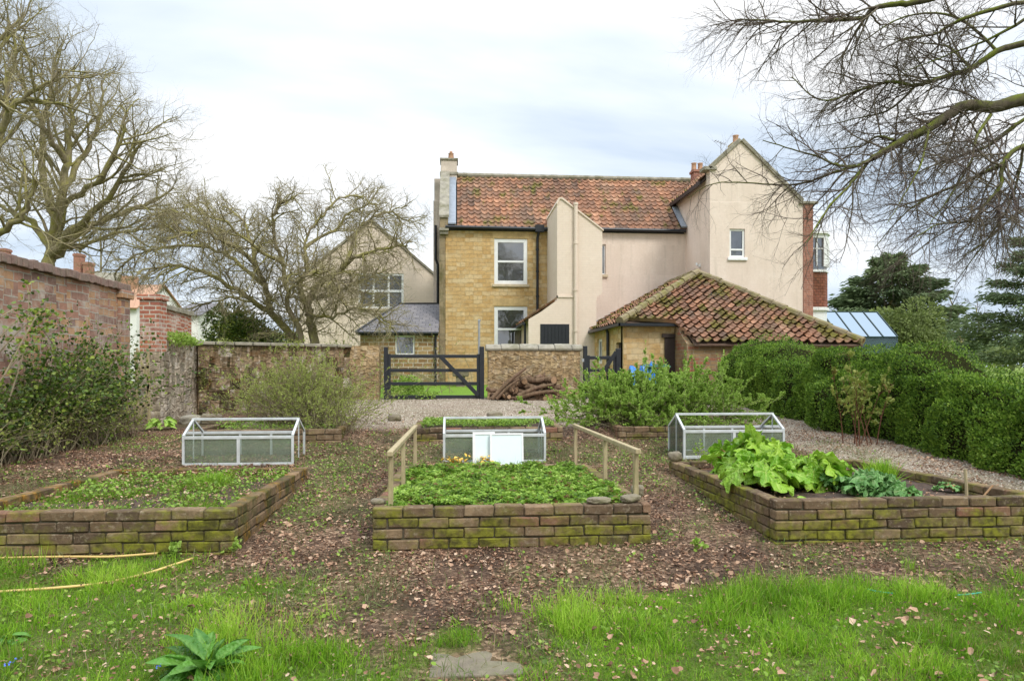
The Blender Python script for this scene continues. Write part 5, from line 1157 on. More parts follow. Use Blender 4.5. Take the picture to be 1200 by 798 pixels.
# dull weedy grass at the fringe and on the paths
def fr(x, y):
    g = grassw(x+.15, y-.25); c = np.exp(-((x+.95)/.75)**2-((y-4.05)/.75)**2)
    return np.clip((g*(1-grassw(x, y))*.6+c*.75)+weedw(x, y)*.6, 0, 1)*vis(x, y)*~inbed(x, y, .02)*sst(.36, .55, fbm(x*4, y*4, 71))
x, y = sample_area(140000, -5.5, 5.5, 2.4, 10.2, fr); n = len(x)
Vv, Ff, aa = blades(x, y, gh(x, y)-.004, RS.uniform(.03, .10, n), RS.uniform(.003, .006, n), .95, RS.beta(2, 1.6, n), bend=1.4)
tag(mk('rough_grass', Vv, Ff, MATS['grassdull'], var=aa), 'dull straggly grass mixed with weeds at the edge of the lawn and paths', 'grass', kind='stuff')
# ------------------------------------------------------------------ weeds
def wd(x, y): return np.clip(weedw(x, y)*1.0+grassw(x, y)*.12+.05, 0, 1)*vis(x, y)*~inbed(x, y, .03)*sst(.40, .60, fbm(x*6, y*6, 81))*(1-gravelw(x, y)*.93)
x, y = sample_area(95000, -6.2, 5.6, 2.6, 12, wd); n = len(x)
Vv, Ff, aa = flat_leaves(LEAFW, x, y, gh(x, y)+RS.uniform(0, .03, n), RS.uniform(.012, .032, n), .5, RS.beta(2, 2, n))
P2 = [(Vv, Ff, aa)]
for (x0_, x1_, y0_, y1_, zt_, nn_, th_) in ((-3.5, -1.7, 5.32, 7.65, .345, 3600, .9), (-.5, 1.4, 9.9, 10.95, .62, 7000, .2), (-3.5, -1.7, 9.9, 11.9, .58, 2500, .5), (2.4, 4.4, 9.9, 11.8, .58, 2500, .5)):
    x, y = sample_area(nn_, x0_, x1_, y0_, y1_, lambda x, y: sst(.42-.3*(1-th_), .58, fbm(x*3.5, y*3.5, 83))); n = len(x)
    P2.append(flat_leaves(LEAFW, x, y, zt_+RS.uniform(-.02, .05, n)+.02*(fbm(x*14, y*14, 12)-.5), RS.uniform(.018, .038, n), .5, RS.beta(2, 2, n)))
Vv, Ff, aa = merge(P2)
tag(mk('low_weeds', Vv, Ff, MATS['weed'], var=aa), 'low green weeds growing over the soil, the beds and the paths', 'weeds', kind='stuff')
# grass inside the left bed
x, y = sample_area(36000, -3.5, -1.7, 5.32, 7.64, lambda x, y: sst(.44, .66, fbm(x*3.4, y*3.4, 91))*.8+.06); n = len(x)
ctr = np.exp(-((x+2.35)/.22)**2-((y-6.9)/.22)**2); ft_ = lambda y: .425-.055*(y-5.2)/2.55-.09
Vv, Ff, aa = blades(x, y, ft_(y)+.0, RS.uniform(.025, .075, n)+.07*ctr, RS.uniform(.003, .006, n), .85, np.clip(RS.beta(2.2, 2.4, n), 0, 1))
tag(mk('bed_grass', Vv, Ff, MATS['grass'], var=aa), 'patchy grass growing in the soil of the front left bed', 'grass', kind='stuff')
# ------------------------------------------------------------------ leaf litter
def lw_(x, y): return ~((np.abs(x-sl_.x+.02) < .22) & (y < 3.62) & (y > 3.22))*np.clip((1-gravelw(x, y)*(.88-.4*(x > 4.4)))*(1-.80*grassw(x, y))*(1-.35*weedw(x, y))*(.22+.78*sst(.38, .58, fbm(x*3.0, y*3.0, 95))), 0, 1)*vis(x, y)*~inbed(x, y, -.1)*np.clip(6.5/y, .25, 1)
x, y = sample_area(260000, -6.3, 6.4, 2.6, 13, lw_); xb, yb = sample_area(2600, -3.5, -1.7, 5.3, 7.65, lambda x, y: 1+0*x); xc_, yc_ = sample_area(900, 2.55, 4.35, 5.35, 7.7, lambda x, y: 1+0*x); x = np.concatenate([x, xb, xc_]); y = np.concatenate([y, yb, yc_]); n = len(x); zadd = np.concatenate([np.zeros(n-len(xb)-len(xc_)), .34-gh(xb, yb)+.02*RS.rand(len(xb)), .345-gh(xc_, yc_)+.02*RS.rand(len(xc_))])
ct = fbm(x*1.8, y*1.8, 97); va = np.clip(RS.beta(1.6, 2.0, n)+(ct-.5)*.5, 0, 1)
s = RS.uniform(.008, .021, n)*(1+.25*(y > 7)); big = RS.rand(n) < .045; s[big] = RS.uniform(.026, .042, big.sum()); va[big] = RS.uniform(.5, .95, big.sum())
ge = gh(x, y)+zadd+RS.uniform(0, .012, n)+.05*sst(.2, .9, grassw(x, y))*RS.rand(n)
Vv, Ff, aa = flat_leaves(CHIP, x, y, ge, np.stack([s*RS.uniform(.35, 1.2, n), s*RS.uniform(.8, 1.5, n), s*RS.uniform(.5, 3.5, n)], 1), .15, va)
tag(mk('leaf_litter', Vv, Ff, MATS['litter'], var=aa), 'brown and pinkish dead leaves scattered over the soil', 'leaf litter', kind='stuff'); print('litter', n)
# bigger curled leaves on the lawn
x, y = sample_area(520, -4.5, 5, 2.7, 5.4, lambda x, y: grassw(x, y)*vis(x, y)*sst(.42, .62, fbm(x*2.5, y*2.5, 99))); n = len(x)
Vv, Ff, aa = flat_leaves(CURL, x, y, gh(x, y)+RS.uniform(.025, .06, n), RS.uniform(.020, .040, n), .25, RS.uniform(.25, .85, n))
tag(mk('fallen_leaves', Vv, Ff, MATS['litter'], var=aa), 'larger fallen tan leaves lying on top of the grass', 'fallen leaves', kind='stuff')
# dead stems
x, y = sample_area(15000, -6, 6.3, 3.4, 9.8, lambda x, y: (1-grassw(x, y))*(1-gravelw(x, y))*vis(x, y)*~inbed(x, y, .02)*sst(.5, .64, fbm(x*2.1, y*2.1, 103))); n = len(x)
Vv, Ff, aa = blades(x, y, gh(x, y), RS.uniform(.05, .15, n), RS.uniform(.002, .004, n), 1.1, RS.beta(1.3, 2.2, n), bend=.5)
tag(mk('dead_stems', Vv, Ff, MATS['deadstem'], var=aa), 'thin reddish dead stems tangled over the soil', 'dead stems', kind='stuff')
# pebbles
x, y = sample_area(70000, -4, 7, 4.6, 18.2, lambda x, y: gravelw(x, y)*vis(x, y)*np.clip(9/y, .3, 1)*~inbed(x, y, .05)); n = len(x)
az = RS.normal(size=(n, 3)); Vv, Ff, aa = inst(PEB[0], PEB[1], np.stack([x, y, gh(x, y)], 1), rot_from(az, RS.uniform(0, 6, n)), RS.uniform(.014, .034, (n, 3)), RS.rand(n))
tag(mk('gravel', Vv, Ff, MATS['pebble'], var=aa), 'pale brown gravel on the drive and the right hand path', 'gravel', kind='stuff')
# ------------------------------------------------------------------ strawberries
x, y = sample_area(30000, -.52, 1.37, 5.30, 7.75, lambda x, y: .35+.65*sst(.30, .50, fbm(x*5, y*5, 111))); n = len(x)
zb = .40-.05*(y-5.2)/2.6; hgt = .005+.075*sst(.3, .7, fbm(x*5, y*5, 113))
va = np.clip(RS.beta(3, 2, n)+(fbm(x*4, y*4, 115)-.5)*.7, 0, 1); red = RS.rand(n) < .06; va[red] = RS.uniform(0, .12, red.sum())
Vv, Ff, aa = flat_leaves(TRI, x, y, zb-.03+hgt*RS.rand(n)**.6, RS.uniform(.020, .040, n), .30, va)
tag(mk('strawberry_plants', Vv, Ff, MATS['straw'], var=aa), 'dense low strawberry leaves filling the middle brick bed', 'strawberries', kind='stuff')
# daffodil clump by the middle cold frame
for k, (px, py) in enumerate(((529, 539), (538, 538), (563, 538))):
    p = P(px, py, 8.35); t = thing('yellow_flower_clump', (p.x, 8.35, .27), ('leftmost yellow flower clump at the foot of the middle cold frame', 'second yellow flower clump at the foot of the middle cold frame', 'yellow flower clump in front of the narrow pale panel')[k], 'flowers', 'yellow flower clumps')
    n = 26; x = p.x+RS.normal(0, .05, n); y = 8.35+RS.normal(0, .04, n); z = .29+RS.uniform(0, .09, n)
    Vv, Ff, aa = flat_leaves(LEAFW, x, y, z, RS.uniform(.03, .06, n), .3, RS.rand(n)); mk('petals', Vv, Ff, MATS['daff'], t, var=aa)
    Vv, Ff, aa = blades(x, y, np.full(n, .26), RS.uniform(.08, .14, n), RS.uniform(.006, .01, n), .4, RS.rand(n)); mk('leaves', Vv, Ff, MATS['weed'], t, var=aa)

# ================================================================== BIG LEAVES
def bigleaf_mesh(L, W_, ruffle, lobes, cup, seed, nr=9, na=43):
    """round-ish crinkled leaf with raised veins, base at origin, pointing +Y"""
    r = random.Random(seed); V = [(0, 0, 0)]; rib = [1]
    ph = [r.uniform(0, 6) for _ in range(5)]; asy = r.uniform(-.12, .12)
    for i in range(1, nr+1):
        f = i/nr
        for j in range(na):
            a = -pi*.90+2*pi*.90*j/(na-1); vein = max(0, 1-abs(((a/(pi*.9)*3.5+3.5) % 1)-.5)*2/.34) if abs(a) < pi*.85 else 0   # seven main veins
            lobe = .80+.20*abs(cos((a/(pi*.9))*3.5*pi))**.7*lobes
            rad = f*(.5+.31*cos(a)+.19)*(1-f**3+f**3*lobe)*(1+.05*f*sin(a*17+ph[0]))
            x = sin(a)*rad*W_*1.08+asy*f*W_*.3; yv = cos(a)*rad*L*.85+.12*L*f*cos(a)
            z = ruffle*L*(f**1.6)*(sin(a*7+ph[1])+.8*sin(a*15+ph[2]+f*3))*.5+ruffle*.7*L*sin(a*11+ph[3]+f*9)*f*(1-f*.3)-cup*L*(yv/L)**2*.5-cup*.35*L*(x/W_)**2+.10*L*f-.03*L*vein*f
            V.append((x, yv, z)); rib.append(vein*(1-.6*f))
    q = []; t = []
    for j in range(na-1): t.append((0, 1+j+1, 1+j))
    for i in range(nr-1):
        for j in range(na-1): a = 1+i*na+j; q.append((a, a+1, a+na+1, a+na))
    return np.array(V), [t, q], np.array(rib)
def long_leaf(L, W_, seed, droop=.5, n=9):
    r = random.Random(seed); V = []; rib = []
    for i in range(n+1):
        f = i/n; w = W_*.5*(sin(pi*min(1, f**.8*.97+.03))**.75)+.004; z = -droop*L*f*f+.02*L*sin(f*9+seed)
        for k, s_ in enumerate((-1, -.5, 0, .5, 1)):
            V.append((w*s_, L*f, z+abs(s_)*w*.45+.05*w*sin(f*25+s_*3+seed)*abs(s_))); rib.append(1. if s_ == 0 else (.25 if i % 2 else 0))
    q = []
    for i in range(n):
        for k in range(4): a = i*5+k; q.append((a, a+1, a+6, a+5))
    return np.array(V), [q], np.array(rib)
def leafy_plant(name, base, leaves, mat, stalkmat, label, cat, group=None, stalks=True, rs=5):
    """leaves: list of (azimuth, elevation, stalk length, template, size)"""
    t = thing(name, base, label, cat, group); r = random.Random(rs); b = Vector(base)
    for (az, el, sl3, T, s, el2) in leaves:
        d = Vector((cos(az)*cos(el), sin(az)*cos(el), sin(el))); tip = b+d*sl3+Vector((0, 0, -.0)); st = b+Vector((cos(az), sin(az), 0))*.02
        V0, F0, rib = T; d2 = np.array([[cos(az)*cos(el2), sin(az)*cos(el2), sin(el2)]])
        Vv, Ff, aa = inst(V0, F0, np.array([tip]), rot_from(d2, np.array([r.gauss(0, .3)])), np.array([s]), np.array([r.random()]))
        lf = mk('leaf', Vv, Ff, MATS[mat], t, var={'var': aa*0+r.random(), 'rib': rib}, smooth=True)
        if stalks:
            m = MB(); m.tube(smoothline([st, b+d*sl3*.5+Vector((0, 0, .02)), tip+Vector(d2[0])*s*.10], 3), [.013-.0012*i for i in range(7)], 6); m.build('stalk', MATS[stalkmat], lf, smooth=True)
    return t
def rosette(n, elr, slr, sr, maker, seed, az0=0, el2=(-.3, .2)):
    r = random.Random(seed); L = []
    for k in range(n):
        az = az0+2.4*k+r.uniform(-.3, .3); f = k/n; el = elr[0]+(elr[1]-elr[0])*f+r.uniform(-.1, .1)
        L.append((az, el, r.uniform(*slr)*(.7+.3*(1-f)), maker(r.randint(0, 999)), r.uniform(*sr), r.uniform(*el2)))
    return L
rh = lambda s: bigleaf_mesh(1, .95, .13, 1, .6, s)
leafy_plant('rhubarb', (2.95, 6.75, .34), rosette(38, (.40, 1.5), (.28, .54), (.18, .29), rh, 3, el2=(-1.1, -.1)), 'rhubarb', 'rstalk', 'largest rhubarb clump, with one leaf standing up above the rest', 'rhubarb', 'rhubarb plants')
leafy_plant('rhubarb', (2.78, 6.15, .35), rosette(28, (.35, 1.4), (.20, .38), (.15, .24), rh, 13, el2=(-1.1, -.1)), 'rhubarb', 'rstalk', 'rhubarb clump spilling over the left wall of its bed', 'rhubarb', 'rhubarb plants')
leafy_plant('rhubarb', (3.32, 6.30, .34), rosette(28, (.35, 1.4), (.20, .40), (.15, .24), rh, 23, el2=(-1.1, -.1)), 'rhubarb', 'rstalk', 'rhubarb clump next to the blue green leaves', 'rhubarb', 'rhubarb plants')
# the tall leaf
V0, F0, rib = bigleaf_mesh(.34, .30, .10, 1, .1, 77); c = P(880, 527, 6.7)
up = thing('rhubarb_leaf', (c.x, 6.7, .36), 'single broad rhubarb leaf standing upright above the clump', 'rhubarb'); R = rot_from(np.array([[.05, .15, .98]]), np.array([pi*.95]))
Vv, Ff, aa = inst(V0, F0, np.array([[c.x, 6.7, .56]]), R, np.ones(1), np.array([.9])); mk('blade', Vv, Ff, MATS['rhubarb'], up, var={'var': aa, 'rib': rib}, smooth=True)
m = MB(); m.tube([(c.x-.02, 6.72, .33), (c.x, 6.7, .5), (c.x, 6.7, .64)], [.014, .012, .008], 7); m.build('stalk', MATS['rstalk'], up)
kl = lambda s: bigleaf_mesh(1, .8, .18, 1.2, .6, s)
p = P(1018, 575, 5.75); leafy_plant('cabbage_plant', (p.x+.08, 5.85, .34), rosette(22, (.3, 1.4), (.12, .26), (.13, .20), kl, 5, el2=(-.9, .1)), 'kale', 'rstalk', 'larger blue green crinkled leafy plant right of the rhubarb', 'vegetable')
p = P(985, 575, 5.9); leafy_plant('cabbage_plant', (p.x, 6.15, .34), rosette(12, (.4, 1.3), (.08, .18), (.09, .14), kl, 15, el2=(-.9, .1)), 'kale', 'rstalk', 'blue green leafy plant tucked behind, touching the rhubarb', 'vegetable')
p = P(1050, 575, 5.6); leafy_plant('cabbage_plant', (p.x, 5.55, .34), rosette(15, (.3, 1.2), (.08, .18), (.10, .16), kl, 25, el2=(-.9, .1)), 'kale', 'rstalk', 'blue green leafy plant closest to the front wall of the bed', 'vegetable')
p = P(1113, 580, 6.0); leafy_plant('cabbage_plant', (p.x, 6.0, .35), rosette(7, (.2, 1.0), (.03, .08), (.06, .10), kl, 35), 'kale', 'rstalk', 'small blue green seedling beside the wooden stake', 'vegetable')
bl = lambda s: long_leaf(1, .42, s, .35)
p = P(928, 583, 5.6); leafy_plant('leafy_herb', (p.x, 5.55, .35), rosette(30, (.2, 1.3), (.01, .05), (.11, .18), lambda s: long_leaf(1, .20, s, .5), 45), 'rhubarb', 'rstalk', 'feathery light green herb in the front left corner of the rhubarb bed', 'herb', stalks=False)
g = G(240, 786); leafy_plant('broad_leaved_plant', (g[0], g[1]+.02, float(gh(g[0], g[1]))), rosette(32, (.3, 1.35), (.03, .10), (.15, .24), bl, 55, el2=(-.1, 1.0)), 'broad', 'rstalk', 'dark broad leaved plant in the grass at the lower left', 'plant', stalks=False)
g = G(8, 745); leafy_plant('forget_me_not', (g[0], g[1], float(gh(g[0], g[1]))), rosette(10, (.3, 1.2), (.02, .05), (.06, .10), bl, 65), 'broad', 'rstalk', 'small leafy plant with blue flowers at the left edge of the grass', 'plant', stalks=False)
p = P(190, 497, 13.0); leafy_plant('green_perennial', (p.x, 13.0, .36), rosette(26, (.2, 1.3), (.08, .28), (.12, .20), lambda s: long_leaf(1, .5, s, .4), 75), 'rhubarb', 'rstalk', 'bright green leafy clump at the foot of the rubble wall', 'plant', stalks=False)
for k, (px, py) in enumerate(((232, 748), (12, 780), (20, 775), (185, 783))):
    g = G(px, py, .09); x = g[0]+RS.normal(0, .008, 7); y = g[1]+RS.normal(0, .008, 7)
    Vv, Ff, aa = flat_leaves(LEAFW, x, y, gh(x, y)+.10, np.full(7, .010), .2, RS.rand(7)); o = mk('blue_flower', Vv, Ff, MATS['blueflower'], None, (g[0], g[1], float(gh(g[0], g[1]))), var=aa)
    tag(o, ('tiny blue flower above the dark broad leaved plant', 'tiny blue flower at the left edge, lower of two', 'tiny blue flower at the left edge, upper of two', 'tiny blue flower left of the broad leaved plant')[k], 'flower', 'tiny blue flowers')
# chives and grassy clumps
def tuftplant(name, x, y, z, n, h, w, spread, lean, mat, label, cat, lo=.5):
    xx = x+RS.normal(0, spread, n); yy = y+RS.normal(0, spread, n)
    Vv, Ff, aa = blades(xx, yy, np.full(n, z), RS.uniform(.6, 1.1, n)*h, np.full(n, w), lean, RS.uniform(lo, 1, n)); return tag(mk(name, Vv, Ff, MATS[mat], None, (x, y, z), var=aa), label, cat)
p = P(1032, 560, 6.45); tuftplant('chive_clump', p.x, 6.45, .33, 420, .24, .007, .055, .6, 'grass', 'tall grassy green clump behind the blue green leaves', 'chives')
tuftplant('grass_tuft', -2.35, 6.95, .29, 500, .16, .005, .09, .7, 'grass', 'bright tuft of long grass in the front left bed', 'grass tuft')
p = P(440, 655, 5.0)
# ================================================================== HEDGE
def hedge(name, label, path, hw, hgt, z0f, nleaf, seed, lsz=(.026, .046), lump=.36):
    r = np.random.RandomState(seed); pts = np.array(path, float); seg = np.linalg.norm(np.diff(pts, axis=0), axis=1); cum = np.concatenate([[0], np.cumsum(seg)]); L = cum[-1]
    def surf(s, a, inset=0.0):
        px = np.interp(s, cum, pts[:, 0]); py = np.interp(s, cum, pts[:, 1]); dx = np.gradient(px, s) if False else None
        d = pts[-1]-pts[0]; d = d/np.linalg.norm(d); nx_, ny_ = d[1], -d[0]
        endf = np.clip(np.minimum(s, L-s)/.6, 0, 1)**.5
        ca, sa = np.cos(a), np.sin(a); e = .62
        u = np.sign(ca)*np.abs(ca)**e; v = np.sign(sa)*np.abs(sa)**e
        lm = lump*((fbm(s*.75+3, a*1.3, seed)-.5)*2+.65*(fbm(s*2.2, a*2.8, seed+2)-.5)*2)
        W_ = (hw+lm-inset)*endf; Hh = hgt*(1+.20*(fbm(s*.8, s*0, seed+5)-.5)*2)+lm*.8-inset
        x = px+nx_*u*W_; y = py+ny_*u*W_; z = z0f(x, y)+np.maximum(0, v)*Hh*(.6+.4*endf)+0*(v < 0)
        return np.stack([x, y, z], -1)
    t = thing(name, tuple(pts[0])+(float(z0f(pts[0, 0], pts[0, 1])),), label, 'hedge')
    ns, na = int(L/.12), 26; S, A = np.meshgrid(np.linspace(.02, L-.02, ns), np.linspace(-.02, pi+.02, na), indexing='ij')
    C = surf(S, A, .14).reshape(-1, 3); i, j = np.meshgrid(np.arange(ns-1), np.arange(na-1)); b = (i*na+j).ravel()
    mk('dark_core', C, [np.stack([b, b+1, b+na+1, b+na], 1)], MATS['hedgecore'], t, smooth=True)  # solid core; the dark depth behind the leaves is put into its colour
    s = r.uniform(.02, L-.02, nleaf); a = r.uniform(0, pi, nleaf)
    # parametrise so leaves spread evenly over the sides
    q = r.rand(nleaf); side = q < .72; zf = r.rand(nleaf); a = np.where(side, np.where(r.rand(nleaf) < .85, pi if (pts[0, 0]-0) > 0 and False else 0, pi)+0*q, a)
    el = np.arcsin(np.clip(zf, 0, 1)**(1/.62)) if True else None
    left = r.rand(nleaf) < .88
    a = np.where(side, np.where(left, pi-el, el), r.uniform(.25, pi-.25, nleaf))
    p = surf(s, a, 0); dep = r.exponential(.05, nleaf); p2 = surf(s, a, .5); nrm = norm(p-p2); gap = fbm(s*7, a*9+zf*6, seed+8)
    p = p-nrm*dep[:, None]+nrm*(.05*(gap[:, None]-.5)*2); p[:, 2] = np.maximum(p[:, 2], z0f(p[:, 0], p[:, 1])+.01)
    dd = norm(nrm*.8+r.normal(0, .6, (nleaf, 3))+np.array([0, 0, .45])); k = gap > .25
    va = np.clip(r.beta(2, 2.2, nleaf)+(fbm(s*2.2, zf*2.5, seed+11)-.5)*.5-dep*2.0*0, 0, 1); k = r.rand(nleaf) < np.clip(.10+2.6*(gap-.30), .06, 1)
    Vv, Ff, aa = inst(LEAF[0], LEAF[1], p[k], rot_from(dd[k], r.uniform(0, 6.28, k.sum())), r.uniform(*lsz, k.sum()), va[k])
    mk('leaves', Vv, Ff, MATS['hedge'], t, var=aa); return t
g0 = lambda x, y: gh(x, y)
hedge('clipped_hedge', 'long clipped dark green hedge along the gravel path on the right', [(7.45, 4.6), (7.40, 8.0), (7.35, 12.0), (7.45, 17.0)], 1.15, 1.25, g0, 230000, 301)
# young sprigs on top
# ================================================================== SHRUBS
def shrub(name, base, n, L, spread, elr, mstem, mleaf, label, nl, ls, seed, br=.15, droop=.3, t0=.25, group=None, cat='shrub', flop=(0, 0), sub=3, T=LEAF, var=(2, 2), up=.3, rad=.006, clump=True):
    """many stems from a base, each with side shoots and small leaves"""
    r = np.random.RandomState(seed); t = thing(name, base, label, cat, group); b = np.array(base); k = 6
    N = n*(1+sub); az = r.uniform(0, 2*pi, n); el = r.uniform(*elr, n); Ls = L*r.uniform(.72, 1.03, n)
    d = np.stack([np.cos(az)*np.cos(el)*spread[0], np.sin(az)*np.cos(el)*spread[1], np.sin(el)], 1); d[:, :2] += np.array(flop)
    p0 = b+np.stack([r.normal(0, br*spread[0], n), r.normal(0, br*spread[1], n), r.uniform(-.03, .02, n)], 1)
    tt = np.linspace(0, 1, k); bend = r.normal(0, .12, (n, 3)); 
    def curve(p0, d, Ls, bend): return p0[:, None]+d[:, None]*(tt[None, :, None]*Ls[:, None, None])+(tt**2)[None, :, None]*(bend*Ls[:, None])[:, None]-np.array([0, 0, 1.])*(droop*(tt**2)[None, :, None]*Ls[:, None, None]*np.linalg.norm(d[:, :2], axis=1)[:, None, None])
    C = [curve(p0, d, Ls, bend)]; Rr = [np.repeat((rad*(1.1-tt))[None], n, 0)]
    if sub:
        pi_ = np.repeat(np.arange(n), sub); ts = r.uniform(.3, .95, n*sub); ii = np.clip((ts*(k-1)).astype(int), 0, k-2); ps = C[0][pi_, ii]+(C[0][pi_, ii+1]-C[0][pi_, ii])*(ts*(k-1)-ii)[:, None]
        dd = norm(d[pi_]*.9+r.normal(0, .55, (n*sub, 3))+np.array([0, 0, up])); C.append(curve(ps, dd, L*r.uniform(.15, .38, n*sub)*(1.2-ts), r.normal(0, .15, (n*sub, 3)))); Rr.append(np.repeat((rad*.5*(1.1-tt))[None], n*sub, 0))
    Cc = np.concatenate(C); Rc = np.concatenate(Rr)
    Vv, Ff, aa = tubes([(Cc[i], Rc[i]) for i in range(len(Cc))], 3); mk('stems', Vv, Ff, MATS[mstem], t, smooth=True)
    if nl:
        j = r.randint(0, len(Cc), nl); ts = t0+(1-t0)*r.rand(nl)**.8; ii = np.clip((ts*(k-1)).astype(int), 0, k-2); p = Cc[j, ii]+(Cc[j, ii+1]-Cc[j, ii])*(ts*(k-1)-ii)[:, None]
        dr = norm(norm(Cc[j, ii+1]-Cc[j, ii])*.6+r.normal(0, .6, (nl, 3))+np.array([0, 0, .25])); sv = r.rand(len(Cc))[j]*.5
        Vv, Ff, aa = inst(T[0], T[1], p, rot_from(dr, r.uniform(0, 6.28, nl)), r.uniform(*ls, nl), np.clip(r.beta(*var, nl)*.6+sv, 0, 1)); mk('leaves', Vv, Ff, MATS[mleaf], t, var=aa)
    return t
shrub('leafy_shrub', (3.35, 10.75, .56), 300, 1.10, (1.5, .95), (.35, 1.45), 'stem', 'shrubleaf', 'rounded bright green leafy shrub behind the right cold frame', 120000, (.018, .040), 401, br=.30, droop=.28, sub=5, up=.5)
shrub('leafy_shrub', (2.55, 10.6, .56), 170, .98, (1.25, .9), (.3, 1.45), 'stem', 'shrubleaf', 'left lobe of the bright green shrub, beside the wooden handrail', 50000, (.018, .038), 402, br=.22, droop=.30, sub=5, up=.5)
shrub('twiggy_shrub', (-2.30, 10.9, .56), 330, 1.28, (1.25, .9), (.40, 1.5), 'stem', 'sparse', 'twiggy shrub with sparse young leaves in the back left bed', 24000, (.014, .032), 403, br=.24, droop=.22, sub=6, up=.4, rad=.0055)
shrub('twiggy_shrub', (-1.80, 10.3, .50), 90, .80, (1.0, .9), (.3, 1.4), 'stem', 'sparse', 'low twiggy growth hanging over the right end of the back left bed', 3500, (.014, .030), 404, br=.2, droop=.3, sub=5, rad=.005)
p = P(1008, 527, 9.6); shrub('sapling', (p.x, 9.6, float(gh(p.x, 9.6))), 10, 1.30, (1.1, .8), (1.05, 1.5), 'stem_red', 'sapling', 'slender young rose shrub with reddish yellow leaves in front of the hedge', 760, (.035, .062), 405, br=.13, droop=.05, sub=7, t0=.35, rad=.010, T=LEAFW)
# left climber and brambles along the tall wall
def tangle(name, label, x0, x1, y0, y1, n, L, mstem, mleaf, nl, ls, seed, bend=(.3, .1), rad=.006, z=None, dirx=.25, cat='climber', el=(.7, 1.45), hf=lambda y: 1.0, t0=.35, lt=LEAFW):
    r = np.random.RandomState(seed); x = r.uniform(x0, x1, n); y = r.uniform(y0, y1, n); t = thing(name, ((x0+x1)/2, (y0+y1)/2, float(gh((x0+x1)/2, (y0+y1)/2))), label, cat)
    k = 8; tt = np.linspace(0, 1, k); az = r.uniform(0, 2*pi, n); e_ = r.uniform(*el, n); hl = L*r.uniform(.45, 1.1, n)*np.array([hf(q) for q in y])
    d = np.stack([np.cos(az)*np.cos(e_)*.35+r.normal(0, .06, n), np.sin(az)*np.cos(e_), np.sin(e_)], 1); bd = np.stack([np.abs(r.normal(bend[0], .25, n)), r.normal(0, .35, n), -np.abs(r.normal(bend[1], .25, n))], 1)
    C = np.stack([x, y, gh(x, y)], 1)[:, None]+d[:, None]*(tt[None, :, None]*hl[:, None, None])+bd[:, None]*(tt**2.5)[None, :, None]*hl[:, None, None]+r.normal(0, .012, (n, k, 3))*tt[None, :, None]
    C[..., 2] = np.maximum(C[..., 2], gh(C[..., 0], C[..., 1])+.01); C[..., 0] = np.maximum(C[..., 0], LX+.03)
    Vv, Ff, aa = tubes([(C[i], rad*(1.2-tt)*r.uniform(.6, 1.3)) for i in range(n)], 3); mk('stems', Vv, Ff, MATS[mstem], t)
    j = r.randint(0, n, nl); ts = t0+(1-t0)*r.rand(nl); ii = np.clip((ts*(k-1)).astype(int), 0, k-2); p = C[j, ii]+(C[j, ii+1]-C[j, ii])*(ts*(k-1)-ii)[:, None]+r.normal(0, .035, (nl, 3)); p[:, 0] = np.maximum(p[:, 0], LX+.04)
    dr = norm(r.normal(0, .7, (nl, 3))+np.array([.5, -.2, .1])); Vv, Ff, aa = inst(lt[0], lt[1], p, rot_from(dr, r.uniform(0, 6.28, nl)), r.uniform(*ls, nl), np.clip(r.beta(1.8, 2.2, nl), 0, 1)); mk('leaves', Vv, Ff, MATS[mleaf], t, var=aa)
    return t
tangle('wall_climber', 'dense dark leaved climber against the tall brick wall', -5.85, -5.4, 9.3, 11.7, 480, 2.0, 'stem', 'climber', 11500, (.032, .065), 501, bend=(.06, .1), hf=lambda y: .62+.45*math.exp(-((y-10.8)/1.1)**2), t0=.35)
tangle('wall_climber', 'nearer climber at the left edge with long arching stems', -5.85, -5.4, 6.8, 9.3, 300, 1.75, 'stem', 'climber', 3800, (.032, .065), 502, bend=(.10, .1), hf=lambda y: .72, t0=.4)
tangle('bramble_thicket', 'brownish bramble stems sprawling out from the foot of the left wall', -5.7, -5.2, 8.0, 12.0, 520, 1.0, 'stem', 'sparse', 3600, (.022, .045), 503, bend=(.12, .3), hf=lambda y: 1.0, t0=.3)
# long arching rose canes at the top left
t = thing('climbing_rose', (-5.7, 8.2, .3), 'arching rose canes with young leaves across the top left of the brick wall', 'climber'); r = random.Random(8); it = []; lv = []
for pts in (((0, 412, 8.4), (25, 385, 8.6), (48, 370, 8.8), (70, 372, 9)), ((-10, 460, 8.2), (20, 420, 8.5), (50, 395, 8.9), (72, 380, 9.3)), ((0, 372, 8.2), (22, 362, 8.5), (50, 372, 9.0)), ((10, 470, 8.6), (28, 410, 8.9), (34, 350, 9.2), (30, 330, 9.4)), ((0, 395, 8.3), (30, 372, 9.0), (60, 400, 9.4), (75, 440, 9.6)), ((5, 440, 8.2), (40, 375, 8.6), (58, 360, 8.9))):
    C = smoothline([P(*q) for q in pts], 5); it.append((C, [.009*(1-.6*i/len(C)) for i in range(len(C))]))
    for _ in range(46): q = C[r.randint(2, len(C)-1)]; lv.append(tuple(q+Vector((r.gauss(0, .05), r.gauss(0, .05), r.gauss(0, .05)))))
Vv, Ff, aa = tubes(it, 5); mk('canes', Vv, Ff, MATS['stem'], t); lv = np.array(lv); n = len(lv)
Vv, Ff, aa = inst(LEAFW[0], LEAFW[1], lv, rot_from(norm(RS.normal(size=(n, 3))), RS.uniform(0, 6, n)), RS.uniform(.03, .065, n), RS.uniform(.3, 1, n)); mk('leaves', Vv, Ff, MATS['climber'], t, var=aa)
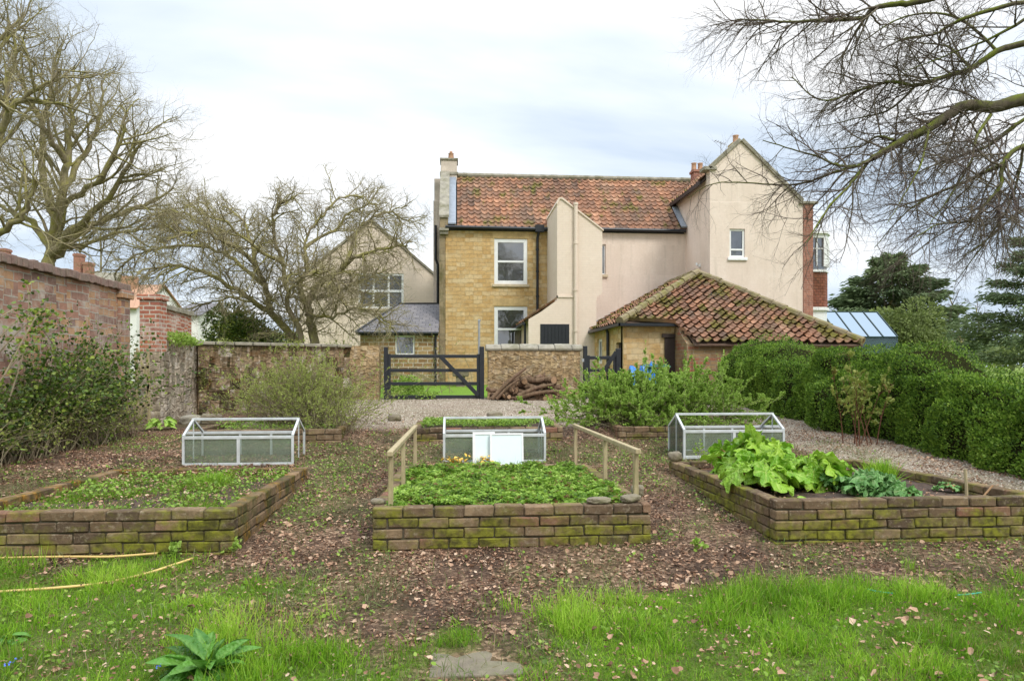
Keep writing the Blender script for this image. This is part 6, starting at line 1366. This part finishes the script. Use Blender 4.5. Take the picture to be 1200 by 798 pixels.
# ivy and growth on the walls
def clump(name, label, boxes, mat, ls, seed, cat='plant', T=LEAFW, parent=None):
    r = np.random.RandomState(seed); Ps = []
    for (c, s, n) in boxes:
        q = r.normal(0, .5, (n, 3)); q = q/np.maximum(1, np.linalg.norm(q, axis=1)/.9)[:, None]; Ps.append(np.array(c)+q*np.array(s))
    p = np.concatenate(Ps); n = len(p); o = np.array(boxes[0][0])
    dr = norm(r.normal(0, .7, (n, 3))+np.array([0, -.3, .5])); Vv, Ff, aa = inst(T[0], T[1], p, rot_from(dr, r.uniform(0, 6.28, n)), r.uniform(*ls, n), np.clip(r.beta(2, 2, n), 0, 1))
    return tag(mk(name, Vv, Ff, MATS[mat], parent, tuple(boxes[0][0]) if parent is None else None, var=aa), label if parent is None else None, cat if parent is None else None)
clump('wall_plants', 'bright green plants growing on the ledge beside the orange pillar', [((-5.7, 14.9, 2.02), (.25, .7, .16), 700), ((-5.66, 15.5, 1.98), (.2, .5, .1), 350)], 'shrubleaf', (.03, .06), 601)
for k, (px, py, Y, sx_, sz_, n, lb) in enumerate(((262, 407, 16.4, .25, .22, 160, 'yellow green ivy on the mossy wall coping, leftmost'), (318, 408, 17.0, .4, .12, 150, 'ivy sprig on the mossy wall coping near its middle'), (345, 404, 17.2, .25, .15, 110, 'ivy tuft on the mossy wall coping, right of the middle'), (240, 440, 16.25, .15, .9, 260, 'trailing plant hanging down the mossy wall near its left corner'), (300, 455, 16.6, .5, .5, 300, 'loose green growth at the foot of the mossy wall'))):
    c = P(px, py, Y-.35); clump('ivy', lb, [((c.x, c.y, c.z), (sx_, .15, sz_), n)], 'sparse', (.02, .045), 610+k)
# green growth under the wide gate
for k, (px, w_, h_, lb) in enumerate(((470, .35, .22, 'green weeds at the left foot of the wide gate'), (500, .35, .14, 'green weeds along the bottom bar of the wide gate'))):
    c = P(px, 462, 17.9); clump('gate_weeds', lb, [((c.x, c.y, .70), (w_, .2, h_), 420)], 'shrubleaf', (.03, .06), 620+k)
c = P(477, 452, 18.5); clump('nettle_patch', 'taller green nettles behind the left end of the wide gate', [((c.x, 18.6, .9), (.45, .3, .35), 900)], 'shrubleaf', (.04, .08), 623)
# weeds at the foot of beds
for k, (px, py, h_, lb) in enumerate(((17, 640, .22, 'leafy weed against the left end of the front left bed'), (272, 645, .14, 'small weed at the right front corner of the left bed'), (205, 648, .10, 'weed against the middle of the left bed front wall'), (718, 500, .35, 'upright green weed beside the green shrub'), (825, 545, .30, 'weed between the right cold frame and the rhubarb bed'), (820, 640, .1, 'small weed below the left wall of the rhubarb bed'))):
    if k == 3: b_ = P(px, py, 10.2); b_ = (b_.x, 10.2, .5)
    elif k == 4: b_ = P(px, py, 8.2); b_ = (b_.x, 8.2, .30)
    else: g = G(px, py); b_ = (g[0], g[1], float(gh(g[0], g[1])))
    shrub('weed_plant', b_, 7, h_, (.6, .6), (.8, 1.5), 'stem', 'shrubleaf', lb, 60, (.02, .04), 640+k, br=.03, sub=2, rad=.003, cat='weed', T=LEAFW)
# ================================================================== TREES
def tree_obj(name, base, label, out, split, mats, group=None, sides=(9, 7, 5, 4, 3, 3, 3), extra=None):
    t = thing(name, base, label, 'tree', group); T = []; C = []
    for l, it in enumerate(out):
        if not it: continue
        (T if l <= split else C).append(tubes(it, sides[l]))
    Vv, Ff, aa = merge(T); mk('trunk', Vv, Ff, MATS[mats[0]], t, smooth=True)
    if C: Vv, Ff, aa = merge(C); mk('crown', Vv, Ff, MATS[mats[1]], t, smooth=True)
    return t
def limb(out, rng, pts, r0, r1, lvl, C, t0=.1, k=5, jit=.0):
    L = smoothline([Vector(p) for p in pts], k); n = len(L)-1; rad = [r0+(r1-r0)*(i/n)**.8 for i in range(n+1)]
    if jit: L = [L[0]]+[p+Vector((rng.gauss(0, jit), rng.gauss(0, jit), rng.gauss(0, jit))) for p in L[1:]]
    dirs = [(L[min(i+1, n)]-L[max(i-1, 0)]).normalized() for i in range(n+1)]; ln = sum((L[i+1]-L[i]).length for i in range(n))
    out[lvl].append((L, rad)); spawn(rng, L, rad, dirs, ln, lvl, C, out, t0); return L
# --- twisted tree behind the mossy wall
rng = random.Random(42); TY = 21.0
Cw = dict(seg=[6, 7, 6, 5, 4], wob=[.1, .17, .24, .26, .26], trop=[0, .0, -.03, -.05, -.05], taper=[.4, .35, .35, .35, .4], kids=[6.5, 6.8, 7.2, 7.6, 0], t0=[.2, .15, .1, .1, 0], ang=[50, 52, 52, 50, 50], len=[1.35, .80, .48, .28, 0], rad=[.022, .0125, .0072, .0048, .0038], perm=True, abs=True)
out = [[] for _ in range(5)]; q = lambda px, py, dy=0: P(px, py, TY+dy)
b0 = Vector((P(365, 400, TY).x, TY, .55))
for pts, r0 in (
    ([b0, q(368, 400), q(362, 368), q(365, 345), q(390, 322, -.5), q(420, 300, -1), q(450, 292, -1.5), q(478, 288, -2)], .17),
    ([q(364, 365), q(352, 340, .3), q(360, 310, .5), q(358, 280, .8), q(375, 255, 1)], .10),
    ([q(400, 318, -.5), q(412, 290, .2), q(425, 262, .6), q(455, 248, .9), q(480, 262, 1)], .08),
    ([Vector((P(345, 400, TY).x, TY+.3, .6)), q(345, 400, .3), q(318, 368, .3), q(310, 335, .2), q(290, 300, 0), q(262, 282, -.5), q(232, 272, -1), q(195, 282, -1.5)], .15),
    ([q(318, 368, .3), q(285, 345, -.6), q(245, 322, -1.2), q(205, 312, -1.6), q(165, 318, -2)], .09),
    ([q(300, 318, .2), q(296, 285, .8), q(280, 255, 1.3), q(262, 240, 1.8)], .08),
    ([Vector((P(355, 400, TY).x, TY-.2, .6)), q(352, 395, -.2), q(335, 350, -.4), q(332, 310, -.6), q(320, 275, -.8), q(325, 245, -1), q(345, 232, -1.2)], .11),
    ([q(310, 335, .2), q(275, 305, 1), q(240, 288, 1.6), q(208, 268, 2.2), q(185, 262, 2.5)], .07),
    ([q(362, 350), q(400, 340, .8), q(430, 325, 1.3), q(452, 318, 1.6)], .06),
    ([q(358, 290, .8), q(390, 270, 1.6), q(415, 245, 2), q(440, 238, 2.2)], .06),
    ([q(332, 310, -.6), q(300, 290, -1.5), q(265, 262, -2.0), q(235, 250, -2.4)], .06),
    ([q(240, 288, 0), q(200, 290, .5), q(160, 300, 1), q(132, 322, 1.2)], .05),
    ([q(318, 368, .3), q(290, 352, .9), q(258, 350, 1.2), q(225, 362, 1.3)], .05),
    ([q(362, 368), q(385, 372, -.6), q(415, 362, -1), q(440, 368, -1.2), q(462, 385, -1.3)], .05),
    ([q(335, 350, -.4), q(350, 330, -1), q(375, 318, -1.4), q(395, 332, -1.6), q(405, 360, -1.7)], .045),
    ([q(375, 255, 1), q(398, 232, 1.2), q(430, 230, 1.2)], .04),
    ([q(262, 282, -.5), q(222, 252, .0), q(190, 248, .5), q(160, 268, .8)], .05)):
    limb(out, rng, pts, r0, .02, 0, Cw, .15, jit=.03)
tree_obj('twisted_tree', tuple(b0), 'wide flat topped bare tree with twisted branches behind the mossy wall', out, 1, ('bark_moss', 'twig')); print('tree1', sum(len(o) for o in out))
# --- tall bare tree on the left
rng = random.Random(7); out = [[] for _ in range(6)]; TY = 24.0
Ct = dict(seg=[6, 7, 7, 6, 5, 4], wob=[.06, .17, .22, .25, .27, .25], trop=[.02, .05, .04, .03, .02, .01], taper=[.5, .35, .3, .3, .3, .4], kids=[1.7, 2.2, 3.1, 5.0, 7.2, 0], t0=[.2, .15, .12, .1, .1, 0], ang=[48, 52, 52, 52, 50, 45], len=[2.4, 1.8, 1.15, .68, .38, 0], rad=[.050, .026, .0135, .0078, .005, .004], perm=True, abs=True)
q = lambda px, py, dy=0: P(px, py, TY+dy)
b0 = Vector((P(60, 400, TY).x, TY, .5))
for pts, r0 in (
    ([b0, q(58, 330), q(60, 290), q(72, 235), q(80, 180, .5), q(86, 130, .8), q(95, 85, 1)], .27),
    ([q(60, 300), q(85, 270, -.5), q(120, 240, -1), q(150, 195, -1.4), q(165, 165, -1.5)], .17),
    ([q(62, 300), q(100, 268, .5), q(140, 250, 1), q(175, 238, 1.2), q(195, 228, 1.4)], .15),
    ([q(66, 260), q(52, 215, 1), q(50, 160, 1.4), q(60, 100, 1.6), q(70, 55, 1.8)], .17),
    ([q(60, 295), q(35, 260, .5), q(8, 245, 1), q(-30, 225, 1.4)], .15),
    ([q(74, 225), q(100, 180, 1), q(118, 140, 1.5), q(120, 95, 1.8)], .12),
    ([q(78, 190), q(50, 150, -1), q(30, 110, -1.3), q(15, 60, -1.6)], .12),
    ([q(60, 285), q(90, 290, 1), q(130, 275, 1.6), q(165, 270, 2), q(200, 262, 2.4)], .08),
    ([q(72, 240), q(112, 215, -1.5), q(140, 175, -2), q(148, 140, -2.2)], .10)):
    limb(out, rng, pts, r0, .03, 0, Ct, .2, jit=.04)
tree_obj('bare_tree', tuple(b0), 'tall bare tree with mossy trunk behind the tall brick wall, trunk in view', out, 1, ('bark_moss', 'twig')); print('tree2', sum(len(o) for o in out))
far_tree = bpy.context.scene.objects.get('bare_tree')
copy_tree(far_tree, (5, -12, .2), 1.1, label='bare tree standing behind the camera, mirrored in the house windows'); copy_tree(far_tree, (22, -12, .2), 2.6, label='second bare tree behind the camera, mirrored in the wing window')
# second stem / tree further left
rng = random.Random(17); out = [[] for _ in range(6)]; TY = 20.5
b0 = Vector((P(-45, 400, TY).x, TY, .5)); q = lambda px, py, dy=0: P(px, py, TY+dy)
for pts, r0 in (
    ([b0, q(-45, 330), q(-40, 250), q(-25, 160, .5), q(-10, 80, 1), q(-5, 10, 1.2)], .32),
    ([q(-42, 260), q(-10, 175, -.4), q(15, 125, -.6), q(50, 105, -.8), q(70, 80, -1)], .15),
    ([q(-38, 230), q(0, 160, .8), q(12, 90, 1.2), q(20, 35, 1.4)], .12),
    ([q(-43, 300), q(0, 272, -.8), q(20, 258, -1.2), q(34, 240, -1.4), q(45, 210, -1.5)], .12),
    ([q(-28, 150), q(0, 70, 1), q(10, 20, 1.4)], .10)):
    limb(out, rng, pts, r0, .03, 0, Ct, .2, jit=.04)
tree_obj('bare_tree', tuple(b0), 'bare tree whose branches enter from the top left edge', out, 1, ('bark_moss', 'twig')); print('tree3', sum(len(o) for o in out))
# --- the overhanging tree on the right
rng = random.Random(5); out = [[] for _ in range(5)]; TY = 9.5; q = lambda px, py, dy=0: P(px, py, TY+dy)
Co = dict(seg=[6, 7, 6, 5, 4], wob=[.05, .14, .17, .18, .18], trop=[0, -.03, -.05, -.05, -.04], taper=[.4, .3, .3, .35, .4], kids=[4.8, 6.0, 7.6, 9.5, 0], t0=[.05, .08, .08, .1, 0], ang=[50, 48, 46, 44, 42], len=[1.30, .75, .40, .19, 0], rad=[.013, .0068, .0040, .0027, .0021], perm=True, abs=True)
tk = Vector((12.4, 8.6, .2)); tp = [tk, Vector((12.3, 8.6, 2.2)), Vector((12.1, 8.7, 4.2)), Vector((12.0, 8.8, 6.5)), Vector((11.9, 8.8, 9))]
L = smoothline(tp, 4); out[0].append((L, [.42-.017*i for i in range(len(L))]))
src = lambda z: Vector((12.1, 8.7, z))
for pts, r0, r1, t0 in (
    ([src(4.2), Vector((10.2, 9.0, 4.9)), q(1290, 105, -.3), q(1200, 117), q(1161, 126), q(1131, 124), q(1112, 135), q(1089, 150), q(1063, 162), q(1044, 173), q(1022, 186)], .125, .042, .35),
    ([q(1022, 186), q(1003, 195), q(980, 193, .2), q(958, 184, .4), q(928, 175, .6), q(894, 165, .8)], .028, .007, .05),
    ([q(1022, 186), q(1010, 199), q(995, 218, -.3), q(973, 240, -.6), q(958, 263, -.9), q(945, 285, -1)], .028, .006, .05),
    ([q(1003, 195), q(969, 205, .4), q(943, 214, .8), q(913, 217, 1.1), q(868, 214, 1.5), q(834, 216, 1.8), q(806, 232, 2)], .024, .005, .05),
    ([q(1048, 165), q(1029, 160, .3), q(1010, 171, .7), q(985, 174, 1.1), q(962, 177, 1.5)], .022, .006, .05),
    ([src(4.8), Vector((10.2, 9.3, 5.6)), q(1290, 20, .5), q(1200, 51, .5), q(1168, 60, .5), q(1138, 81, .5), q(1108, 90, .5), q(1074, 100, .5), q(1044, 96, .7), q(1010, 105, 1), q(962, 118, 1.3), q(928, 90, 1.5)], .075, .007, .4),
    ([src(6.0), Vector((10.3, 8.6, 6.5)), q(1260, -20, -.6), q(1140, -12, -.6), q(1078, 2, -.6), q(1044, 6, -.5), q(1022, 11, -.4), q(1010, 22, -.2), q(973, 24), q(928, 26, .3), q(894, 24, .5), q(868, 23, .8), q(838, 30, 1)], .065, .005, .45),
    ([src(3.4), Vector((10.4, 8.3, 3.9)), q(1270, 165, -.8), q(1200, 171, -.8), q(1176, 192, -.8), q(1172, 218, -.9), q(1153, 241, -1), q(1138, 259, -1.1), q(1100, 263, -1.2), q(1070, 280, -1.3)], .055, .005, .35),
    ([q(1176, 192, -.8), q(1138, 210, -.5), q(1100, 226, -.2), q(1063, 248), q(1025, 290, .2)], .032, .005, .05),
    ([q(1250, 10, 0), q(1200, 3, 0), q(1138, 19), q(1110, 32, .2), q(1093, 41, .3), q(1060, 45, .5), q(1033, 60, .8)], .04, .008, .1),
    ([q(1161, 135), q(1146, 158, -.4), q(1138, 188, -.6), q(1116, 226, -.8), q(1090, 262, -1)], .028, .005, .05),
    ([q(1089, 150), q(1080, 190, -.6), q(1062, 225, -.9), q(1040, 262, -1.1)], .020, .004, .05),
    ([q(1074, 100, .5), q(1040, 130, 1), q(1000, 140, 1.5), q(955, 150, 2)], .022, .005, .05),
    ([q(1138, 81, .5), q(1110, 55, 1.2), q(1075, 50, 1.6), q(1030, 40, 2)], .025, .005, .05),
    ([src(5.2), Vector((10.5, 10, 5.2)), q(1280, 90, 1.5), q(1200, 140, 1.6), q(1160, 170, 1.8), q(1120, 185, 2), q(1080, 200, 2.2), q(1040, 225, 2.4)], .06, .006, .35),
    ([src(4.0), Vector((10.5, 10, 4.0)), q(1270, 215, 1), q(1200, 245, 1.2), q(1165, 275, 1.3), q(1130, 300, 1.4)], .045, .005, .35),
    ([q(1200, 171, -.8), q(1185, 235, -.6), q(1150, 290, -.4), q(1120, 330, -.2)], .02, .004, .05),
    ([q(1168, 60, .5), q(1120, 20, .8), q(1060, 20, 1.2), q(1010, 50, 1.4), q(975, 75, 1.6)], .025, .005, .05),
    ([q(1260, -20, -.6), q(1190, 30, -.4), q(1150, 50, -.2), q(1110, 65, 0), q(1060, 85, .2)], .03, .005, .1)):
    limb(out, rng, pts, r0, r1, 0, Co, t0, jit=.004)
tree_obj('overhanging_tree', tuple(tk), 'mossy branched bare tree reaching in over the hedge from the right', out, 0, ('bark_over', 'twig_over')); print('tree4', sum(len(o) for o in out))
# --- ivy covered bush under the twisted tree, conifers, distant trees
def crown(c, R, n, seed, ls, lumps=14, flat=1.0, T=LEAF, hole=.35, droop=0.0):
    r = np.random.RandomState(seed); c = np.array(c); R = np.array(R, float); cs = r.normal(0, 1, (lumps, 3)); cs = norm(cs)*r.uniform(.35, .8, (lumps, 1)); cs[:, 2] = np.abs(cs[:, 2])*1.1-.35
    k = r.randint(0, lumps, n); rr_ = r.uniform(.24, .46, lumps); p = norm(r.normal(size=(n, 3)))*(r.rand(n)**.25)[:, None]*rr_[k][:, None]; p = cs[k]+p
    nz_ = n3(p, 9, seed)+.6*n3(p, 19, seed+4); keep = nz_ > -hole; p = p[keep]; k = k[keep]; m = len(p)
    dr = norm(norm(p-cs[k])*.8+r.normal(0, .5, (m, 3))+np.array([0, 0, -droop])); va = np.clip(r.beta(2, 2, m)*.7+r.rand(lumps)[k]*.35, 0, 1)
    return inst(T[0], T[1], c+p*R, rot_from(dr, r.uniform(0, 6.28, m)), r.uniform(*ls, m), va)
def evergreen(name, base, parts, mat, label, trunk_h, tr=.2, cat='tree', group=None):
    t = thing(name, base, label, cat, group); b = Vector(base)
    m = MB(); m.tube([b-Vector((0, 0, .2)), b+Vector((.05, 0, trunk_h*.5)), b+Vector((0, 0, trunk_h))], [tr, tr*.7, tr*.3], 8); m.build('trunk', MATS['bark_moss'], t, smooth=True)
    Vv, Ff, aa = merge(parts); mk('crown', Vv, Ff, MATS[mat], t, var=aa); return t
c = P(285, 360, 22.5); evergreen('holly_bush', (c.x, 22.8, .6), [crown((c.x, 22.8, 1.9), (2.2, 1.5, 2.2), 36000, 701, (.06, .12), 16, hole=.7), crown((c.x-1.0, 22.6, 1.4), (1.3, 1.2, 1.3), 10000, 702, (.06, .12), 10, hole=.7)], 'ivy', 'dark green ivy clad bush under the twisted tree', 2.4, cat='bush')
c = P(420, 395, 20.6); shrub('bare_thicket', (c.x, 20.6, .6), 90, 2.1, (1.5, .6), (.5, 1.45), 'twig', 'sparse', 'tangle of fine bare twigs below the right half of the twisted tree', 900, (.03, .06), 761, br=.8, droop=.2, sub=7, rad=.009)
c = P(300, 395, 21.2); shrub('bare_thicket', (c.x, 21.2, .6), 110, 2.5, (1.6, .6), (.5, 1.45), 'twig', 'sparse', 'tangle of fine bare twigs in front of the dark ivy clad bush', 2200, (.03, .06), 762, br=.9, droop=.2, sub=7, rad=.009)
c = P(385, 395, 20.3); evergreen('ivy_mound', (c.x, 20.4, .6), [crown((c.x, 20.4, 1.25), (1.0, .8, 1.2), 4500, 703, (.05, .10), 12, hole=.2), crown((c.x-1.2, 20.4, 1.25), (1.0, .8, 1.2), 3500, 704, (.05, .10), 10, hole=.2)], 'sparse', 'olive green scrub just over the mossy wall near its right end', 1.0, .06, 'bush')
def cedar(name, base, H, R, nt, n, seed, label, mat='conifer', ls=(.28, .5)):
    r = random.Random(seed); b = Vector(base); parts = []
    t = thing(name, base, label, 'tree'); m = MB(); m.tube([b-Vector((0, 0, .3)), b+Vector((0, 0, H*.5)), b+Vector((0, 0, H*.97))], [R*.085, R*.06, R*.015], 8)
    Ps = []; K = []
    for k in range(nt):
        f = (k+.5)/nt; z = H*(.14+.84*f); az = k*2.4+r.uniform(-.5, .5); Lb = R*(1-f**1.6)*r.uniform(.75, 1.12)+.15*R; tip = b+Vector((cos(az)*Lb, sin(az)*Lb, z+Lb*.10*r.uniform(-.6, 1)))
        m.tube([b+Vector((0, 0, z-.1*Lb)), tip], [R*.02, R*.006], 5)
        mm = int(n/nt*(.4+Lb/R)); rr2 = np.random.RandomState(seed*100+k); s = rr2.uniform(.25, 1.05, mm)**.8; w_ = .20*Lb*(1.15-s*.6)
        o = np.array(b+Vector((0, 0, z-.1*Lb))); e = np.array(tip); Q = o+(e-o)*s[:, None]+np.stack([rr2.normal(0, 1, mm)*w_, rr2.normal(0, 1, mm)*w_, rr2.normal(0, .22, mm)*w_+.03*Lb-.10*R*rr2.rand(mm)**2], 1); Ps.append(Q); K.append(np.full(mm, r.random()))
    m.build('trunk', MATS['bark_moss'], t); p = np.concatenate(Ps); mm = len(p); rr2 = np.random.RandomState(seed)
    d = norm(np.stack([p[:, 0]-b.x, p[:, 1]-b.y, 0*p[:, 0]], 1)+rr2.normal(0, .6, (mm, 3))+np.array([0, 0, -.15]))
    Vv, Ff, aa = inst(LEAF[0]*np.array([.55, 1, 1]), LEAF[1], p, rot_from(d, rr2.normal(0, .6, mm)), rr2.uniform(*ls, mm), np.clip(rr2.beta(2, 2, mm)*.6+np.concatenate(K)*.5, 0, 1)); mk('crown', Vv, Ff, MATS[mat], t, var=aa); return t
c = P(1045, 300, 45); cedar('cedar_tree', (c.x, 45, .9), c.z-.9+.3, 4.3, 46, 26000, 711, 'dark spreading cedar tree beyond the greenhouse, tallest of the distant evergreens')
c = P(1062, 345, 36); evergreen('round_tree', (c.x, 36, .9), [crown((c.x, 36, 3.0), (3.0, 2.2, 3.2), 34000, 721, (.12, .22), 20, hole=.8)], 'olive', 'rounded olive green tree in front of the dark cedar', 3.4)
c = P(1215, 300, 21); cedar('yew_tree', (c.x+.6, 21, .8), 5.9, 2.3, 44, 26000, 731, 'dark drooping evergreen at the right edge behind the hedge', ls=(.10, .2))
# small bare trees on the skyline
for k, (px, Y, H, lb) in enumerate(((1128, 60, 7.0, 'small bare tree on the skyline between the round tree and the right edge'), (1150, 75, 7.5, 'far bare tree on the skyline, nearest to the right edge evergreen'), (1092, 70, 7.0, 'bare tree showing beside the cedar top'), (112, 60, 11.5, 'far bare tree seen between the chimneys and the twisted tree'))):
    rng = random.Random(90+k); out = [[] for _ in range(5)]; b_ = P(px, 430, Y); b_.z = 1.0
    Cs = dict(seg=[6, 5, 5, 4, 3], wob=[.06, .13, .16, .2, .2], trop=[0, .05, .05, .03, 0], taper=[.3, .3, .3, .3, .4], kids=[10, 5, 5, 4, 0], t0=[.25, .2, .15, .1, 0], ang=[45, 45, 45, 45, 40], len=[.42, .5, .5, .5, 0], rad=[.07, .04, .025, .018, .012])
    grow(rng, b_, Vector((0, 0, 1)), H, .16, 0, Cs, out); tree_obj('bare_tree', tuple(b_), lb, out, 0, ('bark_moss', 'twig_over'))
# far field hedges and woods that close the horizon
r = np.random.RandomState(5); n = 42000; x = r.uniform(-120, 150, n); row = r.randint(0, 3, n); y = np.array([70, 95, 120.])[row]+r.normal(0, 2.5, n); top = 2.2+2.8*fbm(x*.10, row*3.0, 8)+1.4*(fbm(x*.6, row*1., 9)-.3); z = 1.0+top*r.rand(n)**.6
k = ~((x > -22) & (x < 24) & (y < 60)); Vv, Ff, aa = inst(LEAF[0], LEAF[1], np.stack([x, y, z], 1)[k], rot_from(norm(r.normal(size=(k.sum(), 3))), r.uniform(0, 6, k.sum())), r.uniform(.5, 1.0, k.sum()), r.rand(k.sum()))
tag(mk('far_woodland', Vv, Ff, MATS['olive'], var=aa), 'distant band of hedges and trees on the horizon', 'woodland', kind='stuff')
